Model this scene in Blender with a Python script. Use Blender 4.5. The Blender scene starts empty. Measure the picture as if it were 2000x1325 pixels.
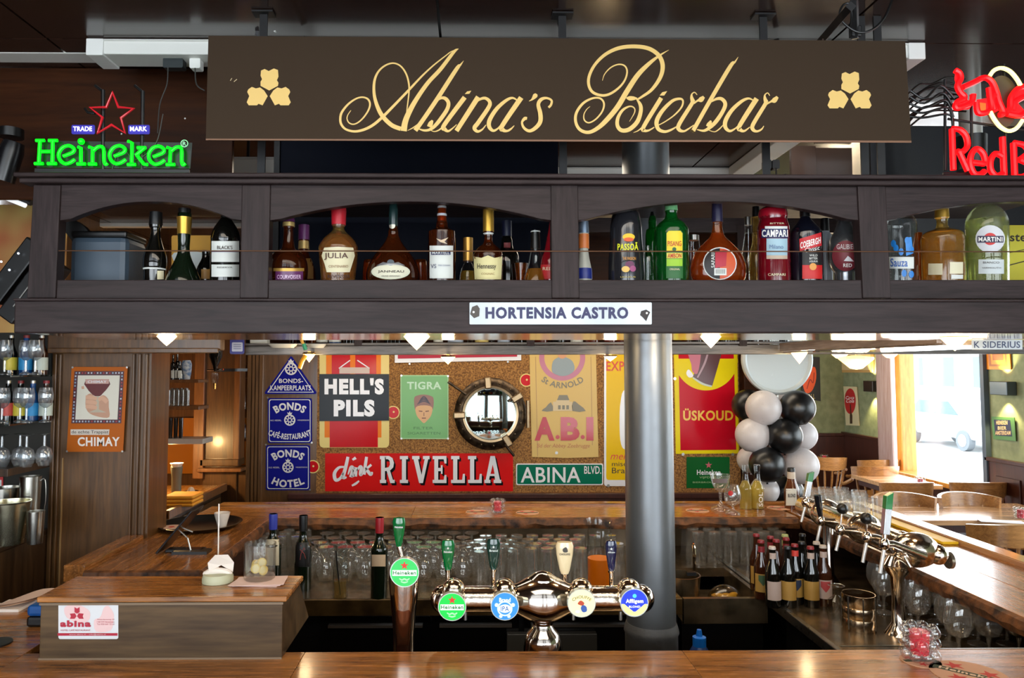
import bpy, bmesh, math, random
from math import pi, sin, cos, radians
from mathutils import Vector, Matrix
random.seed(7)
sc = bpy.context.scene
COL = sc.collection

# ------------------------------------------------------------------ camera
FOC, CX, CY = 1444.0, 937.0, 638.5
CAMLOC = Vector((0, 0, 1.85))
cam_d = bpy.data.cameras.new('camera'); cam = bpy.data.objects.new('camera', cam_d); COL.objects.link(cam)
cam.location = CAMLOC
CROT = Matrix.Rotation(-0.0118, 3, 'Z') @ Matrix.Rotation(pi/2 + 0.055, 3, 'X')
cam.rotation_euler = CROT.to_euler()
cam_d.sensor_width = 36; cam_d.lens = FOC*36/2000
cam_d.shift_x = (1000-CX)/2000; cam_d.shift_y = (CY-662.5)/2000
cam_d.clip_start = 0.05; cam_d.clip_end = 200
sc.camera = cam
# ------------------------------------------------------------------ view, world, large lights
sc.view_settings.view_transform = 'Standard'; sc.view_settings.look = 'None'
sc.view_settings.gamma = 1; sc.view_settings.use_curve_mapping = False
sc.view_settings.exposure = 0.0
W = bpy.data.worlds.new('world'); sc.world = W; W.use_nodes = True
W.node_tree.nodes['Background'].inputs[0].default_value = (0.86, 0.94, 1.0, 1)
W.node_tree.nodes['Background'].inputs[1].default_value = 6.5
def area(name, loc, rot, sx, sy, energy, col):
    d = bpy.data.lights.new(name, 'AREA'); d.shape = 'RECTANGLE'; d.size = sx; d.size_y = sy
    d.energy = energy; d.color = col
    o = bpy.data.objects.new(name, d); COL.objects.link(o); o.location = loc; o.rotation_euler = rot
    return o
area('window_daylight_front', (-1.3, -2.2, 1.75), (pi/2, 0, 0), 2.4, 1.9, 22, (0.86, 0.93, 1.0))
area('window_daylight_front', (2.4, -2.2, 1.75), (pi/2, 0, 0), 2.4, 1.9, 22, (0.86, 0.93, 1.0))
area('window_daylight_side', (4.62, 7.4, 1.7), (pi/2, 0, pi/2), 1.6, 1.9, 60, (0.95, 0.97, 1.0))
area('window_daylight_side', (4.62, 3.4, 1.7), (pi/2, 0, pi/2), 2.2, 1.5, 10, (0.95, 0.97, 1.0))
area('overhead_warm_fill', (0.2, 0.6, 2.80), (0, 0, 0), 2.6, 1.0, 26, (1.0, 0.86, 0.68))  # warm fill lights added under the ceiling, no fixture hangs there
area('overhead_warm_fill', (0.2, 4.5, 2.60), (0, 0, 0), 3.2, 0.4, 26, (1.0, 0.84, 0.64))
area('overhead_warm_fill', (0.3, 2.95, 2.60), (0, 0, 0), 2.4, 0.5, 20, (1.0, 0.84, 0.64))

# ------------------------------------------------------------------ pixel helpers (only to find real positions)
def ray(px, py): return CROT @ Vector(((px-CX)/FOC, -(py-CY)/FOC, -1))
def V(px, py, Y):
    d = ray(px, py); return CAMLOC + d*(Y/d.y)
def VX(px, py, X):
    d = ray(px, py); return CAMLOC + d*(X/d.x)
def G(px, py, z):
    d = ray(px, py); return CAMLOC + d*((z-CAMLOC.z)/d.z)

# ------------------------------------------------------------------ materials
def lin(c):
    return tuple(((v/255)/12.92 if v/255 <= 0.04045 else ((v/255+0.055)/1.055)**2.4) for v in c)
MC = {}
def newmat(n):
    m = bpy.data.materials.new(n); m.use_nodes = True
    return m, m.node_tree, m.node_tree.nodes['Principled BSDF']
def M(c, rough=0.5, metal=0.0, spec=0.5, emit=0, coat=0, name=None, bump=0, trans=0):
    k = (c, rough, metal, spec, emit, coat, bump, trans)
    if k in MC: return MC[k]
    m, nt, b = newmat(name or 'paint_%d' % len(MC))
    b.inputs['Base Color'].default_value = (*lin(c), 1)
    b.inputs['Roughness'].default_value = rough; b.inputs['Metallic'].default_value = metal
    b.inputs['Specular IOR Level'].default_value = spec
    b.inputs['Coat Weight'].default_value = coat; b.inputs['Coat Roughness'].default_value = 0.05
    b.inputs['Transmission Weight'].default_value = trans
    if emit:
        b.inputs['Emission Color'].default_value = (*lin(c), 1); b.inputs['Emission Strength'].default_value = emit
    if not emit:
        tc = nt.nodes.new('ShaderNodeTexCoord'); nz = nt.nodes.new('ShaderNodeTexNoise')
        nz.inputs['Scale'].default_value = 35; nz.inputs['Detail'].default_value = 3
        nt.links.new(tc.outputs['Object'], nz.inputs['Vector'])
        mr = nt.nodes.new('ShaderNodeMapRange'); mr.inputs[3].default_value = max(0.02, rough*0.85); mr.inputs[4].default_value = min(1, rough*1.2)
        nt.links.new(nz.outputs['Fac'], mr.inputs[0]); nt.links.new(mr.outputs[0], b.inputs['Roughness'])
        if bump:
            bp = nt.nodes.new('ShaderNodeBump'); bp.inputs['Strength'].default_value = bump; bp.inputs['Distance'].default_value = 0.002
            nt.links.new(nz.outputs['Fac'], bp.inputs['Height']); nt.links.new(bp.outputs[0], b.inputs['Normal'])
    MC[k] = m; return m
def wood(name, c1, c2, axis='X', scale=1.0, rough=0.3, coat=0.3, contrast=1.0, bump=0.25, spec=0.5):
    m, nt, b = newmat(name); b.inputs['Specular IOR Level'].default_value = spec
    N = nt.nodes; L = nt.links
    tc = N.new('ShaderNodeTexCoord'); mp = N.new('ShaderNodeMapping')
    s = [14*scale, 14*scale, 14*scale]; s['XYZ'.index(axis)] = 1.2*scale
    mp.inputs['Scale'].default_value = s
    oi = N.new('ShaderNodeObjectInfo'); ml = N.new('ShaderNodeMath'); ml.operation = 'MULTIPLY'; ml.inputs[1].default_value = 37
    L.new(oi.outputs['Random'], ml.inputs[0]); L.new(ml.outputs[0], mp.inputs['Location'])
    L.new(tc.outputs['Object'], mp.inputs['Vector'])
    n1 = N.new('ShaderNodeTexNoise'); n1.inputs['Scale'].default_value = 1.6; n1.inputs['Detail'].default_value = 8; n1.inputs['Distortion'].default_value = 1.4
    n2 = N.new('ShaderNodeTexNoise'); n2.inputs['Scale'].default_value = 9; n2.inputs['Detail'].default_value = 5
    L.new(mp.outputs[0], n1.inputs['Vector']); L.new(mp.outputs[0], n2.inputs['Vector'])
    mx = N.new('ShaderNodeMix'); mx.inputs[0].default_value = 0.35
    L.new(n1.outputs['Fac'], mx.inputs[2]); L.new(n2.outputs['Fac'], mx.inputs[3])
    cr = N.new('ShaderNodeValToRGB'); e = cr.color_ramp.elements
    e[0].position = 0.5-0.17/contrast; e[1].position = 0.5+0.17/contrast
    e[0].color = (*lin(c1), 1); e[1].color = (*lin(c2), 1)
    L.new(mx.outputs[0], cr.inputs[0]); L.new(cr.outputs[0], b.inputs['Base Color'])
    mr = N.new('ShaderNodeMapRange'); mr.inputs[3].default_value = rough*0.8; mr.inputs[4].default_value = rough*1.3
    L.new(n2.outputs['Fac'], mr.inputs[0]); L.new(mr.outputs[0], b.inputs['Roughness'])
    b.inputs['Coat Weight'].default_value = coat; b.inputs['Coat Roughness'].default_value = 0.12
    bp = N.new('ShaderNodeBump'); bp.inputs['Strength'].default_value = bump; bp.inputs['Distance'].default_value = 0.001
    L.new(mx.outputs[0], bp.inputs['Height']); L.new(bp.outputs[0], b.inputs['Normal'])
    return m
def noisy(name, c1, c2, scale, rough=0.8, bump=0.6, metal=0, detail=6, lo=0.35, hi=0.65, dist=0.003):
    m, nt, b = newmat(name); N = nt.nodes; L = nt.links
    tc = N.new('ShaderNodeTexCoord'); n = N.new('ShaderNodeTexNoise'); n.inputs['Scale'].default_value = scale; n.inputs['Detail'].default_value = detail
    L.new(tc.outputs['Object'], n.inputs['Vector'])
    cr = N.new('ShaderNodeValToRGB'); e = cr.color_ramp.elements; e[0].position = lo; e[1].position = hi
    e[0].color = (*lin(c1), 1); e[1].color = (*lin(c2), 1)
    L.new(n.outputs['Fac'], cr.inputs[0]); L.new(cr.outputs[0], b.inputs['Base Color'])
    b.inputs['Roughness'].default_value = rough; b.inputs['Metallic'].default_value = metal
    bp = N.new('ShaderNodeBump'); bp.inputs['Strength'].default_value = bump; bp.inputs['Distance'].default_value = dist
    L.new(n.outputs['Fac'], bp.inputs['Height']); L.new(bp.outputs[0], b.inputs['Normal'])
    return m
def glassy(name, tint, amount=1.0, gloss=0.06, milk=0.0, ripple=0.15):
    """thin walled glass: tinted see-through plus a mirror reflection by fresnel"""
    m = bpy.data.materials.new(name); m.use_nodes = True; nt = m.node_tree; N = nt.nodes; L = nt.links
    for n in list(N): N.remove(n)
    out = N.new('ShaderNodeOutputMaterial'); t = N.new('ShaderNodeBsdfTransparent'); g = N.new('ShaderNodeBsdfGlossy')
    t.inputs[0].default_value = (*lin(tint), 1); g.inputs['Roughness'].default_value = gloss
    lf = N.new('ShaderNodeLayerWeight'); lf.inputs[0].default_value = 0.5
    lw = N.new('ShaderNodeMath'); lw.operation = 'POWER'; lw.inputs[1].default_value = 3.5; L.new(lf.outputs['Facing'], lw.inputs[0])
    ad = N.new('ShaderNodeMath'); ad.operation = 'MULTIPLY_ADD'; ad.inputs[1].default_value = 0.8; ad.inputs[2].default_value = 0.05*amount; ad.use_clamp = True
    tc = N.new('ShaderNodeTexCoord'); nz = N.new('ShaderNodeTexNoise'); nz.inputs['Scale'].default_value = 14
    bp = N.new('ShaderNodeBump'); bp.inputs['Strength'].default_value = ripple; bp.inputs['Distance'].default_value = 0.003
    L.new(tc.outputs['Object'], nz.inputs['Vector']); L.new(nz.outputs['Fac'], bp.inputs['Height']); L.new(bp.outputs[0], g.inputs['Normal'])
    mx = N.new('ShaderNodeMixShader')
    L.new(lw.outputs[0], ad.inputs[0]); L.new(ad.outputs[0], mx.inputs[0]); L.new(t.outputs[0], mx.inputs[1]); L.new(g.outputs[0], mx.inputs[2])
    if milk:
        df = N.new('ShaderNodeBsdfDiffuse'); tl = N.new('ShaderNodeBsdfTranslucent'); a2 = N.new('ShaderNodeMixShader'); a3 = N.new('ShaderNodeMixShader')
        c = (*[v*0.9 for v in lin(tint)], 1); df.inputs[0].default_value = c; tl.inputs[0].default_value = c
        a2.inputs[0].default_value = 0.5; L.new(df.outputs[0], a2.inputs[1]); L.new(tl.outputs[0], a2.inputs[2])
        a3.inputs[0].default_value = milk; L.new(t.outputs[0], a3.inputs[1]); L.new(a2.outputs[0], a3.inputs[2]); L.new(a3.outputs[0], mx.inputs[1])
    L.new(mx.outputs[0], out.inputs[0]); return m

darkwood = wood('shelf_stained_wood', (32, 24, 24), (62, 51, 51), 'X', 1.6, 0.38, 0.0, 0.8, 0.35, 0.15)
darkwoodv = wood('shelf_stained_wood_upright', (32, 24, 24), (60, 49, 49), 'Z', 1.6, 0.38, 0.0, 0.8, 0.35, 0.15)
barwood = wood('bar_top_wood', (84, 48, 18), (186, 120, 54), 'X', 1.0, 0.25, 0.32, 1.1)
barwoody = wood('bar_top_wood_depth', (84, 48, 18), (178, 114, 54), 'Y', 1.0, 0.25, 0.32, 1.1)
edgewood = noisy('live_edge_bark', (38, 20, 10), (120, 72, 34), 22, 0.6, 0.9, dist=0.01)
panelwood = wood('wall_panel_wood', (62, 40, 18), (112, 76, 38), 'Z', 1.0, 0.35, 0.2, 0.8)
panelbrown = wood('bulkhead_wood', (34, 16, 7), (64, 33, 14), 'X', 0.8, 0.36, 0.0, 0.8, 0.25, 0.1)
warmwood = wood('kitchen_wood', (92, 56, 26), (140, 92, 50), 'Z', 1.0, 0.4, 0.1, 0.8)
boxwood = wood('desk_box_front_wood', (46, 33, 24), (108, 86, 60), 'X', 0.5, 0.34, 0.02, 1.0, 0.3, 0.2)
chairwood = wood('chair_wood', (120, 78, 38), (178, 126, 70), 'X', 1.5, 0.3, 0.4, 1)
darkpanel = wood('dark_wainscot', (48, 22, 16), (74, 36, 26), 'Z', 1, 0.35, 0.3, 0.8)
tablewood = wood('table_wood', (160, 114, 74), (208, 166, 122), 'X', 1, 0.2, 0.7, 0.8)
cork = noisy('cork_board', (100, 64, 28), (176, 126, 66), 105, 0.85, 0.8, detail=8, lo=0.36, hi=0.68)
ceilmat = wood('ceiling_glossy_board', (38, 24, 18), (62, 42, 34), 'X', 0.4, 0.2, 0.3, 0.6, 0.05)
greenwall = noisy('green_wall_plaster', (116, 124, 92), (134, 142, 108), 12, 0.85, 0.2)
whitetrunk = M((226, 226, 220), 0.4, name='white_plastic_trunking')
steel = M((170, 168, 162), 0.28, 1.0, name='brushed_steel')
chrome = M((225, 215, 205), 0.09, 1.0, name='chrome')
brass = M((200, 150, 80), 0.2, 1.0, name='brass')
pillarm = M((120, 124, 128), 0.38, 0.75, name='pillar_metal_paint', bump=0.1)
iron = M((28, 27, 28), 0.5, 0.3, name='black_steel')
black = M((14, 14, 15), 0.35, name='black_plastic')
blackrub = M((10, 10, 11), 0.6)
white = M((235, 235, 230), 0.4)
paper = M((226, 216, 206), 0.8)
navy = M((7, 11, 24), 0.5, spec=0.08, name='dark_navy_board')
enblue = M((14, 18, 128), 0.5, spec=0.1, name='blue_enamel')
enwhite = M((214, 218, 228), 0.2, coat=0.4)
gold = M((226, 190, 112), 0.45, name='gold_print')
clear = glassy('clear_glass', (244, 247, 246), 1.2)
amber = glassy('amber_glass', (222, 140, 60), 1, milk=0.12)
amberdark = glassy('dark_amber_glass', (176, 92, 44), 1, milk=0.12)
yellowg = glassy('yellow_glass', (236, 210, 140), 1, milk=0.1)
palegreen = glassy('pale_green_glass', (234, 238, 206), 1, milk=0.12)
greeng = glassy('green_glass', (30, 150, 60), 1, milk=0.35)
redg = glassy('red_glass', (170, 16, 30), 1)
darkglass = M((12, 12, 10), 0.06, coat=0.5, name='black_glass')
greendark = M((14, 24, 14), 0.08, coat=0.5, name='dark_green_glass')
brownglass = M((52, 24, 10), 0.08, coat=0.5, name='brown_glass')

# ------------------------------------------------------------------ mesh helpers: (verts, faces)
def merge(*ms):
    vs, fs = [], []
    for v, f in ms:
        o = len(vs); vs += [tuple(p) for p in v]; fs += [tuple(i+o for i in q) for q in f]
    return vs, fs
def box(x0, x1, y0, y1, z0, z1):
    return ([(x0,y0,z0),(x1,y0,z0),(x1,y1,z0),(x0,y1,z0),(x0,y0,z1),(x1,y0,z1),(x1,y1,z1),(x0,y1,z1)],
            [(3,2,1,0),(4,5,6,7),(0,1,5,4),(1,2,6,5),(2,3,7,6),(3,0,4,7)])
def lathe(prof, n=24, sx=1.0, sy=1.0):
    vs, fs, rings = [], [], []
    for r, z in prof:
        if r < 1e-6: rings.append([len(vs)]); vs.append((0, 0, z))
        else:
            rings.append(list(range(len(vs), len(vs)+n)))
            vs += [(r*sx*cos(2*pi*i/n), r*sy*sin(2*pi*i/n), z) for i in range(n)]
    for a, b in zip(rings, rings[1:]):
        for i in range(n):
            j = (i+1) % n
            if len(a) == 1 and len(b) == 1: break
            if len(a) == 1: fs.append((a[0], b[j], b[i]))
            elif len(b) == 1: fs.append((a[i], a[j], b[0]))
            else: fs.append((a[i], a[j], b[j], b[i]))
    return vs, fs
def xf(m, loc=(0,0,0), rot=None, s=(1,1,1)):
    Rm = rot.to_matrix() if hasattr(rot, 'to_matrix') else (rot if rot is not None else Matrix.Identity(3))
    out = []
    for v in m[0]:
        p = Rm @ Vector((v[0]*s[0], v[1]*s[1], v[2]*s[2])); out.append((p.x+loc[0], p.y+loc[1], p.z+loc[2]))
    return out, m[1]
RX = lambda a: Matrix.Rotation(a, 3, 'X')
RY = lambda a: Matrix.Rotation(a, 3, 'Y')
RZ = lambda a: Matrix.Rotation(a, 3, 'Z')
def sphere(r, c=(0,0,0), n=16, m=10, s=(1,1,1)):
    return xf(lathe([(r*sin(pi*i/m), -r*cos(pi*i/m)) for i in range(m+1)], n), c, None, s)
def cyl(r, z0, z1, n=20, r2=None):
    r2 = r if r2 is None else r2
    return lathe([(0, z0), (r, z0), (r2, z1), (0, z1)], n)
def smoothpts(pts, sub=6, closed=False):
    P = [tuple(p) for p in pts]; n = len(P); out = []
    rng = range(n if closed else n-1)
    for i in rng:
        a = P[(i-1) % n] if (closed or i > 0) else P[0]; b = P[i]; c = P[(i+1) % n]
        d = P[(i+2) % n] if (closed or i+2 < n) else P[-1]
        for k in range(sub):
            t = k/sub
            out.append(tuple(0.5*((2*b[j]) + (-a[j]+c[j])*t + (2*a[j]-5*b[j]+4*c[j]-d[j])*t*t + (-a[j]+3*b[j]-3*c[j]+d[j])*t**3) for j in range(len(b))))
    if not closed: out.append(P[-1])
    return out
def tube(pts, r, n=8, closed=False, smooth=0, rs=None):
    if smooth: pts = smoothpts(pts, smooth, closed)
    P = [Vector(p[:3]) for p in pts]; N = len(P); vs, fs = [], []
    up = None
    for i, p in enumerate(P):
        if closed: t = P[(i+1) % N]-P[i-1]
        else: t = P[min(i+1, N-1)]-P[max(i-1, 0)]
        if t.length < 1e-9: t = Vector((0, 0, 1))
        t.normalize()
        if up is None: up = Vector((0, 1, 0)) if abs(t.y) < 0.9 else Vector((1, 0, 0))
        s = t.cross(up)
        if s.length < 1e-4: up = Vector((1, 0, 0)) if abs(t.x) < .9 else Vector((0, 0, 1)); s = t.cross(up)
        s.normalize(); u = s.cross(t).normalized(); up = u
        rr = rs[i] if rs else r
        vs += [tuple(p + s*(rr*cos(2*pi*k/n)) + u*(rr*sin(2*pi*k/n))) for k in range(n)]
    for i in range(N if closed else N-1):
        a, b = i*n, ((i+1) % N)*n
        for k in range(n): fs.append((a+k, a+(k+1) % n, b+(k+1) % n, b+k))
    if not closed:
        fs.append(tuple(range(n-1, -1, -1))); fs.append(tuple((N-1)*n+k for k in range(n)))
    return vs, fs
def mesh(m, smooth=None):
    me = bpy.data.meshes.new('mesh'); me.from_pydata([tuple(p) for p in m[0]], [], m[1]); me.validate()
    if len(m[0]) < 4000:
        bm = bmesh.new(); bm.from_mesh(me); bmesh.ops.recalc_face_normals(bm, faces=bm.faces); bm.to_mesh(me); bm.free()
    me.update(); return me
def obj(name, m, mat, parent=None, smooth=False, bevel=0, kind=None, label=None, loc=None, subs=0):
    me = m if isinstance(m, bpy.types.Mesh) else mesh(m)
    if mat is not None and not me.materials: me.materials.append(mat)
    o = bpy.data.objects.new(name, me); COL.objects.link(o)
    if parent is not None: o.parent = parent
    if loc is not None: o.location = loc
    if smooth:
        me.polygons.foreach_set('use_smooth', [True]*len(me.polygons))
        me.set_sharp_from_angle(angle=radians(38))
    if bevel:
        b = o.modifiers.new('bevel', 'BEVEL'); b.width = bevel; b.segments = 2; b.limit_method = 'ANGLE'; b.angle_limit = radians(40)
    if kind: o['kind'] = kind
    if label: o['label'] = label
    return o
def thing(name, label, cat, loc=(0,0,0), group=None, rz=0, kind=None):
    o = bpy.data.objects.new(name, None); COL.objects.link(o); o.location = loc; o.rotation_euler = (0, 0, rz)
    o.empty_display_size = 0.05
    if label: o['label'] = label
    if cat: o['category'] = cat
    if group: o['group'] = group
    if kind: o['kind'] = kind
    return o
def tag(o, label, cat, group=None):
    o['label'] = label; o['category'] = cat
    if group: o['group'] = group
    return o
def structure(name, loc=(0,0,0)):
    return thing(name, None, None, loc, kind='structure')
def dup(root, loc, rz=0, label=None):
    r = root.copy(); COL.objects.link(r); r.location = loc; r.rotation_euler = (0, 0, rz)
    if label: r['label'] = label
    for ch in list(root.children):
        c = ch.copy(); COL.objects.link(c); c.parent = r
        for g in list(ch.children):
            d = g.copy(); COL.objects.link(d); d.parent = c
    return r

# ------------------------------------------------------------------ text
TC = {}
def textmesh(s, bold=0.0):
    k = (s, bold)
    if k in TC: return TC[k]
    cu = bpy.data.curves.new('txt', 'FONT'); cu.body = s; cu.size = 1; cu.offset = bold; cu.space_character = 1+bold*3; cu.resolution_u = 3
    o = bpy.data.objects.new('txt', cu); COL.objects.link(o)
    dg = bpy.context.evaluated_depsgraph_get(); dg.update()
    me = bpy.data.meshes.new_from_object(o.evaluated_get(dg))
    vs = [(v.co.x, v.co.y) for v in me.vertices]; fs = [tuple(p.vertices) for p in me.polygons]
    bpy.data.objects.remove(o); bpy.data.meshes.remove(me); bpy.data.curves.remove(cu)
    x0 = min(v[0] for v in vs); x1 = max(v[0] for v in vs); y0 = min(v[1] for v in vs); y1 = max(v[1] for v in vs)
    vs = [((v[0]-x0)/(x1-x0), (v[1]-y0)/(y1-y0)) for v in vs]
    TC[k] = (vs, fs); return TC[k]
def ribbon2(pts, sub=6, smooth=True):
    """pts: (x, y, width) -> 2-D outline strip"""
    P = smoothpts(pts, sub) if smooth else pts
    vs, fs = [], []
    for i, p in enumerate(P):
        a = P[max(i-1, 0)]; b = P[min(i+1, len(P)-1)]
        dx, dy = b[0]-a[0], b[1]-a[1]; l = math.hypot(dx, dy) or 1
        nx, ny = -dy/l, dx/l; w = max(p[2], 0.01)/2
        vs += [(p[0]+nx*w, p[1]+ny*w), (p[0]-nx*w, p[1]-ny*w)]
    for i in range(len(P)-1): fs.append((2*i, 2*i+1, 2*i+3, 2*i+2))
    return vs, fs
def circ(cx, cy, r, n=32, ry=None, a0=0, a1=2*pi):
    ry = r if ry is None else ry
    full = abs(a1-a0-2*pi) < 1e-6
    return [(cx+r*cos(a0+(a1-a0)*i/(n if full else n-1)), cy+ry*sin(a0+(a1-a0)*i/(n if full else n-1))) for i in range(n)]
def rect(x0, y0, x1, y1, rr=0):
    if not rr: return [(x0,y0),(x1,y0),(x1,y1),(x0,y1)]
    out = []
    for cx, cy, a in ((x1-rr,y0+rr,-90),(x1-rr,y1-rr,0),(x0+rr,y1-rr,90),(x0+rr,y0+rr,180)):
        for k in range(5):
            t = radians(a+k*22.5); out.append((cx+rr*cos(t), cy+rr*sin(t)))
    return out
class Flat:
    """a thing that lies in one plane of the room (Y=const or X=const): shapes are given where they are seen, stored as metres"""
    def __init__(s, name, label, cat, cx, cy, Y=None, X=None, group=None, parent=None, dk=0.0007, root=None):
        s.Y, s.X, s.dk = Y, X, dk
        s.o = s.at(cx, cy)
        s.root = root if root is not None else thing(name, label, cat, s.o, group)
        if root is not None: s.o = Vector(root.location)
    def at(s, px, py):
        return V(px, py, s.Y) if s.Y is not None else VX(px, py, s.X)
    def L(s, px, py, k=0, back=0):
        p = s.at(px, py)-s.o
        if s.Y is not None: p.y = p.y - k*s.dk + back
        else: p.x = p.x - k*s.dk + back
        return tuple(p)
    def shape(s, name, pts, mat, k=1, parent=None, label=None, thick=0):
        n = len(pts); vs = [s.L(x, y, k) for x, y in pts]; fs = [tuple(range(n))]
        if thick:
            vs += [s.L(x, y, 0, thick) for x, y in pts]
            fs += [tuple(range(2*n-1, n-1, -1))] + [(i, i+n, (i+1) % n+n, (i+1) % n) for i in range(n)]
        return obj(name, (vs, fs), mat, parent or s.root, label=label)
    def shapes(s, name, lst, mat, k=1, parent=None, kind=None):
        for pts in lst: o = obj(name, ([s.L(x, y, k) for x, y in pts], [tuple(range(len(pts)))]), mat, parent or s.root, kind=kind)
        return o
    def frame(s, name, outer, inner, mat, k=1, parent=None, thick=0):
        n = len(outer); vs = [s.L(x, y, k) for x, y in outer+inner]
        fs = [(i, (i+1) % n, (i+1) % n+n, i+n) for i in range(n)]
        return obj(name, (vs, fs), mat, parent or s.root)
    def text(s, name, t, x0, y0, x1, y1, mat, k=2, bold=0.0, shear=0.0, warp=None, parent=None):
        vs, fs = textmesh(t, bold); out = []
        for u, v in vs:
            x = x0+(x1-x0)*u+shear*(v-0.5)*(y1-y0); y = y1+(y0-y1)*v
            if warp: x, y = warp(u, v)
            out.append(s.L(x, y, k))
        return obj(name, (out, fs), mat, parent or s.root)
    def strokes(s, name, lst, mat, k=2, sub=6, parent=None, fn=None, smooth=True):
        ms = []
        for pts in lst:
            if fn: pts = [fn(p) for p in pts]
            vs, fs = ribbon2(pts, sub, smooth); o = obj(name, ([s.L(x, y, k) for x, y in vs], fs), mat, parent or s.root)
        return o
    def tubes(s, name, lst, r, mat, k=0, sub=5, parent=None, fn=None, closed=False, n=8, label=None):
        ms = []
        for pts in lst:
            if fn: pts = [fn(p)[:2] for p in pts]
            P = [s.L(x, y, k) for x, y in pts]
            if sub: P = smoothpts(P, sub, closed)
            o = obj(name, tube(P, r, n, closed), mat, parent or s.root, smooth=True, label=label)
        return o
def arcwarp(cx, cy, r0, r1, a0, a1, down=False):
    """text along a circle about (cx, cy); angles in degrees from straight up (or straight down)"""
    def f(u, v):
        a = radians(a0+(a1-a0)*u)
        if down:
            r = r1+(r0-r1)*v; return cx+r*sin(a), cy+r*cos(a)
        r = r0+(r1-r0)*v; return cx+r*sin(a), cy-r*cos(a)
    return f
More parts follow.
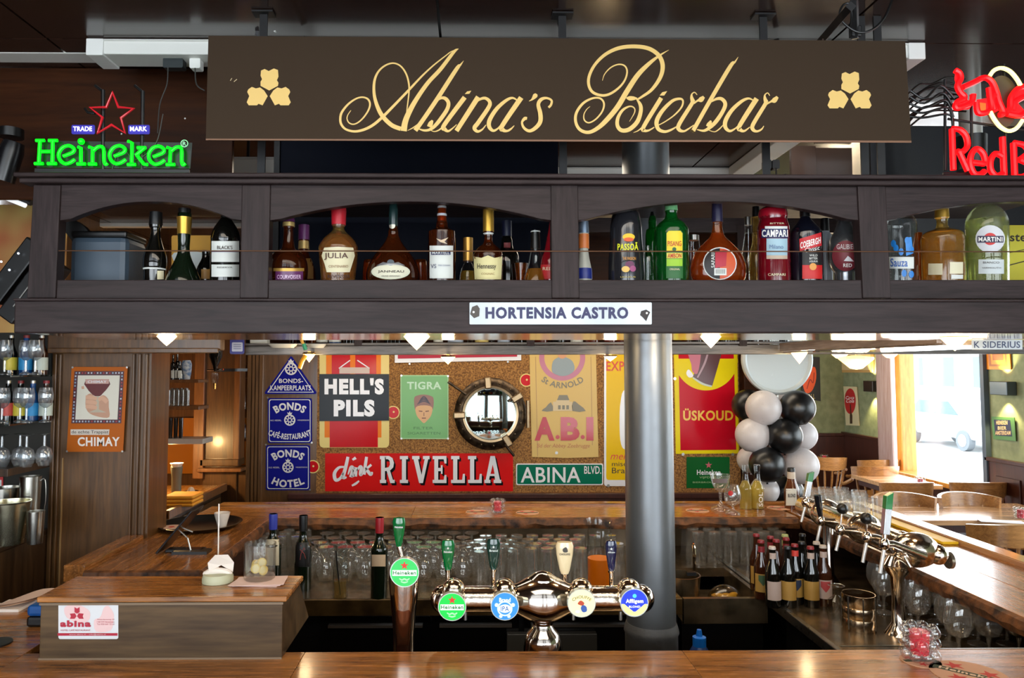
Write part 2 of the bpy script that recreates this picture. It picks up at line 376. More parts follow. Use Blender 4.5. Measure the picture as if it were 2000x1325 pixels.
# lathe given by half widths and heights seen at depth Y about column cx
def prof_px(cx, Y, prof, z0=None, base_y=None):
    s = Y/FOC; cyy = prof[-1][1]
    out = []
    for hw, y in prof:
        p = V(cx, y, Y); out.append([hw*s, p.z])
    if z0 is not None and out[-1][1] > z0: out.append([out[-1][0], z0])
    zb = out[-1][1]
    out = [(r, z-zb) for r, z in out]
    o = Vector((V(cx, (prof[0][1]+prof[-1][1])/2, Y).x, Y, zb))
    return o, out[::-1]
class Round:
    """an upright turned thing (bottle, glass ...)"""
    def __init__(s, name, label, cat, cx, Y, prof, mat, z0=None, group=None, body='body', n=40, close=True, cap_top=True, sub=3, flat=1.0):
        s.cx, s.Y = cx, Y
        s.o, s.p = prof_px(cx, Y, prof, z0)
        s.root = thing(name, label, cat, s.o, group); s.flat = flat
        p = s.p
        q = [(0, p[0][1])] + list(p) + ([(0, p[-1][1])] if cap_top else [])
        if sub > 1:
            mid = smoothpts(p, sub); s.p = mid = [(max(a, 0.0005), min(max(b, p[0][1]), p[-1][1])) for a, b in mid]
            q = [(0, p[0][1]+0.0001)] + mid + ([(0, p[-1][1])] if cap_top else [])
        obj(body, lathe(q, n, 1, flat), mat, s.root, smooth=True)
    def r_at(s, z):
        p = s.p
        for (r0, z0), (r1, z1) in zip(p, p[1:]):
            if z0 <= z <= z1: return r0+(r1-r0)*((z-z0)/max(z1-z0, 1e-6))
        return p[-1][0] if z > p[-1][1] else p[0][0]
    def W(s, px, py, k=1, dr=0.0009):
        """pixel -> point wrapped on the turned surface"""
        d = ray(px, py); d = d/d.y; z = V(px, py, s.Y).z-s.o.z; x, y = 0, 0; f = s.flat
        for _ in range(3):
            r = s.r_at(z)+dr*k
            # walk along the sight line to the turned surface: |(x, y/f)| = r
            cx, cy = CAMLOC.x-s.o.x, (CAMLOC.y-s.o.y)/f; dx, dy = d.x, 1/f
            A = dx*dx+dy*dy; B = cx*dx+cy*dy; C = cx*cx+cy*cy-r*r; D = B*B-A*C
            t = (-B-math.sqrt(D))/A if D > 0 else -B/A
            x, y = cx+dx*t, (cy+dy*t)
            l = math.hypot(x, y)
            if D <= 0 and l > 0: x, y = x*r/l, y*r/l
            y *= f; z = CAMLOC.z+d.z*t-s.o.z
        return (x, y, z)
    def band(s, name, y0, y1, mat, x0=None, x1=None, k=1, dr=0.0009):
        """label between image rows y0..y1; whole ring, or only from x0 to x1"""
        nz = 5; vs, fs = [], []
        zs = [V(s.cx, y1+(y0-y1)*i/nz, s.Y).z-s.o.z for i in range(nz+1)]
        if x0 is None:
            return obj(name, lathe([(s.r_at(z)+dr*k, z) for z in zs], 28, 1, s.flat), mat, s.root, smooth=True)
        nx = 12
        for i in range(nz+1):
            for j in range(nx+1): vs.append(s.W(x0+(x1-x0)*j/nx, y1+(y0-y1)*i/nz, k, dr))
        for i in range(nz):
            for j in range(nx): a = i*(nx+1)+j; fs.append((a, a+1, a+nx+2, a+nx+1))
        return obj(name, (vs, fs), mat, s.root, smooth=True)
    def disc(s, name, cx, cy, r, mat, k=1, ry=None, dr=0.0009, n=24):
        ry = ry or r; vs = [s.W(cx, cy, k, dr)]; fs = []
        for q in (0.33, 0.66, 1.0): vs += [s.W(x, y, k, dr) for x, y in circ(cx, cy, r*q, n, ry*q)]
        fs += [(0, 1+i, 1+(i+1) % n) for i in range(n)]
        for q in range(2):
            a = 1+q*n; fs += [(a+i, a+n+i, a+n+(i+1) % n, a+(i+1) % n) for i in range(n)]
        return obj(name, (vs, fs), mat, s.root, smooth=True)
    def poly(s, name, pts, mat, k=1, dr=0.0009):
        q_ = []
        for a, b in zip(pts, pts[1:]+pts[:1]):
            m_ = max(1, int(math.hypot(b[0]-a[0], b[1]-a[1])/4)); q_ += [(a[0]+(b[0]-a[0])*i/m_, a[1]+(b[1]-a[1])*i/m_) for i in range(m_)]
        pts = q_
        cx = sum(p[0] for p in pts)/len(pts); cy = sum(p[1] for p in pts)/len(pts); n = len(pts)
        vs = [s.W(cx, cy, k, dr)]
        NQ = 6
        for q in range(1, NQ+1): vs += [s.W(cx+(x-cx)*q/NQ, cy+(y-cy)*q/NQ, k, dr) for x, y in pts]
        fs = [(0, 1+i, 1+(i+1) % n) for i in range(n)]
        for q in range(NQ-1): a = 1+q*n; fs += [(a+i, a+n+i, a+n+(i+1) % n, a+(i+1) % n) for i in range(n)]
        return obj(name, (vs, fs), mat, s.root, smooth=True)
    def text(s, name, t, x0, y0, x1, y1, mat, k=2, bold=0.0, shear=0, rot=0, dr=0.0009):
        vs, fs = textmesh(t, bold)
        if rot: pts = [(x0+(x1-x0)*(1-v), y1+(y0-y1)*u) for u, v in vs]
        else: pts = [(x0+(x1-x0)*u, y1+(y0-y1)*v+shear*(u-.5)) for u, v in vs]
        return obj(name, ([s.W(x, y, k, dr) for x, y in pts], fs), mat, s.root)
    def cap(s, name, prof, mat, n=24, sub=1, dr=0.0012):
        pr = []
        for hw, y in prof: pr.append((hw*s.Y/FOC+dr, V(s.cx, y, s.Y).z-s.o.z))
        pr = pr[::-1]; q = [(0, pr[0][1])]+pr+[(0, pr[-1][1])]
        return obj(name, lathe(q, n), mat, s.root, smooth=True)
def prism(pts, Y0, Y1, org, fn=None):
    """outline seen in the plane Y0, extruded back to Y1; local to org"""
    n = len(pts); a = [V(x, y, Y0) for x, y in pts]
    vs = [(p.x-org[0], Y0-org[1], p.z-org[2]) for p in a] + [(p.x-org[0], Y1-org[1], p.z-org[2]) for p in a]
    return vs, [tuple(range(n-1, -1, -1)), tuple(range(n, 2*n))] + [(i, (i+1) % n, (i+1) % n+n, i+n) for i in range(n)]
# ================================================================== THE SETTING
def slab(name, x0, x1, y0, y1, z0, z1, mat, parent=None, bevel=0, kind=None, label=None):
    return obj(name, box(x0, x1, y0, y1, z0, z1), mat, parent, bevel=bevel, kind=kind, label=label)
fl = slab('floor', -4.2, 4.9, -2.6, 9.6, -0.06, -0.012, M((40, 28, 20), 0.4), kind='structure')
floorwood = wood('floor_board_wood', (58, 38, 24), (96, 66, 42), 'Y', 0.7, 0.3, 0.3, 0.8)
pm = mesh(box(-0.098, 0.098, -1.49, 1.49, -0.0118, 0.0)); pm.materials.append(floorwood)
for i in range(25):
    for j in range(5):
        o = bpy.data.objects.new('plank', pm); COL.objects.link(o); o.parent = fl; o.location = (-0.1+0.2*i, -1.2+2.99*j-(1.1 if i % 2 else 0), 0)
ce = slab('ceiling', -4.2, 4.9, -2.6, 9.6, 2.885, 2.96, iron, kind='structure')
cm = mesh(box(-0.607, 0.607, -1.217, 1.217, 2.87, 2.884)); cm.materials.append(ceilmat)
for i in range(7):
    for j in range(5):
        o = bpy.data.objects.new('panel', cm); COL.objects.link(o); o.parent = ce; o.location = (-3.6+1.222*i+0.45, -1.4+2.44*j, 0)
o = slab('wall_front', -4.2, 4.9, -2.62, -2.5, 0, 0.7, panelwood, kind='structure')
o = slab('trim_1', -4.2, 4.9, -2.62, -2.5, 2.72, 2.88, panelwood, kind='structure')
for x in (-4.2, -0.2, 1.0, 3.8): slab('trim_2', x, x+0.35, -2.62, -2.5, 0.7, 2.72, panelwood, kind='structure')
slab('wall_left', -4.2, -4.1, -2.5, 6.2, 0, 2.88, panelbrown, kind='structure')
# wall behind the kitchen corner, cork wall with its wooden frame, dining room walls
slab('wall_back_left', -4.1, -1.02, 6.4, 6.5, 0, 2.88, warmwood, kind='structure')
slab('wall_kitchen_side', -2.72, -2.62, 4.4, 6.4, 0, 2.88, panelwood, kind='structure')
wb = slab('wall_back', -1.50, 1.90, 5.0, 5.12, 0, 2.88, panelbrown, kind='structure')
def wpart(name, px0, py0, px1, py1, Y0, th, mat, parent, bevel=0.0):
    a = V(px0, py0, Y0); b = V(px1, py1, Y0)
    return obj(name, box(a.x, b.x, Y0-th, Y0, b.z, a.z), mat, parent, bevel=bevel)
wpart('cork_panel', 622, 640, 1446, 963, 5.0, 0.012, cork, wb)
wpart('wood_panel', 517, 640, 620, 990, 5.0, 0.010, panelwood, wb, 0.002)
for x in (487, 494, 501, 508):
    wpart('moulding', x, 640, x+5, 990, 5.0, 0.03, panelwood, wb, 0.004)
wpart('rail', 565, 963, 1560, 971, 5.0, 0.05, darkpanel, wb, 0.004)
wpart('rail', 565, 973, 1560, 981, 5.0, 0.035, darkpanel, wb, 0.004)
wpart('wood_panel', 517, 983, 1560, 1300, 5.0, 0.02, darkpanel, wb, 0.002)
wpart('moulding', 1446, 640, 1500, 963, 5.0, 0.05, panelbrown, wb, 0.006)
# kitchen column with its panel, and lower wall
kc = thing('trim_3', None, None, (0, 0, 0), kind='structure')
wpart('wood_panel', 412, 640, 470, 1000, 5.95, 0.12, panelwood, kc, 0.004)
wpart('moulding', 396, 640, 410, 930, 5.95, 0.16, warmwood, kc, 0.006)
wpart('moulding', 470, 640, 477, 905, 5.95, 0.14, warmwood, kc, 0.006)
wpart('rail', 404, 893, 478, 906, 5.95, 0.16, panelwood, kc, 0.006)
wpart('rail', 402, 909, 486, 916, 5.95, 0.20, warmwood, kc, 0.006)
wpart('wood_panel', 404, 918, 500, 1130, 5.95, 0.1, panelwood, kc, 0.004)
# pier with the brown advertising plate
PX0 = V(97, 900, 3.32).x
pr = slab('wall_pier', PX0, -1.425, 3.32, 3.52, 0, 2.02, panelwood, kind='structure')
for x0, x1 in ((PX0+.015, PX0+.025), (PX0+.035, PX0+.045), (-1.505, -1.495), (-1.48, -1.468), (-1.45, -1.438)):
    slab('moulding', x0, x1, 3.305, 3.32, 0.0, 1.91, panelwood, pr, 0.003)
slab('moulding', -1.806, -1.801, 3.314, 3.32, 0.0, 1.45, M((150, 116, 72), 0.5), pr)
slab('cornice', PX0, -1.10, 3.27, 3.32, 1.925, 2.03, panelwood, pr, 0.006)
slab('cornice', PX0+.01, -1.11, 3.255, 3.27, 1.912, 1.935, panelwood, pr, 0.004)
# green dining room
wr = slab('wall_dining_back', 1.9, 4.9, 9.4, 9.5, 0, 2.88, greenwall, kind='structure')
slab('wainscot_panel', 1.9, 4.75, 9.36, 9.4, 0, 0.98, darkpanel, wr, 0.004)
slab('rail', 1.9, 4.75, 9.34, 9.4, 0.98, 1.02, darkpanel, wr, 0.006)
def side(x): return VX(x, 780, 4.75).y
wy0, wy1 = side(1925), side(1768)
ws = structure('wall_right')
def rs(name, y0, y1, z0, z1, mat, x0=4.75, th=0.12, bevel=0): return slab(name, x0, x0+th, y0, y1, z0, z1, mat, ws, bevel)
rs('plaster', wy1+0.141, 9.4, 0.0, 2.88, greenwall)
rs('plaster', 5.7, wy0, 0.0, 2.88, greenwall)
rs('plaster', -2.5, 2.0, 0.0, 2.88, greenwall)
rs('plaster', wy0, wy1, 2.62, 2.88, greenwall); rs('plaster', wy0, wy1, 0, 0.72, darkpanel)
rs('plaster', 2.0, 5.7, 2.62, 2.88, greenwall); rs('plaster', 2.0, 5.7, 0, 0.72, darkpanel)
rs('rail', wy1+0.35, 9.4, 0.0, 1.0, darkpanel, 4.72, 0.03); rs('rail', wy1+0.35, 9.4, 1.0, 1.035, darkpanel, 4.70, 0.05, 0.005)
rs('rail', 5.9, wy0-0.02, 0.0, 1.0, darkpanel, 4.72, 0.03); rs('rail', 5.9, wy0-0.02, 1.0, 1.035, darkpanel, 4.70, 0.05, 0.005)
rs('wainscot_panel', 6.35, wy0-0.15, 0.25, 0.88, darkpanel, 4.705, 0.015, 0.004)
orange = wood('window_frame_wood', (196, 118, 40), (240, 180, 90), 'Z', 0.8, 0.3, 0.3)
pinkpost = wood('post_pale_wood', (150, 118, 110), (190, 168, 166), 'Z', 0.8, 0.22, 0.5, 0.7)
w1 = structure('window_1')
slab('window_frame', 4.70, 4.86, wy1, wy1+0.14, 0.7, 2.62, orange, w1, 0.008)
slab('window_frame', 4.70, 4.86, wy0-0.05, wy0, 0.7, 2.62, M((70, 84, 100), 0.4), w1, 0.004)
slab('window_sill', 4.60, 4.90, wy0-0.05, wy1+0.14, 0.68, 0.73, orange, w1, 0.006)
slab('window_frame', 4.70, 4.86, wy0, wy1, 2.52, 2.62, orange, w1, 0.004)
slab('pane', 4.805, 4.811, wy0, wy1, 0.73, 2.52, glassy('window_glass', (250, 252, 252), 0.3), w1)
slab('trim_4', 4.52, 4.57, wy1-0.14, wy1+0.16, 0, 2.88, pinkpost, None, 0.012, kind='structure')
slab('trim_5', 4.50, 4.74, 5.66, 5.9, 0, 2.88, pinkpost, None, 0.012, kind='structure')
w2 = structure('window_2')
slab('window_frame', 4.70, 4.86, 2.0, 2.08, 0.7, 2.62, orange, w2); slab('window_frame', 4.70, 4.86, 5.58, 5.66, 0.7, 2.62, orange, w2)
slab('pane', 4.805, 4.811, 2.08, 5.58, 0.73, 2.62, glassy('window_glass_far', (250, 252, 252), 0.3), w2)
# outside: pavement, street, the house across and a parked white car
slab('ground_street', 4.9, 30, -8, 48, -0.85, -0.75, M((200, 200, 200), 0.8), kind='structure')
hb = thing('building', 'pale brick house front across the street seen through the window', 'building', (22, 26, 0))
obj('wall', box(0, 0.5, -20, 20, -0.76, 12), M((226, 222, 216), 0.8), hb)
for j, z in enumerate((0.9, 3.4)):
    for k in range(12):
        w = obj('window', box(-0.06, 0.0, -13.4+2.3*k, -12.2+2.3*k, z, z+1.5), M((240, 240, 240), 0.5), hb)
        obj('pane', box(-0.07, -0.055, -13.3+2.3*k, -12.3+2.3*k, z+0.08, z+1.42), M((110, 150, 170), 0.1), w)
car = thing('car', 'white parked car outside the bright dining room window', 'car', (16.2, 24.4, -0.745), rz=0)
carpaint = M((238, 240, 242), 0.2, coat=1)
cp = [(-2.2, 0.35), (-2.25, 0.75), (-2.0, 0.95), (-1.35, 1.05), (-0.75, 1.55), (0.9, 1.6), (1.7, 1.1), (2.15, 1.0), (2.25, 0.6), (2.2, 0.35)]
n = len(cp); vs = [(-0.85, y, z) for y, z in cp]+[(0.85, y, z) for y, z in cp]
obj('body', (vs, [tuple(range(n)), tuple(range(2*n-1, n-1, -1))]+[(i, (i+1) % n, (i+1) % n+n, i+n) for i in range(n)]), carpaint, car, bevel=0.08)
for y0, y1, y2, y3 in ((-1.2, -0.15, -0.15, -0.72), (-0.05, 1.4, 0.85, -0.05)):
    obj('window', ([(-0.86, y0, 1.08), (-0.86, y1, 1.08), (-0.86, y2, 1.5), (-0.86, y3, 1.5)], [(0, 1, 2, 3)]), M((90, 110, 125), 0.08), car)
for y in (-1.4, 1.35):
    for x in (-0.8, 0.8):
        w = obj('wheel', xf(cyl(0.32, -0.1, 0.1, 28), (x, y, 0.32), RY(pi/2)), M((120, 125, 130), 0.6), car, smooth=True)
        obj('hub', xf(cyl(0.2, -0.115, 0.115, 10), (x, y, 0.32), RY(pi/2)), M((220, 222, 226), 0.3, 0.6), w)

# ================================================================== CEILING TRUNKING AND BULKHEADS
def trunkbox(name, label, x0, x1, y0, y1, z0, z1, caps=()):
    t = thing(name, label, 'trunking', (x0, y0, z0))
    obj('channel', box(0, x1-x0, 0, y1-y0, 0, z1-z0), whitetrunk, t, bevel=0.004)
    obj('cover_lip', box(0, x1-x0, -0.004, 0, (z1-z0)*0.82, (z1-z0)*0.9), M((205, 205, 198), 0.4), t)
    for c in caps:
        obj('joint_cover', box(c-x0-0.003, c-x0+0.05, -0.006, y1-y0+0.006, -0.006, z1-z0-0.002), M((232, 232, 228), 0.35), t, bevel=0.003)
    return t
pT = V(170, 66, 2.25); pB = V(170, 105, 2.25); pR = V(1805, 78, 2.25)
nt_ = trunkbox('cable_trunking', 'white square cable trunking running above the long brown name board', pT.x, pR.x, 2.25, 2.35, pB.z, 2.868, (pT.x+0.003, pR.x-0.05))
pa = V(0, 70, 2.42); pb = V(170, 92, 2.42)
trunkbox('cable_trunking', 'thinner white trunking at the upper left ending at the square box', -2.6, pT.x+0.02, 2.36, 2.44, V(0, 96, 2.4).z, 2.868)
# right trunking runs back into the room
x = VX(1805, 78, pR.x).x
trunkbox('cable_trunking', 'white trunking running back from the right end of the name board', pR.x-0.11, pR.x, 2.35, 3.7, pB.z+0.0, 2.868)
trunkbox('cable_trunking', 'white trunking across the ceiling behind the steel pillar', V(570, 330, 3.72).x, pR.x, 3.7, 3.8, V(1200, 345, 3.7).z, 2.868)
tk4 = trunkbox('cable_trunking', 'white trunking piece seen below the left end of the name board', V(450, 330, 3.0).x, V(545, 330, 3.0).x, 3.0, 3.12, V(500, 338, 3.0).z, V(500, 306, 3.0).z)
obj('hanger_rod', box(0.05, 0.06, 0.05, 0.06, 0.02, 2.868-tk4.location.z), iron, tk4)
trunkbox('cable_trunking', 'white trunking line high on the wall behind the left arch', -3.0, V(480, 440, 5.2).x, 5.2, 5.26, V(300, 443, 5.2).z, V(300, 435, 5.2).z)
# bulkhead boards
a = V(-40, 106, 2.48); b = V(452, 390, 2.48)
bk = thing('bulkhead_board', 'glossy dark brown wooden board behind the green neon sign', 'board', (0, 2.48, 0))
obj('board', box(-2.7, b.x, 0, 0.02, b.z, 2.868), panelbrown, bk, bevel=0.002)
for px, py in ((238, 262), (362, 232), (120, 110), (420, 160)):
    p = V(px, py, 2.48); obj('screw', xf(cyl(0.003, 0, 0.003, 8), (p.x, 0, p.z), RX(pi/2)), steel, bk)
a = V(548, 270, 2.62); b = V(1092, 560, 2.62)
nb = thing('backing_board', 'dark navy glossy board standing behind the middle bottles', 'board', (a.x, 2.62, 2.03))
obj('board', box(0, b.x-a.x, 0, 0.02, 0, a.z-2.03+0.02), navy, nb, bevel=0.002)
obj('frame_strip', box(-0.02, 0.0, -0.01, 0.02, 0, a.z-2.03+0.02), iron, nb)
for hx in (0.15, 0.85): obj('hanger_strap', box(hx, hx+0.02, 0.02, 0.026, 0.4, 2.868-2.03), iron, nb)
a = V(1778, 285, 2.75); b = V(2100, 560, 2.75)
nb = thing('backing_board', 'black board standing behind the red neon sign', 'board', (V(1700, 285, 2.9).x, 2.9, 2.10))
obj('board', box(0, 0.95, 0, 0.02, 0, 0.72), M((12, 13, 22), 0.3), nb, bevel=0.002)  # raised to block part of the bright ceiling reflection behind the neon
# brown panels right of pillar, below the ceiling
bp_ = thing('bulkhead_board', 'brown boards with a dark seam under the trunking right of the pillar', 'board', (0, 3.3, 0))
for i, (x0, x1) in enumerate(((1545, 1595), (1600, 1672))):
    p = V(x0, 285, 3.3); q = V(x1, 350, 3.3)
    obj('board', box(p.x, q.x, 0.03*i, 0.02+0.03*i, q.z, p.z), M((124, 92, 74), 0.3, coat=.4), bp_)
# steel hanger bars of the name board
def bar_px(pts, Y, w, mat, name='bar', parent=None, thick=0.006):
    (x0, y0), (x1, y1) = pts
    a = V(x0, y0, Y); b = V(x1, y1, Y)
    return obj(name, box(a.x-w/2, a.x+w/2, Y-thick/2, Y+thick/2, b.z, min(a.z, 2.868)), mat, parent)
for px, lab in ((510, 'black steel hanger bar left of the script lettering'), (1100, 'black steel hanger bar behind the middle of the name board'), (1497, 'black steel hanger bar behind the last script word'), (1690, 'dark steel upright near the right trefoil of the name board'), (1722, 'second dark steel upright right of the trefoil')):
    h = thing('hanger_bar', lab, 'bracket', (V(px, 350, 2.08).x, 2.08, V(px, 350, 2.08).z))
    H = 2.868-h.location.z
    obj('bar', box(-0.011, 0.011, -0.003, 0.003, 0, H), iron, h)
    if px in (510, 1100, 1497):
        d = 0.0 if px != 1497 else 0
        s = {510: 1, 1100: -0.3, 1497: 1}[px]
        obj('brace', tube([(0.008*s, 0, H-0.22), (0.06*s+0.03, 0.12, H-0.02)], 0.011, 4), iron, h)
        obj('foot_plate', box(-0.03, 0.03, -0.02, 0.02, H-0.005, H), iron, h)
# angled bracket at top right of the name board
br = thing('bracket', 'black angle bracket on the ceiling above the right trefoil', 'bracket', V(1632, 70, 2.0))
p0 = V(1605, 78, 2.0)-Vector(br.location); p1 = V(1662, 12, 1.8)-Vector(br.location)
obj('arm', tube([tuple(p0), tuple(p1)], 0.013, 4), iron, br)
p1 = V(1668, 0, 1.95)-Vector(br.location); p2 = V(1670, 76, 1.97)-Vector(br.location)
obj('post', tube([tuple(p1), tuple(p2)], 0.012, 4), black, br)
obj('socket_box', xf(box(-0.014, 0.014, -0.01, 0.01, -0.03, 0), tuple(V(1670, 52, 1.97)-Vector(br.location))), black, br, bevel=0.003)
cb = Flat('cable_loop', 'black cable looping under the ceiling at upper right', 'cable', 1690, 40, Y=1.93)
cb.tubes('cable', [[(1742, 0), (1730, 30), (1712, 52), (1690, 63), (1668, 60), (1645, 42), (1640, 25), (1647, 10), (1658, 8), (1664, 30), (1660, 52)]], 0.003, black)
wc = Flat('wire', 'thin dark wire hanging over the right half of the name board', 'cable', 1608, 110, Y=1.925)
wc.tubes('cable', [[(1607, 76), (1608, 110), (1610, 152)]], 0.0022, M((50, 32, 22), 0.5))
wg = Flat('cable', 'bundle of grey cables at the ceiling above the left trefoil', 'cable', 510, 40, Y=2.2)
wg.tubes('cable', [[(498, 0), (503, 30), (500, 68)], [(505, 0), (508, 26), (503, 70)], [(520, 0), (517, 40), (520, 70)]], 0.0035, M((70, 70, 72), 0.5))
wg.tubes('white_plug', [[(520, 22), (530, 50), (540, 60)]], 0.007, white)
# plugs under the trunking with their thin cables
pl = Flat('plug', 'black power plug hanging under the white trunking', 'plug', 337, 122, Y=2.28)
pl.shape('plug_body', rect(318, 113, 357, 132, 3), M((24, 34, 36), 0.4), 0, thick=0.03)
pl.tubes('cable', [[(328, 132), (326, 165), (312, 205), (308, 260)]], 0.0018, M((60, 60, 56), 0.5))
pl = Flat('plug', 'white power plug beside the black one under the trunking', 'plug', 380, 125, Y=2.28)
pl.shape('plug_body', rect(370, 113, 391, 133, 3), white, 0, thick=0.03)
pl.tubes('cable', [[(381, 133), (384, 165), (400, 177)]], 0.0022, M((60, 60, 56), 0.5))
pl = Flat('plug', 'pair of black plugs under the trunking right of the pillar', 'plug', 1508, 325, Y=3.0)
for x in (1500, 1516):
    pl.shape('plug_body', rect(x-7, 312, x+7, 330, 3), black, 0, thick=0.03)
pl.tubes('cable', [[(1500, 314), (1497, 290), (1490, 150)]], 0.003, black, -2)
pl.tubes('cable', [[(1500, 328), (1505, 345), (1512, 352)], [(1516, 328), (1518, 345), (1535, 340)]], 0.003, black)
# left upper corner: spot, tube light, poster, rack
sp = thing('spotlight', 'black stage spotlight at the far upper left edge', 'lamp', V(22, 262, 2.35))
obj('yoke', tube([(-0.045, 0, 0.03), (-0.045, 0, -0.06), (-0.02, 0, -0.1)], 0.004, 6), iron, sp)
obj('base', xf(cyl(0.036, -0.012, 0.016, 24), (0, 0, 0)), black, sp, smooth=True)
obj('housing', xf(lathe([(0, -0.07), (0.034, -0.07), (0.036, 0.03), (0.03, 0.06), (0, 0.065)], 24), (-0.005, 0, -0.085), RY(0.25)), M((18, 18, 20), 0.25), sp, smooth=True)
tb = Flat('tube_light', 'white fluorescent tube glowing at the left edge beside the shelf', 'lamp', 20, 392, Y=2.6)
tb.tubes('glass_tube', [[(-30, 370), (50, 402)]], 0.008, M((235, 240, 245), 0.4, emit=0.9), sub=0)
tb.tubes('holder', [[(-30, 362), (56, 394)]], 0.012, iron, sub=0, k=-25)
pw = thing('painting', 'orange and cream painted panel at the left edge behind the shelf post', 'painting', (0, 3.0, 0))
a = V(-60, 400, 3.0); b = V(120, 650, 3.0)
obj('board', box(a.x, b.x, 0, 0.02, b.z, a.z), noisy('painted_board', (150, 60, 20), (190, 160, 90), 3.0, 0.6, 0.1, detail=2, lo=0.42, hi=0.58), pw)
rk = thing('rack_unit', 'slanted black equipment case with small lights at the left edge', 'equipment', V(30, 530, 2.7))
obj('case', xf(box(-0.13, 0.13, -0.02, 0.1, -0.035, 0.035), (0, 0, 0), RY(-0.95)), black, rk, bevel=0.006)
obj('case_lower', xf(box(-0.13, 0.13, -0.02, 0.1, -0.035, 0.035), (0.05, 0, -0.07), RY(-0.95)), M((22, 22, 24), 0.3), rk, bevel=0.006)
for dx, dz in ((-0.03, 0.03), (0.03, 0.06), (-0.05, -0.03), (0.0, 0.0)):
    obj('indicator', sphere(0.004, (dx, -0.035, dz), 8, 6), M((230, 240, 255), 0.4, emit=2), rk)
obj('edge_strip', xf(box(-0.1, 0.1, -0.025, -0.02, -0.002, 0.002), (0.07, 0, -0.05), RY(-0.95)), steel, rk)

# ================================================================== STEEL PILLAR
pc = V(1268, 900, 2.6)
pl_ = thing('pillar', 'grey metal round pillar standing inside the bar', 'pillar', (pc.x, 2.6, 0))
rp = 46.5*2.6/FOC
obj('shaft', xf(lathe([(0, 0.0), (rp*1.03, 0.0), (rp, 0.95), (rp*0.98, 2.868), (0, 2.868)], 40), (0, 0, 0)), pillarm, pl_, smooth=True)
zc = V(1268, 1232, 2.6).z
obj('collar', lathe([(0, 0), (rp*1.06, 0), (rp*1.07, zc-0.01), (rp*1.12, zc), (rp*1.09, zc+0.012), (rp*1.02, zc+0.03), (0, zc+0.03)], 40), M((92, 94, 96), 0.55, 0.5, bump=1.0), pl_, smooth=True)

# ================================================================== OVERHEAD BOTTLE SHELF
YS = 2.0
sh = thing('bottle_shelf', 'dark stained overhead wooden shelf with arched openings across the bar', 'shelf', (0, YS, 1.95))
so = (0, YS, 1.95)
def pz(y, Y): return V(1000, y, Y).z
xR = V(2160, 500, YS).x
zt0, zt1 = pz(362, YS), pz(345, YS)
obj('cornice', box(V(40, 350, YS).x, xR, -0.035, 0.5, zt0-1.95+0.012, zt1-1.95), darkwood, sh, bevel=0.004)
obj('cornice', box(V(46, 350, YS).x, xR, -0.022, 0.03, zt0-1.95-0.002, zt0-1.95+0.012), darkwood, sh, bevel=0.004)
# leaning edges of the posts as seen: top x, bottom x
posts = [(65, 118, 52, 108), (472, 528, 468, 523), (1076, 1129, 1078, 1132), (1675, 1730, 1686, 1741), (2260, 2310, 2290, 2340)]
for a0, a1, b0, b1 in posts:
    obj('post', prism([(a0, 361), (a1, 361), (b1, 583), (b0, 583)], YS-0.004, YS+0.035, so), darkwoodv, sh, bevel=0.0025)
for (p, q, rise) in ((posts[0], posts[1], 36), (posts[1], posts[2], 38), (posts[2], posts[3], 38), (posts[3], posts[4], 40)):
    x0, x1 = p[1]-2, q[0]+2; w = x1-x0
    pts = [(x0, 361), (x1, 361), (x1+2, 431), (x1-22, 428)]
    yt = 394
    for i in range(1, 24):
        t = i/24; u = 2*t-1; pts.append((x1-22-(w-44)*t, 428-(428-yt)*(1-abs(u)**2.1)))
    pts += [(x0+22, 428), (x0-1, 431)]
    obj('arched_rail', prism(pts, YS+0.002, YS+0.03, so), darkwood, sh, bevel=0.0015)
    obj('rail', prism([(p[3]-3, 547), (q[2]+3, 547), (q[2]+4, 584), (p[3]-4, 584)], YS+0.002, YS+0.03, so), darkwood, sh, bevel=0.002)
zsh = 1.998
obj('shelf_board', box(V(70, 500, YS).x, xR, 0.03, 0.47, zsh-1.95-0.02, zsh-1.95), darkwood, sh)
obj('fascia_board', prism([(28, 587), (2165, 588), (2165, 651), (26, 651)], 1.955, 1.985, so), darkwood, sh, bevel=0.004)
obj('soffit_board', box(V(26, 650, 1.955).x, xR+0.03, -0.01, 0.47, pz(651, 1.955)-1.95+0.001, pz(651, 1.955)-1.95+0.018), wood('soffit_varnished_wood', (52, 40, 32), (98, 76, 58), 'X', 1, 0.13, 0.6, 0.7, 0.05), sh)
obj('moulding', box(V(26, 650, 1.955).x, xR+0.03, -0.052, -0.03, pz(589, 1.95)-1.95, pz(584, 1.95)-1.95), darkwood, sh, bevel=0.002)
obj('rail_rod', tube([tuple(V(115, 490, YS-0.006)-Vector(so)), tuple(V(1100, 491, YS-0.006)-Vector(so)), tuple(V(2160, 492, YS-0.006)-Vector(so))], 0.0017, 8), M((150, 110, 84), 0.35, 0.9), sh, smooth=True)
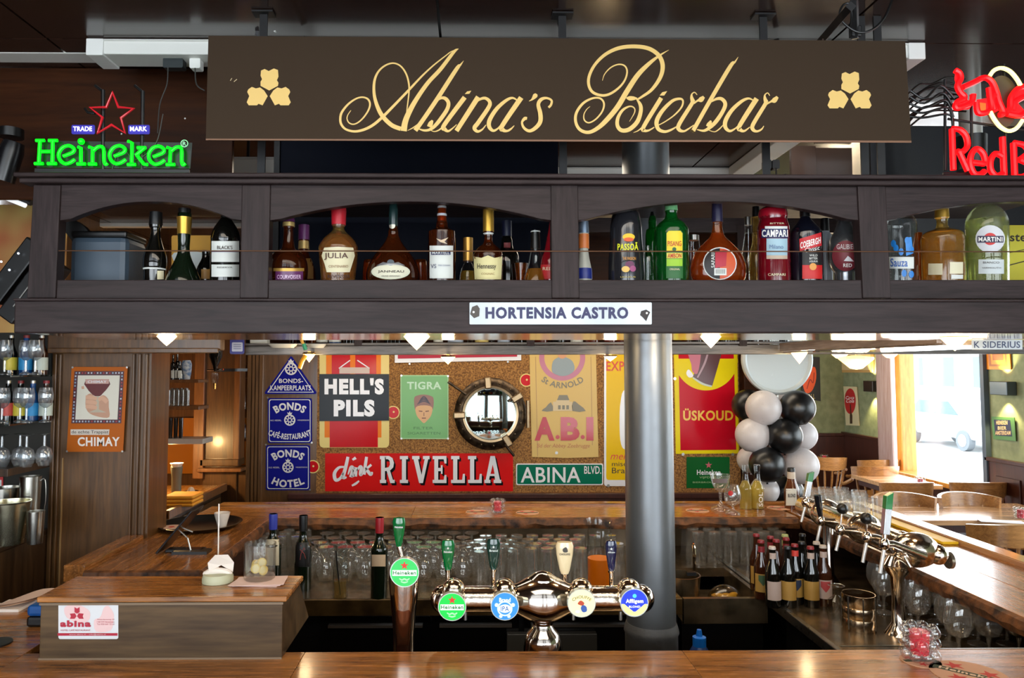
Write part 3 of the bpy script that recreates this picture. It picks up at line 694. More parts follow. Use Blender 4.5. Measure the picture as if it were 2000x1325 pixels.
# right return of the shelf and the far shelf
rt = thing('bottle_shelf', 'dark overhead shelf beam running back above the right bar counter', 'shelf', (1.60, 2.4, 1.93))
obj('fascia_board', box(-0.02, 0.0, 0.09, 1.37, 0.0, 0.045), wood('return_reflection_wood', (100, 84, 74), (150, 130, 116), 'Y', 1, 0.1, 0.7), rt, bevel=0.003)  # pale tone paints the bright reflection onto the beam's inner face
obj('soffit_board', box(0, 0.44, 0.09, 1.37, -0.005, 0.012), wood('soffit_pale_wood', (90, 76, 66), (140, 122, 108), 'Y', 1, 0.12, 0.6), rt)
obj('rail', box(-0.02, 0.0, 0.09, 1.37, 0.14, 0.16), darkwood, rt)
fs_ = thing('bottle_shelf', 'far overhead wooden shelf full of bottles in front of the cork wall', 'shelf', (0, 3.8, 1.93))
fo = (0, 3.8, 1.93)
greyshelf = wood('far_shelf_weathered_wood', (52, 48, 46), (112, 108, 106), 'X', 1.4, 0.35, 0.3, 0.9)
obj('fascia_board', prism([(478, 676), (3200, 668), (3200, 690), (478, 694)], 3.8, 3.83, fo), greyshelf, fs_, bevel=0.004)
obj('rail', prism([(478, 671), (3200, 661), (3200, 667), (478, 675)], 3.79, 3.81, fo), greyshelf, fs_, bevel=0.002)
obj('shelf_board', box(V(478, 680, 3.8).x, V(2100, 680, 3.8).x, 0.02, 0.36, 0.015, 0.035), greyshelf, fs_)
obj('cornice', box(V(478, 680, 3.8).x, V(2100, 680, 3.8).x, -0.01, 0.02, 0.62, 0.70), darkwood, fs_)
obj('back_board', box(V(478, 680, 3.8).x, V(1560, 680, 3.8).x, 0.37, 0.38, 0.03, 0.7), panelbrown, fs_)
for x in (700, 1036, 1450): 
    p = V(x, 660, 3.8); obj('post', box(p.x-0.02, p.x+0.02, -0.012, 0.02, 0.03, 0.66), darkwoodv, fs_, bevel=0.002)
# ================================================================== NAME BOARD
nb = Flat('name_board', 'long dark brown name board with gold script lettering above the shelf', 'sign', 1090, 270, Y=1.9)
boardm = M((58, 46, 35), 0.6, spec=.08, name='board_brown_paint')
nb.shape('board', [(407, 70), (1768, 80), (1780, 275), (402, 271)], boardm, 0, thick=0.018)
nb.shape('edge_strip', [(402, 271), (1780, 275), (1780, 279), (402, 274)], M((120, 84, 60), 0.5), 0.5)
def zo(ox, oy, s=6.625, w=1/6.625): return lambda p: (ox+p[0]/s, oy+p[1]/s, (p[2]*w if len(p) > 2 else 0))
A_ = zo(650, 80); B_ = zo(830, 80); C_ = zo(1110, 80); D_ = zo(1290, 80)
lettersA = [
 [(235,900,8),(195,960,12),(185,1010,14),(210,1060,16),(265,1080,16),(330,1055,18),(400,990,20),(460,900,22),(482,820,24),(455,755,24),(385,730,20),(300,750,22),(200,820,26),(120,920,30),(98,1000,30),(110,1080,30),(170,1145,28),(280,1172,30),(400,1150,34),(520,1090,36),(640,990,36),(760,870,34),(880,745,32),(1000,620,30),(1150,460,24),(1300,320,18),(1458,195,14),(1532,140,12),(1627,103,6)],
 [(1627,103,6),(1562,150,40),(1392,370,50),(1230,545,52),(1080,760,58),(980,940,68),(935,1060,74),(918,1168,80)],
 [(880,1140,55),(760,1090,55),(640,970,55),(570,830,48),(535,680,38),(540,520,32),(590,400,26),(680,320,22),(785,290,20),(880,330,20),(950,430,22),(985,560,22),(985,680,18),(965,850,14),(945,1000,10),(930,1080,8)],
 [(970,1162,6),(1040,1125,14),(1100,1080,10)]]
lettersB = [
 [(500,258,4),(460,310,24),(405,370,50),(160,750,55),(-30,1030,55),(-125,1160,60)],
 [(130,800,14),(200,745,30),(260,745,45),(303,800,48),(290,880,50),(220,990,52),(130,1100,45),(60,1150,35),(-10,1160,28),(-80,1140,14)],
 [(98,1030,24),(75,1070,60),(55,1115,60)],
 [(60,1150,6),(120,1175,12),(190,1150,18),(260,1080,12)],
 [(515,732,60),(250,1090,55),(258,1145,48),(300,1170,30),(350,1140,18),(410,1085,10)],
 [(690,728,65),(408,1168,58)],
 [(620,830,14),(700,765,30),(780,745,38),(838,795,46),(820,870,52),(690,1060,55),(640,1130,52),(680,1175,35),(740,1150,22),(790,1090,10)],
 [(1190,770,18),(1130,742,28),(1050,775,40),(930,880,50),(840,1020,55),(830,1110,52),(880,1165,35),(940,1140,22),(990,1080,14)],
 [(1245,738,65),(1000,1100,58),(1010,1155,50),(1060,1170,30),(1110,1145,24),(1155,1100,8)],
 [(1345,785,6),(1385,762,25),(1425,715,60),(1440,690,30)],
 [(1598,868,30),(1630,830,30),(1635,775,28),(1570,745,30),(1500,765,45),(1465,830,48),(1490,940,55),(1490,1050,55),(1430,1130,50),(1350,1170,40),(1280,1130,34),(1255,1060,28),(1290,1010,42),(1320,1010,35)]]
lettersC = [
 [(440,515,6),(470,430,12),(550,345,16),(650,305,18),(730,325,20),(760,400,22),(730,510,24),(650,610,28),(530,690,32),(420,705,34),(310,660,36),(262,560,38),(275,440,38),(350,300,38),(480,175,42),(650,95,48),(850,72,50),(1040,100,52),(1170,190,54),(1220,320,56),(1190,470,50),(1080,630,40),(950,725,30),(880,765,18)],
 [(1300,118,4),(1180,190,26),(1050,290,48),(900,440,62),(760,650,66),(640,850,66),(500,1020,62),(380,1130,52),(260,1185,44),(150,1150,40),(95,1050,38),(105,930,36),(190,810,32),(310,745,26),(410,745,24),(460,810,24),(440,910,22),(360,1010,20),(270,1060,18),(210,1030,18),(200,960,14),(235,890,10),(280,850,5)],
 [(750,740,14),(790,745,55),(840,745,50),(890,745,14)],
 [(880,750,16),(930,830,45),(935,920,50),(890,1050,55),(790,1145,55),(690,1160,52),(635,1100,48),(640,1000,44),(700,900,34),(790,850,20),(850,870,16),(855,930,14),(790,1045,5)],
 [(1200,740,55),(975,1110,52),(985,1162,40),(1040,1160,24),(1110,1120,14)],
 [(840,1190,5),(900,1165,14),(960,1116,18)]]
lettersD = [
 [(-28,1092,12),(60,1045,14),(180,960,18),(270,860,22),(290,780,24),(250,750,30),(150,780,40),(20,910,50),(-50,1040,55),(-30,1140,48),(50,1175,36),(130,1155,28),(210,1110,14)],
 [(420,780,55),(395,830,50),(240,1080,52),(240,1150,48),(300,1170,28),(360,1140,20),(430,1090,10)],
 [(472,700,10),(440,668,14),(405,690,18),(402,735,40),(420,790,60)],
 [(430,810,24),(480,775,26),(520,762,66),(560,725,34)],
 [(1003,210,4),(960,275,24),(905,325,50),(700,670,52),(445,1120,52),(420,1172,60)],
 [(640,800,12),(720,755,34),(790,755,45),(835,820,50),(800,920,50),(720,1040,52),(640,1120,45),(560,1165,32),(470,1150,12)],
 [(650,1035,20),(630,1080,60),(610,1115,56)],
 [(600,1150,5),(690,1180,12),(750,1150,16),(810,1090,12)],
 [(1190,770,16),(1130,750,28),(1040,790,42),(920,900,50),(840,1030,55),(835,1120,50),(890,1170,34),(960,1140,20),(1010,1090,12)],
 [(1240,750,65),(1020,1100,55),(1030,1155,48),(1080,1170,28),(1150,1120,12)],
 [(1365,790,55),(1340,840,50),(1195,1080,52),(1190,1150,48),(1240,1175,30),(1300,1150,22),(1332,1105,8)],
 [(1408,715,10),(1380,680,14),(1345,705,18),(1345,750,40),(1362,800,60)],
 [(1370,820,24),(1425,790,26),(1465,775,66),(1508,730,34)]]
for nm, ls, fn in (('script_lettering', lettersA, A_), ('script_lettering', lettersB, B_), ('script_lettering', lettersC, C_), ('script_lettering', lettersD, D_)):
    for q, st in enumerate(ls):
        nb.strokes(nm, [st], gold, 1+0.35*q, fn=fn)
dots = [zo(830, 80)(p)[:2] for p in ((515,690),(545,655),(600,645),(575,685))], [zo(1110, 80)(p)[:2] for p in ((1180,708),(1215,665),(1280,650),(1240,708))]
nb.shapes('script_lettering', dots, gold, 1)
top_ = [(510,138),(517,135),(525,139),(535,134),(543,137),(544,150),(541,157),(544,162),(543,168),(526,177),(509,168),(509,160),(512,155),(509,148)]
left_ = [(485,175),(492,170),(500,173),(508,171),(516,177),(523,188),(513,206),(505,203),(502,206),(486,206),(482,200),(487,188),(483,180)]
for dx, dy, lb in ((0, 0, 'left'), (1134, 6, 'right')):
    for pet in (top_, left_, [(1050-x, y) for x, y in left_]):
        nb.shape('trefoil_leaf', [(x+dx, y+dy) for x, y in pet], gold, 1)
nb.strokes('scratch', [[(450,158,1.2),(453,153,1.4)],[(457,160,1.2),(463,155,1.4)]], M((190,170,130),0.6), 1, smooth=False)

# enamel street plates
def plate_screws(f, pts, r=3.5):
    for x, y in pts: f.shape('screw', circ(x, y, r, 10), steel, 2)
hp = Flat('street_plate', 'white enamel plate reading HORTENSIA CASTRO on the shelf beam', 'sign', 1095, 633, Y=1.948)
hp.shape('plate', rect(917, 591, 1273, 634, 2), M((196, 206, 214), 0.25, coat=0.5), 0, thick=0.002)
hp.text('lettering', 'HORTENSIA CASTRO', 948, 600, 1227, 623, M((12, 12, 78), 0.4), 2, 0.045)
hp.shape('rust_patch', [(922,600),(932,596),(937,603),(936,618),(926,622),(918,614)], M((84,80,76),0.7), 1)
hp.shape('rust_patch', [(1252,608),(1262,605),(1270,610),(1266,618),(1262,628),(1255,620),(1250,616)], M((60,56,56),0.7), 1)
hp.shapes('screw', [circ(925,610,2.2,10), circ(1263,612,2.2,10)], white, 3)
si = Flat('street_plate', 'small blue and white plate reading SIDERIUS on the far right beam', 'sign', 1950, 682, Y=2.42)
si.shape('plate', rect(1898, 664, 1997, 683), M((200, 212, 222), 0.3), 0, thick=0.002)
si.text('lettering', 'K SIDERIUS', 1902, 667, 1992, 680, M((60, 74, 110), 0.4), 2, 0.01)
bt = Flat('hanging_tag', 'small blue and white card hanging at the left end of the far shelf', 'card', 463, 690, Y=3.75)
bt.shape('card', rect(449, 655, 477, 692, 3), M((60, 62, 140), 0.4), 0, thick=0.003)
bt.shape('card_text_panel', rect(453, 669, 474, 687, 2), M((200, 205, 225), 0.4), 1)
bt.shapes('printed_line', [rect(456, y, 471, y+1) for y in (673, 677, 681)], M((90, 90, 140), 0.5), 2)

# ================================================================== NEON SIGNS
Yn = 2.12
neon_green = M((0, 255, 20), 0.4, emit=1.6, name='neon_green'); neon_red = M((255, 10, 18), 0.35, emit=1.25, name='neon_red')
neon_dimred = M((196, 34, 44), 0.2, emit=0.35, name='dim_red_tube'); neon_white = M((236, 232, 255), 0.4, emit=2.2); neon_yel = M((255, 244, 140), 0.3, emit=2.2)
hn = Flat('neon_sign', 'green neon beer sign with a red outlined star standing on the shelf top', 'sign', 215, 343, Y=Yn, dk=0.001)
hz = zo(50, 160, 5.714, 1/5.714)
hn.shape('back_rail', [(65,328),(368,330),(368,337),(65,335)], black, -6, thick=0.012)
hn.shape('back_panel', [(70,272),(372,276),(368,327),(66,325)], M((16, 26, 18), 0.3), -14)
hn.tubes('bracket_arm', [[(196,172),(196,330)],[(274,174),(272,330)]], 0.006, black, -16, sub=0)
hn.tubes('bracket_arm', [[(180,163),(196,175)],[(258,163),(274,176)],[(160,208),(166,216),(180,218)]], 0.004, black, -16, sub=0)
e_ = [(425,832),(480,812),(532,788),(545,750),(490,715),(420,735),(375,800),(385,870),(440,915),(500,905),(552,870)]
words = {
 'H': [[(120,657),(215,657)],[(262,657),(360,657)],[(105,915),(200,915)],[(250,915),(348,915)],[(165,665),(152,905)],[(308,665),(303,905)],[(185,780),(285,780)]],
 'e': [e_], 'i': [[(590,730),(622,740),(620,905)],[(578,918),(672,918)]],
 'n': [[(710,730),(752,738),(750,905)],[(705,920),(795,920)],[(762,768),(820,725),(872,745),(880,880),(895,922),(915,910)]],
 'e2': [[(x+568, y) for x, y in e_]],
 'k': [[(1145,665),(1192,682),(1187,905)],[(1140,925),(1230,925)],[(1250,738),(1345,738)],[(1325,745),(1232,822)],[(1245,820),(1322,920),(1365,925)]],
 'e3': [[(x+1003, y+6) for x, y in e_]],
 'n2': [[(1580,735),(1622,742),(1612,905)],[(1572,925),(1668,925)],[(1632,772),(1690,730),(1742,750),(1745,885),(1758,928),(1785,912)]]}
for k, v in words.items():
    for st in v: hn.tubes('neon_letter', [st], 0.0048, neon_green, 2, sub=(4 if len(st) > 3 else 0), fn=hz)
p = hn.L(*hz((625, 668))[:2], 2); obj('neon_dot', sphere(0.0092, p, 16, 10), neon_green, hn.root, smooth=True)
hn.tubes('registered_mark', [[hz(q)[:2] for q in circ(1775, 690, 38, 20)]], 0.0011, M((150, 235, 170), 0.4, emit=0.8), 2, sub=0, closed=True)
hn.text('registered_mark', 'R', *hz((1757, 670))[:2], *hz((1793, 712))[:2], M((150, 235, 170), 0.4, emit=0.8), 2, 0.0)
star = [(975,120),(1040,285),(1210,300),(1068,405),(1115,575),(965,482),(808,575),(862,400),(725,290),(905,285)]
hn.tubes('star_tube', [[hz(q)[:2] for q in star]], 0.0042, neon_dimred, 2, sub=0, closed=True)
for a, t in (((535, 500, 745, 552), 'TRADE'), ((1168, 500, 1357, 552), 'MARK')):
    x0, y0 = hz(a[:2])[:2]; x1, y1 = hz(a[2:])[:2]
    hn.shape('light_box', rect(x0-5, y0-4, x1+4, y1+5, 3), M((40, 30, 150), 0.4, emit=0.35), -3, thick=0.004)
    hn.text('light_text', t, x0, y0, x1, y1, neon_white, 2, 0.02)
hn.tubes('cable', [[(215,330),(225,300),(240,290),(260,310),(300,280),(315,220)]], 0.0014, M((70,70,66),0.5), -12)

rn = Flat('neon_sign', 'red and yellow neon sign with a charging bull at the right edge', 'sign', 1940, 343, Y=2.16, dk=0.001)
rz_ = zo(1830, 110, 5.3, 1/5.3)
RB = [[(150,755),(165,1180)],[(155,752),(235,765),(295,830),(310,930),(260,990),(205,985)],[(225,990),(315,1190)],
      [(350,1098),(420,1108),(490,1108),(475,1015),(410,960),(355,1010),(338,1110),(375,1210),(440,1225),(490,1190)],
      [(672,840),(690,1240)],[(665,1035),(600,1010),(550,1080),(552,1180),(610,1240),(680,1215)],
      [(785,900),(800,1250)],[(790,898),(900,925),(935,1000),(850,1075)],[(850,1075),(940,1120),(950,1200),(880,1250),(805,1250)],
      [(1060,1010),(1065,1180),(1120,1240),(1180,1180),(1185,1010)],[(1290,880),(1300,1240)],[(1410,880),(1420,1240)]]
for st in RB: rn.tubes('neon_letter', [st], 0.0085, neon_red, 2, sub=(4 if len(st) > 2 else 0), fn=rz_)
bull = [[(180,150),(225,180),(238,240),(205,310),(235,380),(275,420),(270,460)],[(262,325),(380,272),(485,225),(560,270),(605,370),(635,480),(680,590),(640,610)],
        [(270,450),(200,480),(190,540),(280,520),(350,480),(368,400)],[(400,480),(420,590),(520,580),(560,540),(545,440),(530,330)],[(580,560),(560,460),(590,400)]]
for st in bull: rn.tubes('bull_tube', [st], 0.0085, neon_red, 3, sub=4, fn=rz_)
rn.shape('bull_shape', [rz_(q)[:2] for q in ((410,450),(560,430),(640,560),(560,600),(430,600),(400,520))], neon_red, 1)
rn.shape('bull_shape', [rz_(q)[:2] for q in ((190,140),(240,180),(250,300),(290,440),(380,480),(330,550),(190,560),(240,460),(180,240))], neon_red, 0.6)
rn.shape('bull_shape', [rz_(q)[:2] for q in ((430,480),(500,490),(500,570),(440,560))], M((255, 90, 30), 0.4, emit=1.1), 2.5)
for st in [[(700,590),(750,540),(760,430),(830,340),(920,310)],[(720,600),(850,620),(940,560)],[(780,560),(800,480),(900,420)]]:
    rn.tubes('bull_tube', [st], 0.0085, neon_red, 3, sub=4, fn=rz_)
rn.shape('bull_shape', [rz_(q)[:2] for q in ((730,560),(780,420),(900,330),(900,420),(830,480),(900,560),(900,650),(800,620))], neon_red, 1)
for st in [[(530,215),(575,155),(650,130),(735,160),(805,235),(850,312)],[(535,580),(585,670),(650,745),(730,780),(810,750),(872,668)]]:
    rn.tubes('sun_tube', [st], 0.0058, neon_yel, 6, sub=4, fn=rz_)
rn.shape('sun_disc', circ(1963, 196, 33, 28, 52), M((70, 58, 44), 0.5), -14)
rn.tubes('frame_bar', [[(1854,150),(1854,330)],[(1905,180),(1908,335)],[(1850,336),(2010,338)],[(1860,228),(2010,250)],[(1970,120),(1975,340)]], 0.004, iron, -20, sub=0)
for q in range(5): rn.tubes('loose_cable', [[(1782, 175+12*q), (1810, 190+9*q), (1840+6*q, 165+14*q), (1868, 190+18*q)]], 0.0035, black, -10-2*q)
bc = Flat('cable_bundle', 'tangle of black cables between the name board and the red neon', 'cable', 1815, 210, Y=2.3)
for q in range(7):
    y = 165+11*q; bc.tubes('cable', [[(1772, y+20), (1796, y+6*math.sin(q*2.1)), (1820, y-8+7*math.cos(q*1.7)), (1850, y-14), (1885, y-10+8*math.sin(q))]], 0.003+0.0008*(q % 3), black, q)
pp = V(1890, 95, 2.6)
pipe = thing('pipe', 'pale metal pipe coming out of the ceiling above the red neon', 'pipe', (pp.x, 2.6, 2.5))
obj('pipe_body', lathe([(0, 0.18), (0.036, 0.18), (0.036, 0.37), (0, 0.37)], 24), M((176, 176, 168), 0.3, 0.2), pipe, smooth=True)
obj('pipe_sleeve', lathe([(0, 0.06), (0.047, 0.06), (0.05, 0.18), (0, 0.181)], 24), black, pipe, smooth=True)
# ================================================================== BOTTLES ON THE OVERHEAD SHELF
YB = 2.11; ZB = 1.9985; SG = 'liquor bottles on the overhead shelf'
cream = M((222, 214, 178), 0.6); lab_w = M((214, 218, 214), 0.6); inkd = M((48, 40, 34), 0.6); redink = M((176, 28, 32), 0.5)
def bot(label, cx, prof, mat, Y=YB, liquid=None, z0=ZB, group=SG, name='bottle', flat=1.0, sub=3, cat='bottle'):
    b = Round(name, label, cat, cx, Y, prof, mat, z0=z0, group=group, sub=sub, flat=flat)
    if liquid:
        ly, lm = liquid
        zt = V(cx, ly, Y).z-b.o.z
        pr = [(max(r-0.0022, 0.001), z) for r, z in b.p if z < zt-0.002]
        pr.append((max(b.r_at(zt)-0.0022, .001), zt))
        pr[0] = (pr[0][0], 0.006)
        obj('drink', lathe([(0, 0.006)]+pr+[(0, zt)], 24, 1, flat), lm, b.root, smooth=True)
    return b
amberliq = glassy('amber_liquid', (240, 176, 74), 0.1, milk=0.28); goldliq = glassy('gold_liquid', (242, 210, 104), 0.1, milk=0.25); darkliq = glassy('cognac_liquid', (150, 70, 28), 0.1, milk=0.3)
# bay 1
t = thing('plastic_canister', 'slate blue plastic canister behind the left arch', 'container', (V(214, 500, 2.18).x, 2.18, ZB))
w = 54*2.18/FOC/1
obj('body', box(-w, w, -0.07, 0.07, 0, V(214, 462, 2.12).z-ZB), M((58, 72, 86), 0.45), t, bevel=0.018)
obj('lid', box(-w*0.97, w*0.97, -0.068, 0.068, V(214, 462, 2.12).z-ZB-0.004, V(214, 457, 2.12).z-ZB+0.008), black, t, bevel=0.006)
for dx in (-0.03, 0.03): obj('cable', tube([(dx, 0, 0.15), (dx*1.2, 0, 0.2), (dx*0.4-0.03, 0.02, 0.235)], 0.002, 6, smooth=3), black, t, smooth=True)
t = Flat('folded_cloth', 'black bunched cloth hanging at the left end inside the left arch', 'cloth', 150, 545, Y=2.12)
vs = smoothpts([(124,428),(150,432),(175,455),(172,478),(150,490),(160,520),(158,546),(140,546),(146,500),(140,470),(125,450)], 2, True)
t.shape('cloth', vs, blackrub, 0, thick=0.02)
bk = thing('booklet', 'small pale booklet lying at the left end of the shelf', 'booklet', tuple(V(150, 547, 2.05))[:2]+(ZB+0.075,))
obj('pages', box(-0.045, 0.04, -0.02, 0.03, 0, 0.006), M((190, 184, 140), 0.7), bk); obj('cover', box(-0.046, 0.041, -0.021, 0.031, 0.006, 0.0075), M((130, 130, 100), 0.6), bk)
st = thing('wood_riser', 'low dark wooden block under the booklet on the shelf', 'block', tuple(V(150, 547, 2.05))[:2]+(ZB,)); obj('block', box(-0.05, 0.05, -0.015, 0.03, 0, 0.0745), darkwood, st)
b = bot('dark bottle with black cap and cream side label beside the canister', 303, [(11,415),(12,443),(9,446),(9,458),(14,478),(21,500),(22,520),(20,530),(20,560)], darkglass)
b.cap('cap', [(11,415),(12,440)], black); b.band('label_band', 525, 528, lab_w); b.band('label', 529, 546, cream, 307, 320)
b = bot('black sparkling wine bottle with gold foil neck', 359, [(11,408),(11,418),(13,420),(12,458),(11,490),(16,508),(25,528),(33,548),(34,570)], greendark)
b.cap('cap', [(11,408),(11,417)], black); b.cap('foil', [(14,425),(13,430),(12,458)], M((196, 152, 62), 0.35, 0.8)); b.band('ring', 414, 416, lab_w)
ob = Flat('advert_board', 'orange board with a white shield shape behind the left bottles', 'sign', 385, 545, Y=2.3)
ob.shape('board', rect(335, 460, 428, 570, 4), M((208, 148, 20), 0.5), 0, thick=0.004)
ob.shape('shield', smoothpts([(340,494),(405,494),(404,510),(392,516),(386,545),(378,530),(345,516)], 3, True), lab_w, 1)
b = bot('wide dark bottle with two white paper labels at the right of the left arch', 440, [(8,418),(8,424),(13,432),(24,450),(28,466),(28,480),(28,570)], darkglass)
b.cap('cap', [(9,418),(9,426)], black); b.band('label', 471, 512, lab_w, 413, 467); b.band('label_band', 490, 492.5, M((90,70,110),.5), 413, 467, 2); b.band('label', 517, 541, lab_w, 413, 467)
b.text('lettering', "BLACK'S", 424, 480, 454, 487, inkd, 3, 0.01); b.text('lettering', 'RESERVA', 424, 521, 454, 524, inkd, 3)
b = bot('small dark bottle with gold label half hidden behind the wide dark bottle', 402, [(8,490),(8,505),(16,522),(18,535),(18,560)], darkglass, Y=2.2)
b.band('label', 526, 545, M((150,110,50),.5), 393, 414)
# bay 2
purple = M((96, 40, 92), 0.35)
b = bot('bulbous dark cognac bottle with purple cap and purple label', 563, [(11,424),(11,443),(9,446),(12,484),(24,492),(34,505),(38,522),(37,547),(33,575)], amberdark, liquid=(452, darkliq))
b.cap('cap', [(10,424),(11,434)], purple); b.cap('collar', [(11,435),(11,443)], M((206,176,110),.4,.5)); b.band('label', 530, 552, purple, 538, 592); b.band('label_band', 524, 530, M((190,150,70),.4,.5), 534, 594)
b.text('lettering', 'COURVOISIER', 541, 537, 588, 545, M((230,200,230),.5), 3, 0.01)
b = bot('bottle with purple and gold capsule behind the cognac bottle', 593, [(10,440),(10,468),(9,488),(11,500),(22,525),(24,560)], amberdark, Y=2.22)
b.cap('cap', [(10,440),(10,469)], purple); b.cap('collar', [(9,470),(10,487)], M((206,176,110),.4,.5)); b.band('label', 505, 545, M((120,90,40),.5), 585, 612)
b = bot('amber tequila bottle with red cap and cream label reading JULIA', 661, [(13,403),(13,440),(11,443),(13,452),(28,466),(37,480),(38,494),(35,525),(33,547),(30,575)], yellowg, liquid=(460, amberliq))
b.cap('cap', [(13,403),(14,412),(13,440)], M((190,30,44),.4)); b.poly('label', [(633,484),(660,482),(690,484),(693,500),(688,516),(683,532),(638,532),(634,516),(628,500)], cream, 1)
b.text('lettering', 'JULIA', 633, 494, 680, 508, M((90,60,50),.5), 3, 0.015); b.text('lettering', 'CENTENARIO', 642, 518, 680, 523, M((150,110,70),.5), 3)
b.text('lettering', 'REVENSIER', 640, 537, 684, 544, inkd, 3)
b = bot('squat amber brandy decanter with long dark stopper and oval cream label', 768, [(7,398),(8,445),(10,452),(11,462),(20,478),(35,497),(47,516),(52,535),(51,552),(42,578)], amberdark, liquid=(470, darkliq))
b.cap('stopper', [(6,398),(8,404),(8,440),(6,446)], M((20,44,44),.3)); b.disc('label', 763, 531, 38, M((206,206,184),.6), 1, ry=15); b.disc('label_rim', 763, 531, 35, M((214,212,190),.6), 2, ry=12)
b.disc('crest', 763, 513, 7, M((150,164,178),.3,.7), 1, ry=6); b.poly('crest', [(735,519),(748,512),(763,515),(778,512),(791,519),(763,517)], M((190,196,204),.3,.8), 2)
b.disc('seal', 766, 441, 6, M((190,190,176),.4,.6), 1.5); b.text('lettering', 'JANNEAU', 738, 528, 789, 534, inkd, 3, 0.012); b.text('lettering', 'GRAND ARMAGNAC', 745, 538, 782, 541, inkd, 3)
for cx in (722, 822):
    b = bot('small amber flask standing beside the brandy decanter, %s side' % ('left' if cx < 768 else 'right'), cx, [(8,508),(12,511),(14,545),(14,565)], amber, Y=2.24, liquid=(514, amberliq))
b = bot('dark cognac bottle with clear stopper and white label reading VS', 863, [(8,399),(10,432),(11,436),(13,446),(24,452),(27,462),(27,545),(26,575)], amberdark, liquid=(446, darkliq))
b.cap('stopper', [(5,399),(8,404),(7,414),(9,420),(7,432)], M((206,210,214),.25,.3)); b.band('label', 480, 544, lab_w, 839, 885); b.band('label_band', 490, 498, M((34,38,84),.5), 842, 880, 2)
b.text('lettering', 'MARTELL', 844, 491.5, 878, 496.5, lab_w, 3, 0.01); b.text('lettering', 'VS', 841, 516, 852, 524, M((40,44,90),.5), 3); b.text('lettering', 'FINE COGNAC', 856, 517, 880, 520, M((90,100,140),.5), 3)
b.poly('swallow', [(852,466),(862,469),(876,464),(868,472),(874,477),(860,473)], M((206,180,150),.4), 1)
b = bot('small clear bottle with gold capsule between two cognac bottles', 914, [(8,465),(9,510),(8,514),(14,527),(17,545),(17,570)], clear, Y=2.2, liquid=(530, goldliq)); b.cap('cap', [(9,465),(9,510)], M((198,152,74),.35,.7))
b = bot('cognac bottle with tall gold capsule and cream vine label', 954, [(10,410),(10,454),(8,458),(9,474),(20,484),(27,494),(29,505),(28,570)], amberdark, liquid=(476, darkliq))
b.cap('cap', [(10,410),(10,453)], M((196,152,60),.35,.75)); b.band('ring', 456, 459, lab_w); b.poly('label', [(925,501),(940,504),(953,499),(966,504),(981,501),(979,546),(927,546)], M((216,206,150),.6), 1)
b.text('lettering', 'Hennessy', 932, 515, 969, 528, inkd, 3, 0.012);
b.text('lettering', 'COGNAC', 940, 533, 966, 537, M((150,120,70),.6), 3)
b = bot('tall dark bottle with dark blue capsule right of the vine label bottle', 990, [(9,432),(9,462),(11,470),(13,486),(24,500),(25,560)], darkglass, Y=2.24); b.cap('cap', [(9,432),(9,462)], M((24,28,50),.35)); b.band('neck_label', 474, 484, M((120,50,50),.5), 984, 997)
b = bot('low glass with orange slice colours behind the dark bottles', 1018, [(14,515),(12,530),(9,560)], amber, Y=2.2)
b = bot('clear conical bottle with black cap at the right of the middle arch', 1046, [(9,450),(9,488),(10,492),(16,520),(23,545),(25,565)], clear, liquid=(526, amberliq)); b.cap('cap', [(8,450),(9,486)], black); b.band('ring', 452, 454, lab_w)
b = bot('red bottle with red label at the far right of the middle arch', 1078, [(4,430),(7,450),(14,485),(21,505),(23,525),(22,560)], M((120,14,24),.1,coat=.5)); b.band('label', 517, 545, M((176,30,34),.5), 1056, 1084); b.text('lettering', 'RED', 1060, 522, 1080, 528, cream, 3)
# bay 3
b = bot('sparkling bottle with silver foil and orange neck at the left of the third arch', 1140, [(9,433),(10,456),(9,486),(11,505),(15,525),(16,545),(16,565)], M((170,170,160),.25)); b.cap('foil', [(9,433),(10,456)], M((140,156,176),.35,.7)); b.cap('neck_label', [(10,458),(10,486)], M((200,110,50),.4)); b.band('label', 525, 546, M((26,40,120),.4))
b = bot('rounded black liqueur bottle with sun mark and yellow lettering', 1223, [(18,408),(26,418),(30,438),(31,450),(32,475),(35,520),(35,575)], M((34,34,38),.12,coat=.6))
b.disc('sun_mark', 1228, 463, 12, M((232,190,30),.4), 1, ry=7); b.disc('sun_mark', 1228, 468, 10, M((214,84,20),.4), 2, ry=4); b.text('lettering', 'PASSOÃ', 1206, 473, 1247, 489, M((222,222,40),.4), 2, 0.03)
b.text('lettering', 'THE PASSION', 1216, 502, 1242, 508, M((220,150,50),.4), 2, 0.01); b.disc('fruit', 1230, 517, 9, M((96,30,74),.4), 1, ry=7); b.disc('fruit', 1222, 526, 8, M((222,180,90),.4), 2, ry=6); b.disc('fruit', 1236, 525, 6, M((150,60,110),.4), 2.5); b.text('lettering', 'LIQUEUR', 1212, 540, 1242, 543, M((200,180,80),.4), 2)
b = bot('clear bottle with pointed black pourer left of the green bottle', 1275, [(2,416),(6,424),(8,432),(8,446),(14,460),(15,560)], greeng, Y=2.24); b.cap('pourer', [(2,414),(5,424),(7,432)], black)
b = bot('small clear flask low beside the green bottle', 1266, [(5,480),(6,492),(10,505),(12,560)], clear, Y=2.13)
b = bot('green liqueur bottle with yellow label and pale green cap', 1312, [(11,400),(12,412),(11,418),(14,428),(24,436),(31,446),(33,462),(32,575)], greeng, liquid=(432, glassy('green_liquid', (30,150,50), .1, milk=.4)))
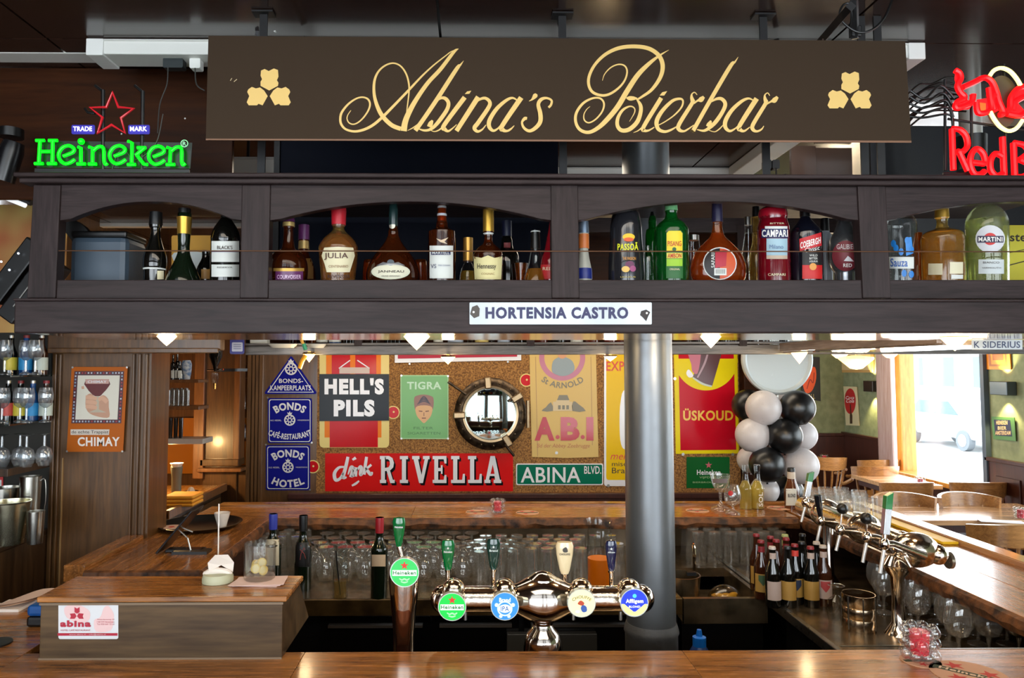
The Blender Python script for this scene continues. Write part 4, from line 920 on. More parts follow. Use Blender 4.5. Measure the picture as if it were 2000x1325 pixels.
b.cap('cap', [(11,400),(12,412)], M((120,190,130),.4)); b.poly('label', [(1301,455),(1305,450),(1330,450),(1334,455),(1334,544),(1301,544)], M((30,96,40),.5), 1); b.poly('label', [(1302,456),(1306,451),(1329,451),(1333,456),(1333,492),(1302,492)], M((232,206,40),.5), 2); b.band('label_band', 506, 520, M((150,196,40),.5), 1302, 1333, 2); b.band('label_band', 494, 505, M((226,214,90),.5), 1302, 1333, 2)
b.text('lettering', 'PISANG', 1304, 471, 1331, 481, M((190,50,30),.5), 4, 0.01); b.text('lettering', 'AMBON', 1304, 495, 1331, 504, M((190,50,30),.5), 4, 0.01); b.text('lettering', 'ORIGINAL', 1308, 524, 1328, 528, cream, 4); b.disc('emblem', 1317, 487, 4, M((40,90,50),.5), 3)
b = bot('round flat amber liqueur bottle with circular dark and orange label', 1402, [(9,398),(10,434),(9,437),(11,452),(16,464),(32,480),(47,498),(54,520),(53,542),(42,562),(34,576)], amber, liquid=(456, amberliq), flat=0.6)
b.cap('cap', [(9,398),(10,434)], M((36,32,60),.35)); b.text('lettering', 'SAFARI', 1401, 402, 1407, 430, M((190,190,210),.4), 3, rot=1)
b.disc('label_ring', 1406, 515, 33, lab_w, 1, ry=32); b.disc('label', 1406, 515, 31, M((204,86,48),.5), 2, ry=30); b.poly('label', circ(1406,515,31,16,30,pi/2,3*pi/2), M((26,24,28),.5), 3); b.poly('label', [(1397,492),(1420,488),(1418,520),(1397,524)], M((176,40,60),.5), 3.4); b.text('lettering', 'SAFARI', 1389, 494, 1396, 523, lab_w, 4, 0.01, rot=1)
b.poly('barcode_panel', rect(1395,524,1419,538), lab_w, 5); b.text('barcode', 'IIIIIIIIII', 1398, 526, 1416, 535, inkd, 6)
for cx, lb in ((1355, 'small clear jar with metal lid left of the round amber bottle'), (1462, 'clear spirit bottle behind the round amber bottle')):
    b = bot(lb, cx, [(9,464),(11,470),(12,480),(14,500),(14,560)] if cx == 1355 else [(6,424),(6,450),(10,475),(16,510),(16,560)], clear, Y=2.26); b.cap('cap', [(10,460),(10,470)] if cx == 1355 else [(6,424),(6,440)], steel)
b = bot('slim bottle with gold neck left of the tall red bottle', 1478, [(6,404),(7,425),(8,470),(15,500),(16,560)], yellowg, Y=2.26); b.cap('cap', [(6,404),(7,424)], black)
b = bot('tall red aperitif bottle with navy and pale blue label', 1511, [(17,406),(25,412),(27,424),(26,430),(29,442),(30,455),(31,575)], M((104,8,22),.1,coat=.7,name='red_aperitif'))
b.cap('cap', [(18,405),(25,410),(27,420),(26,426)], M((150,14,34),.25)); b.band('label_band', 442, 447, lab_w, 1494, 1538); b.band('label', 447, 465, M((26,34,84),.5), 1487, 1539, 2); b.band('label', 466, 506, M((158,190,206),.5), 1497, 1538); b.band('label_band', 499, 506, M((190,170,150),.5), 1497, 1538, 2)
b.text('lettering', 'CAMPARI', 1488, 449, 1539, 463, white, 3, 0.03); b.text('lettering', 'Milano', 1503, 478, 1530, 486, M((90,120,160),.5), 3); b.text('lettering', 'BITTER', 1504, 435, 1532, 438, cream, 2); b.text('lettering', 'CAMPARI', 1500, 534, 1534, 539, cream, 2)
b = bot('black bottle with slanted red label beside the tall red bottle', 1574, [(8,408),(9,425),(18,438),(29,452),(31,470),(31,575)], M((14,16,26),.08,coat=.6)); b.cap('cap', [(9,408),(9,424)], black)
b.poly('label', [(1561,467),(1604,454),(1605,480),(1562,491)], M((190,32,40),.5), 1); b.text('lettering', 'COEBERGH', 1563, 468, 1603, 481, white, 2, 0.03, shear=-11); b.text('lettering', 'Classic', 1572, 482, 1601, 491, white, 2.5, 0.0, shear=-6); b.poly('label', [(1567,494),(1605,486),(1606,518),(1567,518)], M((20,18,20),.5), 1); b.poly('label', [(1567,518),(1606,518),(1606,545),(1567,545)], M((196,30,30),.5), 1)
for j, tt in enumerate(('WILD', 'BITTER', 'LIQUEUR')): b.text('lettering', tt, 1581, 497+6*j, 1597, 501+6*j, white, 3)
b.disc('emblem', 1588, 521, 7, M((220,150,70),.5), 3)
b = bot('slim bottle with black cap and frosted grey body', 1612, [(7,427),(8,452),(10,456),(13,470),(13,560)], M((140,144,150),.3), Y=2.2); b.cap('cap', [(7,427),(8,452)], black)
b = bot('silver bottle with dark red round label at the right of the third arch', 1650, [(13,432),(14,440),(20,455),(28,470),(31,490),(30,512),(24,526),(20,535),(20,565)], M((120,122,126),.22,.8))
b.disc('label', 1652, 500, 27, M((116,36,46),.5), 1, ry=30); b.text('lettering', 'GALIBIER', 1634, 477, 1672, 487, M((200,190,190),.5), 2, 0.01); b.text('lettering', 'RED', 1647, 515, 1664, 522, white, 2, 0.02); b.poly('mountain', [(1648,510),(1656,500),(1660,503),(1668,511)], M((214,214,220),.5), 2)
# bay 4
b = bot('clear tequila bottle with blue print and white script label', 1762, [(20,422),(24,428),(28,438),(28,460),(28,575)], clear); b.band('label', 502, 525, lab_w, 1733, 1785); b.text('lettering', 'Sauza', 1739, 505, 1773, 521, M((40,90,170),.4), 3, 0.01)
for x, y in ((1772,470),(1780,488),(1750,485),(1745,476),(1760,492),(1766,534),(1780,536)): b.disc('blue_print', x, y, 5, M((30,120,200),.4), 1, ry=7)
b.poly('blue_print', [(1768,465),(1780,463),(1784,495),(1770,500)], M((40,130,210),.4), 1)
b = bot('slim amber bottle between the clear and the gold bottles', 1795, [(7,455),(8,470),(12,490),(13,560)], amber, Y=2.24)
b = bot('square shouldered golden rum bottle with gold cap and two small labels', 1842, [(11,403),(12,426),(10,430),(12,446),(30,453),(37,462),(38,480),(38,575)], yellowg, liquid=(452, goldliq)); b.cap('cap', [(11,403),(12,426)], M((170,132,50),.35,.6)); b.band('label', 515, 537, M((190,180,150),.5), 1813, 1841); b.band('label', 512, 535, M((216,210,180),.5), 1855, 1881); b.band('barcode_panel', 537, 545, lab_w, 1858, 1881)
b = bot('pale green vermouth bottle with round white label reading MARTINI', 1929, [(18,403),(30,416),(36,432),(37,450),(36,485),(33,575)], palegreen, liquid=(430, glassy('vermouth', (236,240,190), .1, milk=.12)))
b.disc('label', 1934, 467, 29, M((206,208,214),.5), 1, ry=27); b.disc('label_dot', 1934, 467, 13, M((200,40,40),.5), 2, ry=12); b.band('label_band', 461, 474, M((40,40,70),.5), 1909, 1960, 3); b.text('lettering', 'MARTINI', 1911, 463, 1958, 472, white, 4, 0.02); b.band('label', 507, 535, M((196,204,206),.5), 1911, 1961); b.text('lettering', 'BIANCO', 1920, 511, 1952, 515, inkd, 3); b.text('lettering', 'VERMOUTH', 1918, 522, 1955, 525, inkd, 3)
b = bot('green bottle peeking out between the gold and vermouth bottles', 1888, [(5,480),(7,490),(14,502),(14,560)], greeng, Y=2.26)
yb = Flat('advert_board', 'yellow board with black lettering at the right edge behind the last bottle', 'sign', 1990, 546, Y=2.35)
yb.shape('board', rect(1960, 440, 2050, 548, 3), M((206, 196, 60), 0.5), 0, thick=0.004); yb.text('lettering', 'sterk', 1972, 455, 2030, 472, inkd, 2, 0.02); yb.strokes('stripe', [[(1965,495,1.5),(2040,480,1.5)],[(1965,520,2),(2040,500,2)]], inkd, 2, smooth=False)

# bottles standing on the far shelf: only their lower parts show
FG = 'bottles standing along the far shelf'
fb = [(490,9,'black',20),(575,9,'red',0),(592,9,'red',0),(612,8,'amberd',0),(630,11,'blue',1),(655,12,'blue2',1),(680,9,'black',0),(692,7,'black',0),(722,10,'clear',0),(738,7,'clear',0),(760,9,'black',0),(775,9,'black',0),(856,9,'brown',1),(890,15,'lab',1),(918,6,'clear',0),(941,13,'cream',1),(960,6,'clear',0),(984,12,'lab',1),(1012,11,'black',0),(1030,7,'black',0),(1056,14,'brownr',0),(1090,14,'black',0),(1126,12,'brown',1),(1156,14,'brownr',0),(1190,12,'brownr',0),(1212,10,'brownr',0),(1340,10,'brown',0),(1360,9,'black',0),(1385,10,'clear',1),(1410,9,'black',0),(1432,11,'clear',0),(1470,10,'black',0),(1500,10,'clear',0),(1530,9,'black',0)]
fm = {'black': darkglass, 'red': redg, 'amberd': amber, 'blue': clear, 'blue2': M((24,70,130),.2), 'clear': clear, 'brown': amberdark, 'lab': clear, 'cream': amber, 'brownr': M((84,30,20),.1,coat=.5)}
kinds = {'black': 'black glass bottle', 'red': 'red bottle', 'amberd': 'amber bottle', 'blue': 'clear bottle with white label', 'blue2': 'blue bottle with pale label', 'clear': 'clear glass bottle', 'brown': 'brown bottle', 'lab': 'clear bottle with pale blue label', 'cream': 'amber bottle with cream label', 'brownr': 'reddish brown bottle'}
places = ['at the left end', 'left of the first lamp', 'above the striped enamel sign', 'above the green enamel sign', 'above the porthole', 'above the cream enamel sign', 'beside the steel pillar', 'above the red and yellow sign']
import collections
seen = collections.Counter()
for cx, hw, k, lb in fb:
    Yf = 3.92; s = Yf/FOC
    pl = places[min(7, 0 if cx < 500 else 1 if cx < 625 else 2 if cx < 770 else 3 if cx < 870 else 4 if cx < 1030 else 5 if cx < 1180 else 6 if cx < 1300 else 7)]
    key = (k, pl); seen[key] += 1
    ordn = ['', 'second ', 'third ', 'fourth '][seen[key]-1]
    h = (Yf*hw/FOC)
    o_, pr = V(cx, 600, Yf), [(h, 0), (h, 0.17), (h*0.9, 0.2), (h*0.38, 0.25), (h*0.36, 0.3), (0, 0.3)]
    t = thing('bottle', '%s%s on the far shelf %s' % (ordn, kinds[k], pl), 'bottle', (o_.x, Yf, 1.9655), FG)
    obj('body', lathe([(0, 0)]+pr, 16), fm[k], t, smooth=True)
    if k in ('blue', 'blue2', 'lab', 'cream', 'brown') and lb:
        obj('label', lathe([(h+0.0008, 0.018), (h+0.0008, 0.12)], 16), {'cream': M((214,196,120),.6), 'lab': M((170,186,210),.6)}.get(k, lab_w), t, smooth=True)
    obj('cap', lathe([(0, 0.285), (h*0.45, 0.285), (h*0.45, 0.312), (0, 0.312)], 12), M((90,30,30),.4) if k != 'black' else black, t)
for cx, w, lb in ((508, 18, 'white folded carton on the far shelf left of the red bottles'),):
    t = thing('carton', lb, 'box', (V(cx, 660, 3.9).x, 3.9, 1.9655)); obj('box', box(-0.045, 0.045, -0.03, 0.03, 0, 0.07), lab_w, t, bevel=0.004)
for x0, x1, lb in ((523, 580, 'white shallow dish resting on the far shelf rail under the red bottles'), (598, 636, 'second white dish on the far shelf rail under the blue bottles')):
    c = V((x0+x1)/2, 676, 3.76); t = thing('dish', lb, 'dish', (c.x, 3.77, c.z-0.01)); w = (x1-x0)/2*3.76/FOC
    obj('bowl', lathe([(0, 0), (w*0.75, 0.0), (w, 0.016), (w, 0.02), (w*0.8, 0.017), (0, 0.012)], 28, 1, 0.35), M((196,192,180),.4), t, smooth=True)

# ================================================================== LAMPS UNDER THE SHELVES
shade = M((255, 226, 168), 0.3, emit=3.2, name='lamp_glass_lit')
def lamp(label, cx, y0, y1, hw, Y, name='pendant_lamp', energy=3.0, group='small glass lamps under the overhead shelves'):
    s = Y/FOC; a = V(cx, y0, Y); b_ = V(cx, y1, Y); H = a.z-b_.z
    t = thing(name, label, 'lamp', (a.x, Y, b_.z), group)
    obj('lamp_shade', lathe([(0, 0), (hw*s*0.25, H*0.18), (hw*s*0.62, H*0.45), (hw*s, H*0.78), (hw*s*0.95, H*0.92), (0, H*0.92)], 8), shade, t)
    if Y > 3.6: obj('bracket_arm', box(-0.008, 0.008, 0, 3.80-Y, H*0.95, H*1.0+0.004), brass, t)
    obj('lamp_ring', lathe([(hw*s*1.05, H*0.8), (hw*s*1.08, H*0.9), (hw*s*0.98, H*0.97), (0, H)], 20), brass, t, smooth=True)
    l = bpy.data.lights.new('lamp_light', 'POINT'); l.energy = energy; l.color = (1.0, 0.72, 0.4); l.shadow_soft_size = 0.03
    lo = bpy.data.objects.new('lamp_light', l); COL.objects.link(lo); lo.location = (a.x, Y-0.005, b_.z-0.03)
    return t
lamp('small glowing diamond lamp left of the blue hanging card', 326, 652, 676, 20, 2.2)
lamp('large glowing diamond lamp above the green tiger plate', 814, 650, 684, 26, 2.2)
lamp('glowing diamond lamp right of the steel pillar', 1388, 650, 680, 22, 2.2)
lamp('glowing diamond lamp under the shelf above the bright window', 1864, 652, 686, 26, 2.2)
lamp('glowing diamond lamp beside the one above the window', 1905, 652, 680, 20, 2.5)
lamp('far glowing lamp above the blue triangular plate', 604, 688, 708, 12, 3.72, energy=2)
lamp('far glowing lamp in front of the cork wall above the porthole', 875, 694, 712, 14, 3.72, energy=2)
lamp('far glowing lamp beside the steel pillar above the yellow plate', 1192, 694, 706, 13, 3.72, energy=2)
lamp('far glowing lamp in front of the big white balloon disc', 1561, 684, 711, 16, 3.72, energy=2)
cp = Flat('claw_grip', 'yellow and green plastic grabber hanging from the far shelf', 'tool', 590, 700, Y=3.7)
cp.tubes('yellow_tube', [[(587,660),(592,672),(597,684)]], 0.008, M((226,170,70),.4)); cp.tubes('green_joint', [[(593,672),(597,684)]], 0.010, M((60,160,120),.4), sub=0); cp.tubes('yellow_handle', [[(597,694),(590,706),(585,720)]], 0.011, M((220,150,20),.4), sub=0)
# ================================================================== ENAMEL SIGNS ON THE CORK WALL
YW = 4.984
def ES(label, pts, Y=YW, mat=None, cat='sign', name='enamel_sign', thick=0.004, X=None, group=None):
    cx = sum(p[0] for p in pts)/len(pts); by = max(p[1] for p in pts)
    f = Flat(name, label, cat, cx, by, Y=None if X else Y, X=X, group=group)
    f.shape('plate', pts, mat, 0, thick=thick); return f
enred = M((190, 22, 30), 0.15, spec=0.1); encream = M((222, 202, 128), 0.2, spec=0.1); enblack = M((18, 20, 24), 0.12, spec=0.1); enorange = M((224, 120, 20), 0.2, spec=0.1)
sw = M((222, 222, 226), 0.3, coat=0.3)
def wheel(f, cx, cy, r):
    f.frame('emblem_ring', circ(cx, cy, r, 24), circ(cx, cy, r*0.76, 24), sw, 2)
    for k in range(8):
        a = k*pi/4+pi/8
        f.strokes('emblem_spoke', [[(cx+r*0.3*cos(a), cy+r*0.3*sin(a), r*0.12), (cx+r*0.8*cos(a), cy+r*0.8*sin(a), r*0.2)]], sw, 2, smooth=False)
    f.frame('emblem_hub', circ(cx, cy, r*0.42, 16), circ(cx, cy, r*0.25, 16), sw, 2)
    f.shape('emblem_crown', [(cx-r*.3, cy-r), (cx-r*.45, cy-r*1.4), (cx-r*.15, cy-r*1.25), (cx, cy-r*1.6), (cx+r*.15, cy-r*1.25), (cx+r*.45, cy-r*1.4), (cx+r*.3, cy-r)], sw, 2)
f = ES('blue triangular enamel plate topped by a wheel emblem', [(568,696),(571,698),(618,767),(616,770),(518,770),(517,767)], mat=enblue)
f.frame('border', [(568,701),(613,767),(522,767)], [(568,703.5),(611,765.8),(525,765.8)], sw, 1)
wheel(f, 568.5, 721, 12); f.text('lettering', 'BONDS-', 545, 740, 592, 748.5, sw, 2, 0.02); f.text('lettering', 'KAMPEERPLAATS', 528, 753, 607, 763, sw, 2, 0.02)
for y0, lab, word, dx in ((778, 'upper blue square enamel plate reading CAFE-RESTAURANT', 'CAFÉ-RESTAURANT', 0), (870, 'lower blue square enamel plate reading HOTEL', 'HOTEL', -3.5)):
    f = ES(lab, rect(523+dx, y0, 609+dx, y0+88, 4), mat=enblue)
    f.frame('border', rect(525.5+dx, y0+2.5, 606.5+dx, y0+85.5, 4), rect(526.8+dx, y0+3.8, 605.2+dx, y0+84.2, 4), sw, 1)
    cx = 566+dx; wheel(f, cx, y0+43, 11)
    f.text('lettering', 'BONDS', 0, 0, 0, 0, sw, 2, 0.04, warp=arcwarp(cx, y0+74, 51, 66, -31, 31))
    if word == 'HOTEL': f.text('lettering', word, 0, 0, 0, 0, sw, 2, 0.04, warp=arcwarp(cx, y0+10, 58, 73, -27, 27, True))
    else: f.text('lettering', word, 0, 0, 0, 0, sw, 2, 0.03, warp=arcwarp(cx, y0-25, 92, 106, -24, 24, True))
    f.text('lettering', 'ALG. NEDERL.', cx-38, y0+42, cx-16, y0+45, sw, 2, 0.0); f.text('lettering', 'WIELRIJDERSBOND', cx+15, y0+42, cx+38, y0+45, sw, 2, 0.0)
    plate_screws(f, [(523+dx, y0-1), (609+dx, y0+87)], 2)
# striped beer plate
f = ES('tall red and cream enamel plate with black band reading HELL\'S PILS', rect(624, 680, 760, 875, 8), mat=encream)
f.shape('stripe', rect(637, 680, 744, 731), enorange, 1); f.shape('stripe', rect(648, 680, 735, 731), enred, 2); f.shape('stripe', rect(684, 680, 694, 731), enorange, 3)
f.shape('stripe', [(634,822),(745,822),(745,855),(634,855)], enorange, 1); f.shape('stripe', rect(644, 822, 738, 874), enred, 2)
f.strokes('crest_line', [[(662,720,2),(684,704,2)],[(698,704,2),(722,720,2)]], sw, 4, smooth=False); f.shape('crest_shape', rect(663, 718, 722, 730), M((200,180,170),.4), 4)
f.shape('black_band', [(624,731),(760,731),(760,822),(624,823)], enblack, 5)
f.text('lettering', "HELL'S", 634, 739, 750, 771, sw, 6, 0.06); f.text('lettering', 'PILS', 652, 781, 732, 814, sw, 6, 0.06)
# small round red discs half hidden behind the plates
for cx, cy, lb in ((768, 806, 'small red round plate peeking out right of the black banded plate'), (611, 912, 'small red round plate peeking out right of the HOTEL plate'), (1028, 743, 'small red round plate peeking out left of the cream abbey plate')):
    f = ES(lb, circ(cx, cy, 13, 24), Y=4.9865, mat=encream, thick=0.001); f.shape('disc', circ(cx, cy, 11, 24), enred, 1); f.shape('dot', circ(cx+1, cy-1, 2, 10), encream, 2)
# green plate with a striped face
grn = M((120, 176, 116), 0.15, spec=0.1)
f = ES('pale green enamel plate with a small striped face', rect(782, 733, 876, 858, 2), mat=M((160, 200, 150), 0.2, spec=0.1))
f.shape('field', rect(784, 735, 874, 856, 2), grn, 1)
f.text('lettering', 'TIGRA', 795, 746, 862, 761, M((176, 212, 180), 0.3), 2, 0.03); f.text('lettering', 'FILTER', 808, 834, 846, 839, M((70, 120, 70), 0.4), 2, 0.0); f.text('lettering', 'SIGARETTEN', 796, 844, 860, 849, M((70, 120, 70), 0.4), 2, 0.0)
f.shape('face_cap', smoothpts([(809,778),(815,773),(828,771),(842,774),(847,780),(846,798),(840,806),(828,800),(816,806),(810,798)], 3, True), M((140,100,90),.4), 2)
f.shape('face', smoothpts([(812,796),(828,792),(844,796),(842,812),(834,822),(828,827),(822,822),(814,812)], 3, True), M((206,160,110),.4), 3)
for q in range(4): f.strokes('cap_stripe', [[(815+q*2, 790-q*3, 1.2),(828, 782-q*3+2, 2),(841-q*2, 790-q*3, 1.2)]], M((60,56,70),.4), 4)
f.strokes('face_line', [[(818,803,1.4),(825,804,1.8)],[(831,804,1.8),(838,803,1.4)],[(828,806,1),(828,813,1.2)],[(824,817,1.6),(832,817,1.6)]], M((90,40,36),.4), 4, smooth=False)
plate_screws(f, [(784,734),(875,735),(784,857),(875,857)], 2)
# red drink plate
f = ES('long red enamel plate with script word and slab lettering', rect(635, 886, 1002, 960), mat=M((206, 30, 30), 0.14, spec=0.1))
zr = zo(500, 640, 3.8975, 1/3.8975)
slab_ = {
 'R': [[(0,0),(.42,0),(.42,.12),(.34,.12),(.34,.88),(.42,.88),(.42,1),(0,1),(0,.88),(.08,.88),(.08,.12),(0,.12)], [(.34,1),(.62,1),(.85,.92),(.95,.75),(.9,.58),(.72,.48),(.34,.44),(.34,.56),(.58,.58),(.68,.68),(.66,.82),(.55,.88),(.34,.88)], [(.45,.46),(.66,.5),(.88,.12),(1,.12),(1,0),(.7,0)]],
 'I': [[(0,0),(1,0),(1,.12),(.75,.12),(.75,.88),(1,.88),(1,1),(0,1),(0,.88),(.25,.88),(.25,.12),(0,.12)]],
 'V': [[(0,1),(.42,1),(.42,.88),(.34,.88),(.54,.3),(.72,.88),(.62,.88),(.62,1),(1,1),(1,.88),(.92,.88),(.62,0),(.4,0),(.08,.88),(0,.88)]],
 'E': [[(0,0),(1,0),(1,.3),(.86,.3),(.8,.12),(.4,.12),(.4,.44),(.6,.44),(.6,.34),(.72,.34),(.72,.66),(.6,.66),(.6,.56),(.4,.56),(.4,.88),(.8,.88),(.86,.72),(1,.72),(1,1),(0,1),(0,.88),(.12,.88),(.12,.12),(0,.12)]],
 'L': [[(0,0),(1,0),(1,.34),(.86,.34),(.8,.12),(.45,.12),(.45,.88),(.6,.88),(.6,1),(0,1),(0,.88),(.15,.88),(.15,.12),(0,.12)]],
 'A': [[(0,0),(.36,0),(.36,.12),(.27,.12),(.32,.26),(.6,.26),(.64,.12),(.55,.12),(.55,0),(1,0),(1,.12),(.92,.12),(.62,1),(.36,1),(.08,.12),(0,.12)]]}
for ch, x0, x1 in (('R',742,771),('I',781,797),('V',805,839),('E',845,872),('L',881,908),('L',914,941),('A',946,979)):
    for dx, dy, m_, k in ((3.5, 4.5, enblack, 1), (1.8, 2.3, enblack, 1.4), (0, 0, sw, 2.2)):
        for pg in slab_[ch]:
            f.shape('lettering', [(x0+(x1-x0)*u+dx, 944-53*v+dy) for u, v in pg], m_, k)
f.shape('letter_counter', [(958,926),(966,926),(962.5,908)], M((206, 30, 30), 0.14), 3)
for st in [[(672,1062,14),(630,1068,20),(598,1110,26),(606,1160,26),(640,1150,20),(668,1100,16)],[(700,985,22),(684,1060,26),(664,1140,26),(690,1140,12)],[(700,1120,8),(722,1066,22),(738,1072,22),(722,1140,26)],[(745,1060,24),(733,1125,24),(755,1125,10)],[(735,1008,16),(760,992,22)],
           [(765,1065,22),(757,1135,24)],[(762,1100,8),(790,1060,18),(802,1070,26),(795,1120,24),(812,1118,10)],[(842,985,22),(822,1120,26)],[(878,1045,18),(835,1080,18)],[(840,1078,22),(872,1118,26),(886,1100,12)],[(730,1205,14),(758,1190,18),(785,1168,12)]]:
    f.strokes('script_lettering', [st], sw, 2, fn=zr)
# green street sign
f = ES('green street sign reading ABINA BLVD under the cream plate', rect(1008, 906, 1178, 948, 3), mat=sw)
f.shape('field', rect(1010, 908, 1176, 946, 3), M((10, 104, 78), 0.25, spec=0.1), 1)
f.text('lettering', 'ABINA', 1017, 913, 1134, 943, sw, 2, 0.012); f.text('lettering', 'BLVD.', 1141, 911, 1174, 926, sw, 2, 0.01)
# cream abbey plate
tan = M((206, 176, 110), 0.2, spec=0.1); rdt = M((176, 26, 42), 0.3, coat=0.3)
f = ES('tall cream enamel plate with a round portrait and red letters A.B.I', smoothpts([(1034,680),(1164,680),(1166,780),(1169,893),(1110,895),(1039,893),(1036,780)], 1, True), mat=tan)
f.frame('portrait_ring', circ(1098, 699, 45, 40), circ(1098, 699, 35, 40), M((176, 104, 130), 0.3), 1)
f.shape('portrait_robe', smoothpts([(1078,725),(1080,706),(1092,698),(1104,698),(1118,706),(1122,722),(1112,732),(1098,735),(1086,732)], 3, True), M((136,150,156),.4), 2); f.shape('portrait_head', circ(1098, 692, 9, 16), M((206,150,110),.4), 3)
f.strokes('border_line', [[(1046,697,.8),(1050,892,.8)],[(1154,697,.8),(1157,870,.8)]], M((150,110,80),.4), 1, smooth=False)
inkg = M((120, 116, 100), 0.4)
f.text('lettering', 'St ARNOLD', 0, 0, 0, 0, inkg, 2, 0.02, warp=arcwarp(1099, 690, 57, 69, -38, 38, True))
f.shape('castle', [(1080,785),(1080,803),(1118,803),(1118,785),(1112,785),(1112,782),(1086,782),(1086,785)], M((200,180,140),.4), 2); f.shape('castle_roof', [(1088,782),(1092,772),(1108,772),(1112,782)], inkg, 3)
for x in (1090, 1098, 1106): f.shape('castle_window', rect(x, 792, x+5, 800), inkg, 3)
f.shape('trees', smoothpts([(1058,803),(1066,796),(1076,786),(1080,803)], 2, True), inkg, 2); f.shape('trees', smoothpts([(1118,803),(1120,784),(1130,790),(1144,803)], 2, True), inkg, 2)
f.text('lettering', 'A', 1044, 815, 1083, 861, rdt, 3, 0.05); f.text('lettering', 'B', 1095, 815, 1132, 861, rdt, 3, 0.05); f.shape('lettering', rect(1145, 815, 1159, 861), rdt, 3)
for x in (1089, 1138): f.shape('dot', circ(x, 854, 4, 14), rdt, 3)
f.text('lettering', 'Bd der Abbey Zeebrugge', 1049, 867, 1152, 877, M((176,110,70),.4), 2, 0.0, shear=0.2)
plate_screws(f, [(1087,885)], 3)
# yellow plate behind the pillar
yel = M((224, 184, 20), 0.2, spec=0.1)
f = ES('yellow enamel plate with white border half hidden by the steel pillar', rect(1180, 680, 1302, 950, 5), mat=sw)
f.shape('field', smoothpts(rect(1184, 682, 1298, 938, 5), 1, True), yel, 1)
f.shape('pale_shape', smoothpts([(1222,760),(1212,785),(1210,830),(1213,868),(1225,880),(1260,880),(1262,760)], 4, True), sw, 2)
f.text('lettering', 'EXPORT', 1184, 706, 1262, 725, M((206,70,40),.4), 2, 0.02); f.text('lettering', 'meilleure', 1194, 884, 1268, 898, M((206,40,30),.4), 2, 0.0, shear=0.3); f.text('lettering', 'mise en b.', 1195, 902, 1262, 911, inkd, 2); f.text('lettering', 'Brasserie', 1195, 914, 1266, 925, inkd, 2)
plate_screws(f, [(1188,949)], 3)
f = ES('white and red enamel plate mostly hidden above the porthole', [(771,660),(1018,655),(1018,704),(771,709)], mat=sw); f.shape('field', [(777,660),(1012,655),(1010,697),(777,701)], M((176,50,70),.2,spec=0.1), 1)
plate_screws(f, [(800,711),(992,707)], 2)
# red and yellow plate
f = ES('red and yellow enamel plate with a tilted bottle right of the pillar', [(1316,680),(1440,680),(1443,886),(1320,887)], mat=M((226,206,20),.2,spec=0.1))
f.shape('field', [(1325,690),(1433,690),(1438,879),(1329,880)], M((190,16,36),.14,spec=0.1), 1)
f.shape('disc', [(x, y) for x, y in circ(1379, 701, 62, 40, 62, 0, pi)], M((226,206,20),.2,spec=0.1), 2)
f.shape('bottle_shape', smoothpts([(1368,680),(1412,680),(1402,716),(1391,754),(1376,752),(1356,742),(1352,736),(1366,715)], 1, True), M((84,50,56),.3), 3)
f.strokes('bottle_shine', [[(1384,684,3),(1376,710,4),(1362,738,3)]], M((170,140,150),.3), 4); f.strokes('bottle_base', [[(1353,738,3),(1372,750,4),(1390,755,3)]], M((190,200,190),.4), 4)
f.shape('hand_shape', smoothpts([(1343,682),(1366,682),(1368,700),(1362,730),(1352,726),(1350,712),(1346,700)], 3, True), M((190,110,130),.4), 3.5); f.shape('splash', smoothpts([(1344,722),(1350,727),(1354,735),(1346,738),(1340,730)], 3, True), sw, 4)
f.text('lettering', 'ÜSKOUD', 1334, 798, 1432, 822, M((226,180,50),.3), 2, 0.03)
plate_screws(f, [(1334,888),(1431,888),(1318,740)], 3)
f = ES('small green enamel plate with a pink star and pale lettering', rect(1341, 893, 1425, 954, 1), mat=M((24,92,42),.2,spec=0.1))
st5 = lambda cx, cy, r, n=5, q=0.4: [(cx+(r if i % 2 == 0 else r*q)*sin(i*pi/n), cy-(r if i % 2 == 0 else r*q)*cos(i*pi/n)) for i in range(2*n)]
f.shape('star', st5(1384, 909, 7), M((186,90,100),.3), 2); f.text('lettering', 'Heineken', 1361, 918, 1407, 928, sw, 2, 0.02); f.text('lettering', 'VIJFDEEL', 1366, 931, 1400, 936, M((150,180,130),.4), 2); f.text('lettering', 'BIERBROUWERIJ', 1353, 941, 1415, 945, M((150,180,130),.4), 2)

# ================================================================== PORTHOLE
po = V(958, 809, 4.95)
bronze = noisy('old_bronze', (46, 38, 32), (96, 80, 62), 30, 0.35, 0.4, metal=0.85); bronzel = M((150, 128, 98), 0.3, 0.9)
ph = thing('porthole_mirror', 'round bronze ship porthole with mirror glass on the cork wall', 'mirror', (po.x, 4.985, po.z))
s5 = 4.985/FOC
tofront = lambda m: xf(m, (0, 0, 0), RX(pi/2))
obj('frame', tofront(lathe([(52*s5, 0), (69*s5, 0), (70*s5, 0.02), (64*s5, 0.04), (56*s5, 0.045), (52*s5, 0.03)], 56)), bronze, ph, smooth=True)
obj('inner_ring', tofront(lathe([(48*s5, 0.02), (50*s5, 0.05), (54*s5, 0.052), (56*s5, 0.04), (53*s5, 0.03)], 56)), bronzel, ph, smooth=True)
obj('glass', tofront(lathe([(51*s5, 0.022), (40*s5, 0.026), (25*s5, 0.0295), (12*s5, 0.031), (0, 0.0315)], 48)), M((205, 226, 226), 0.03, 1.0), ph, smooth=True)
for k in range(16):
    a = 2*pi*k/16+0.1; obj('rivet', sphere(0.006, (61*s5*cos(a), -0.043, 61*s5*sin(a)), 10, 6), M((110, 96, 76), 0.3, 0.9), ph, smooth=True)
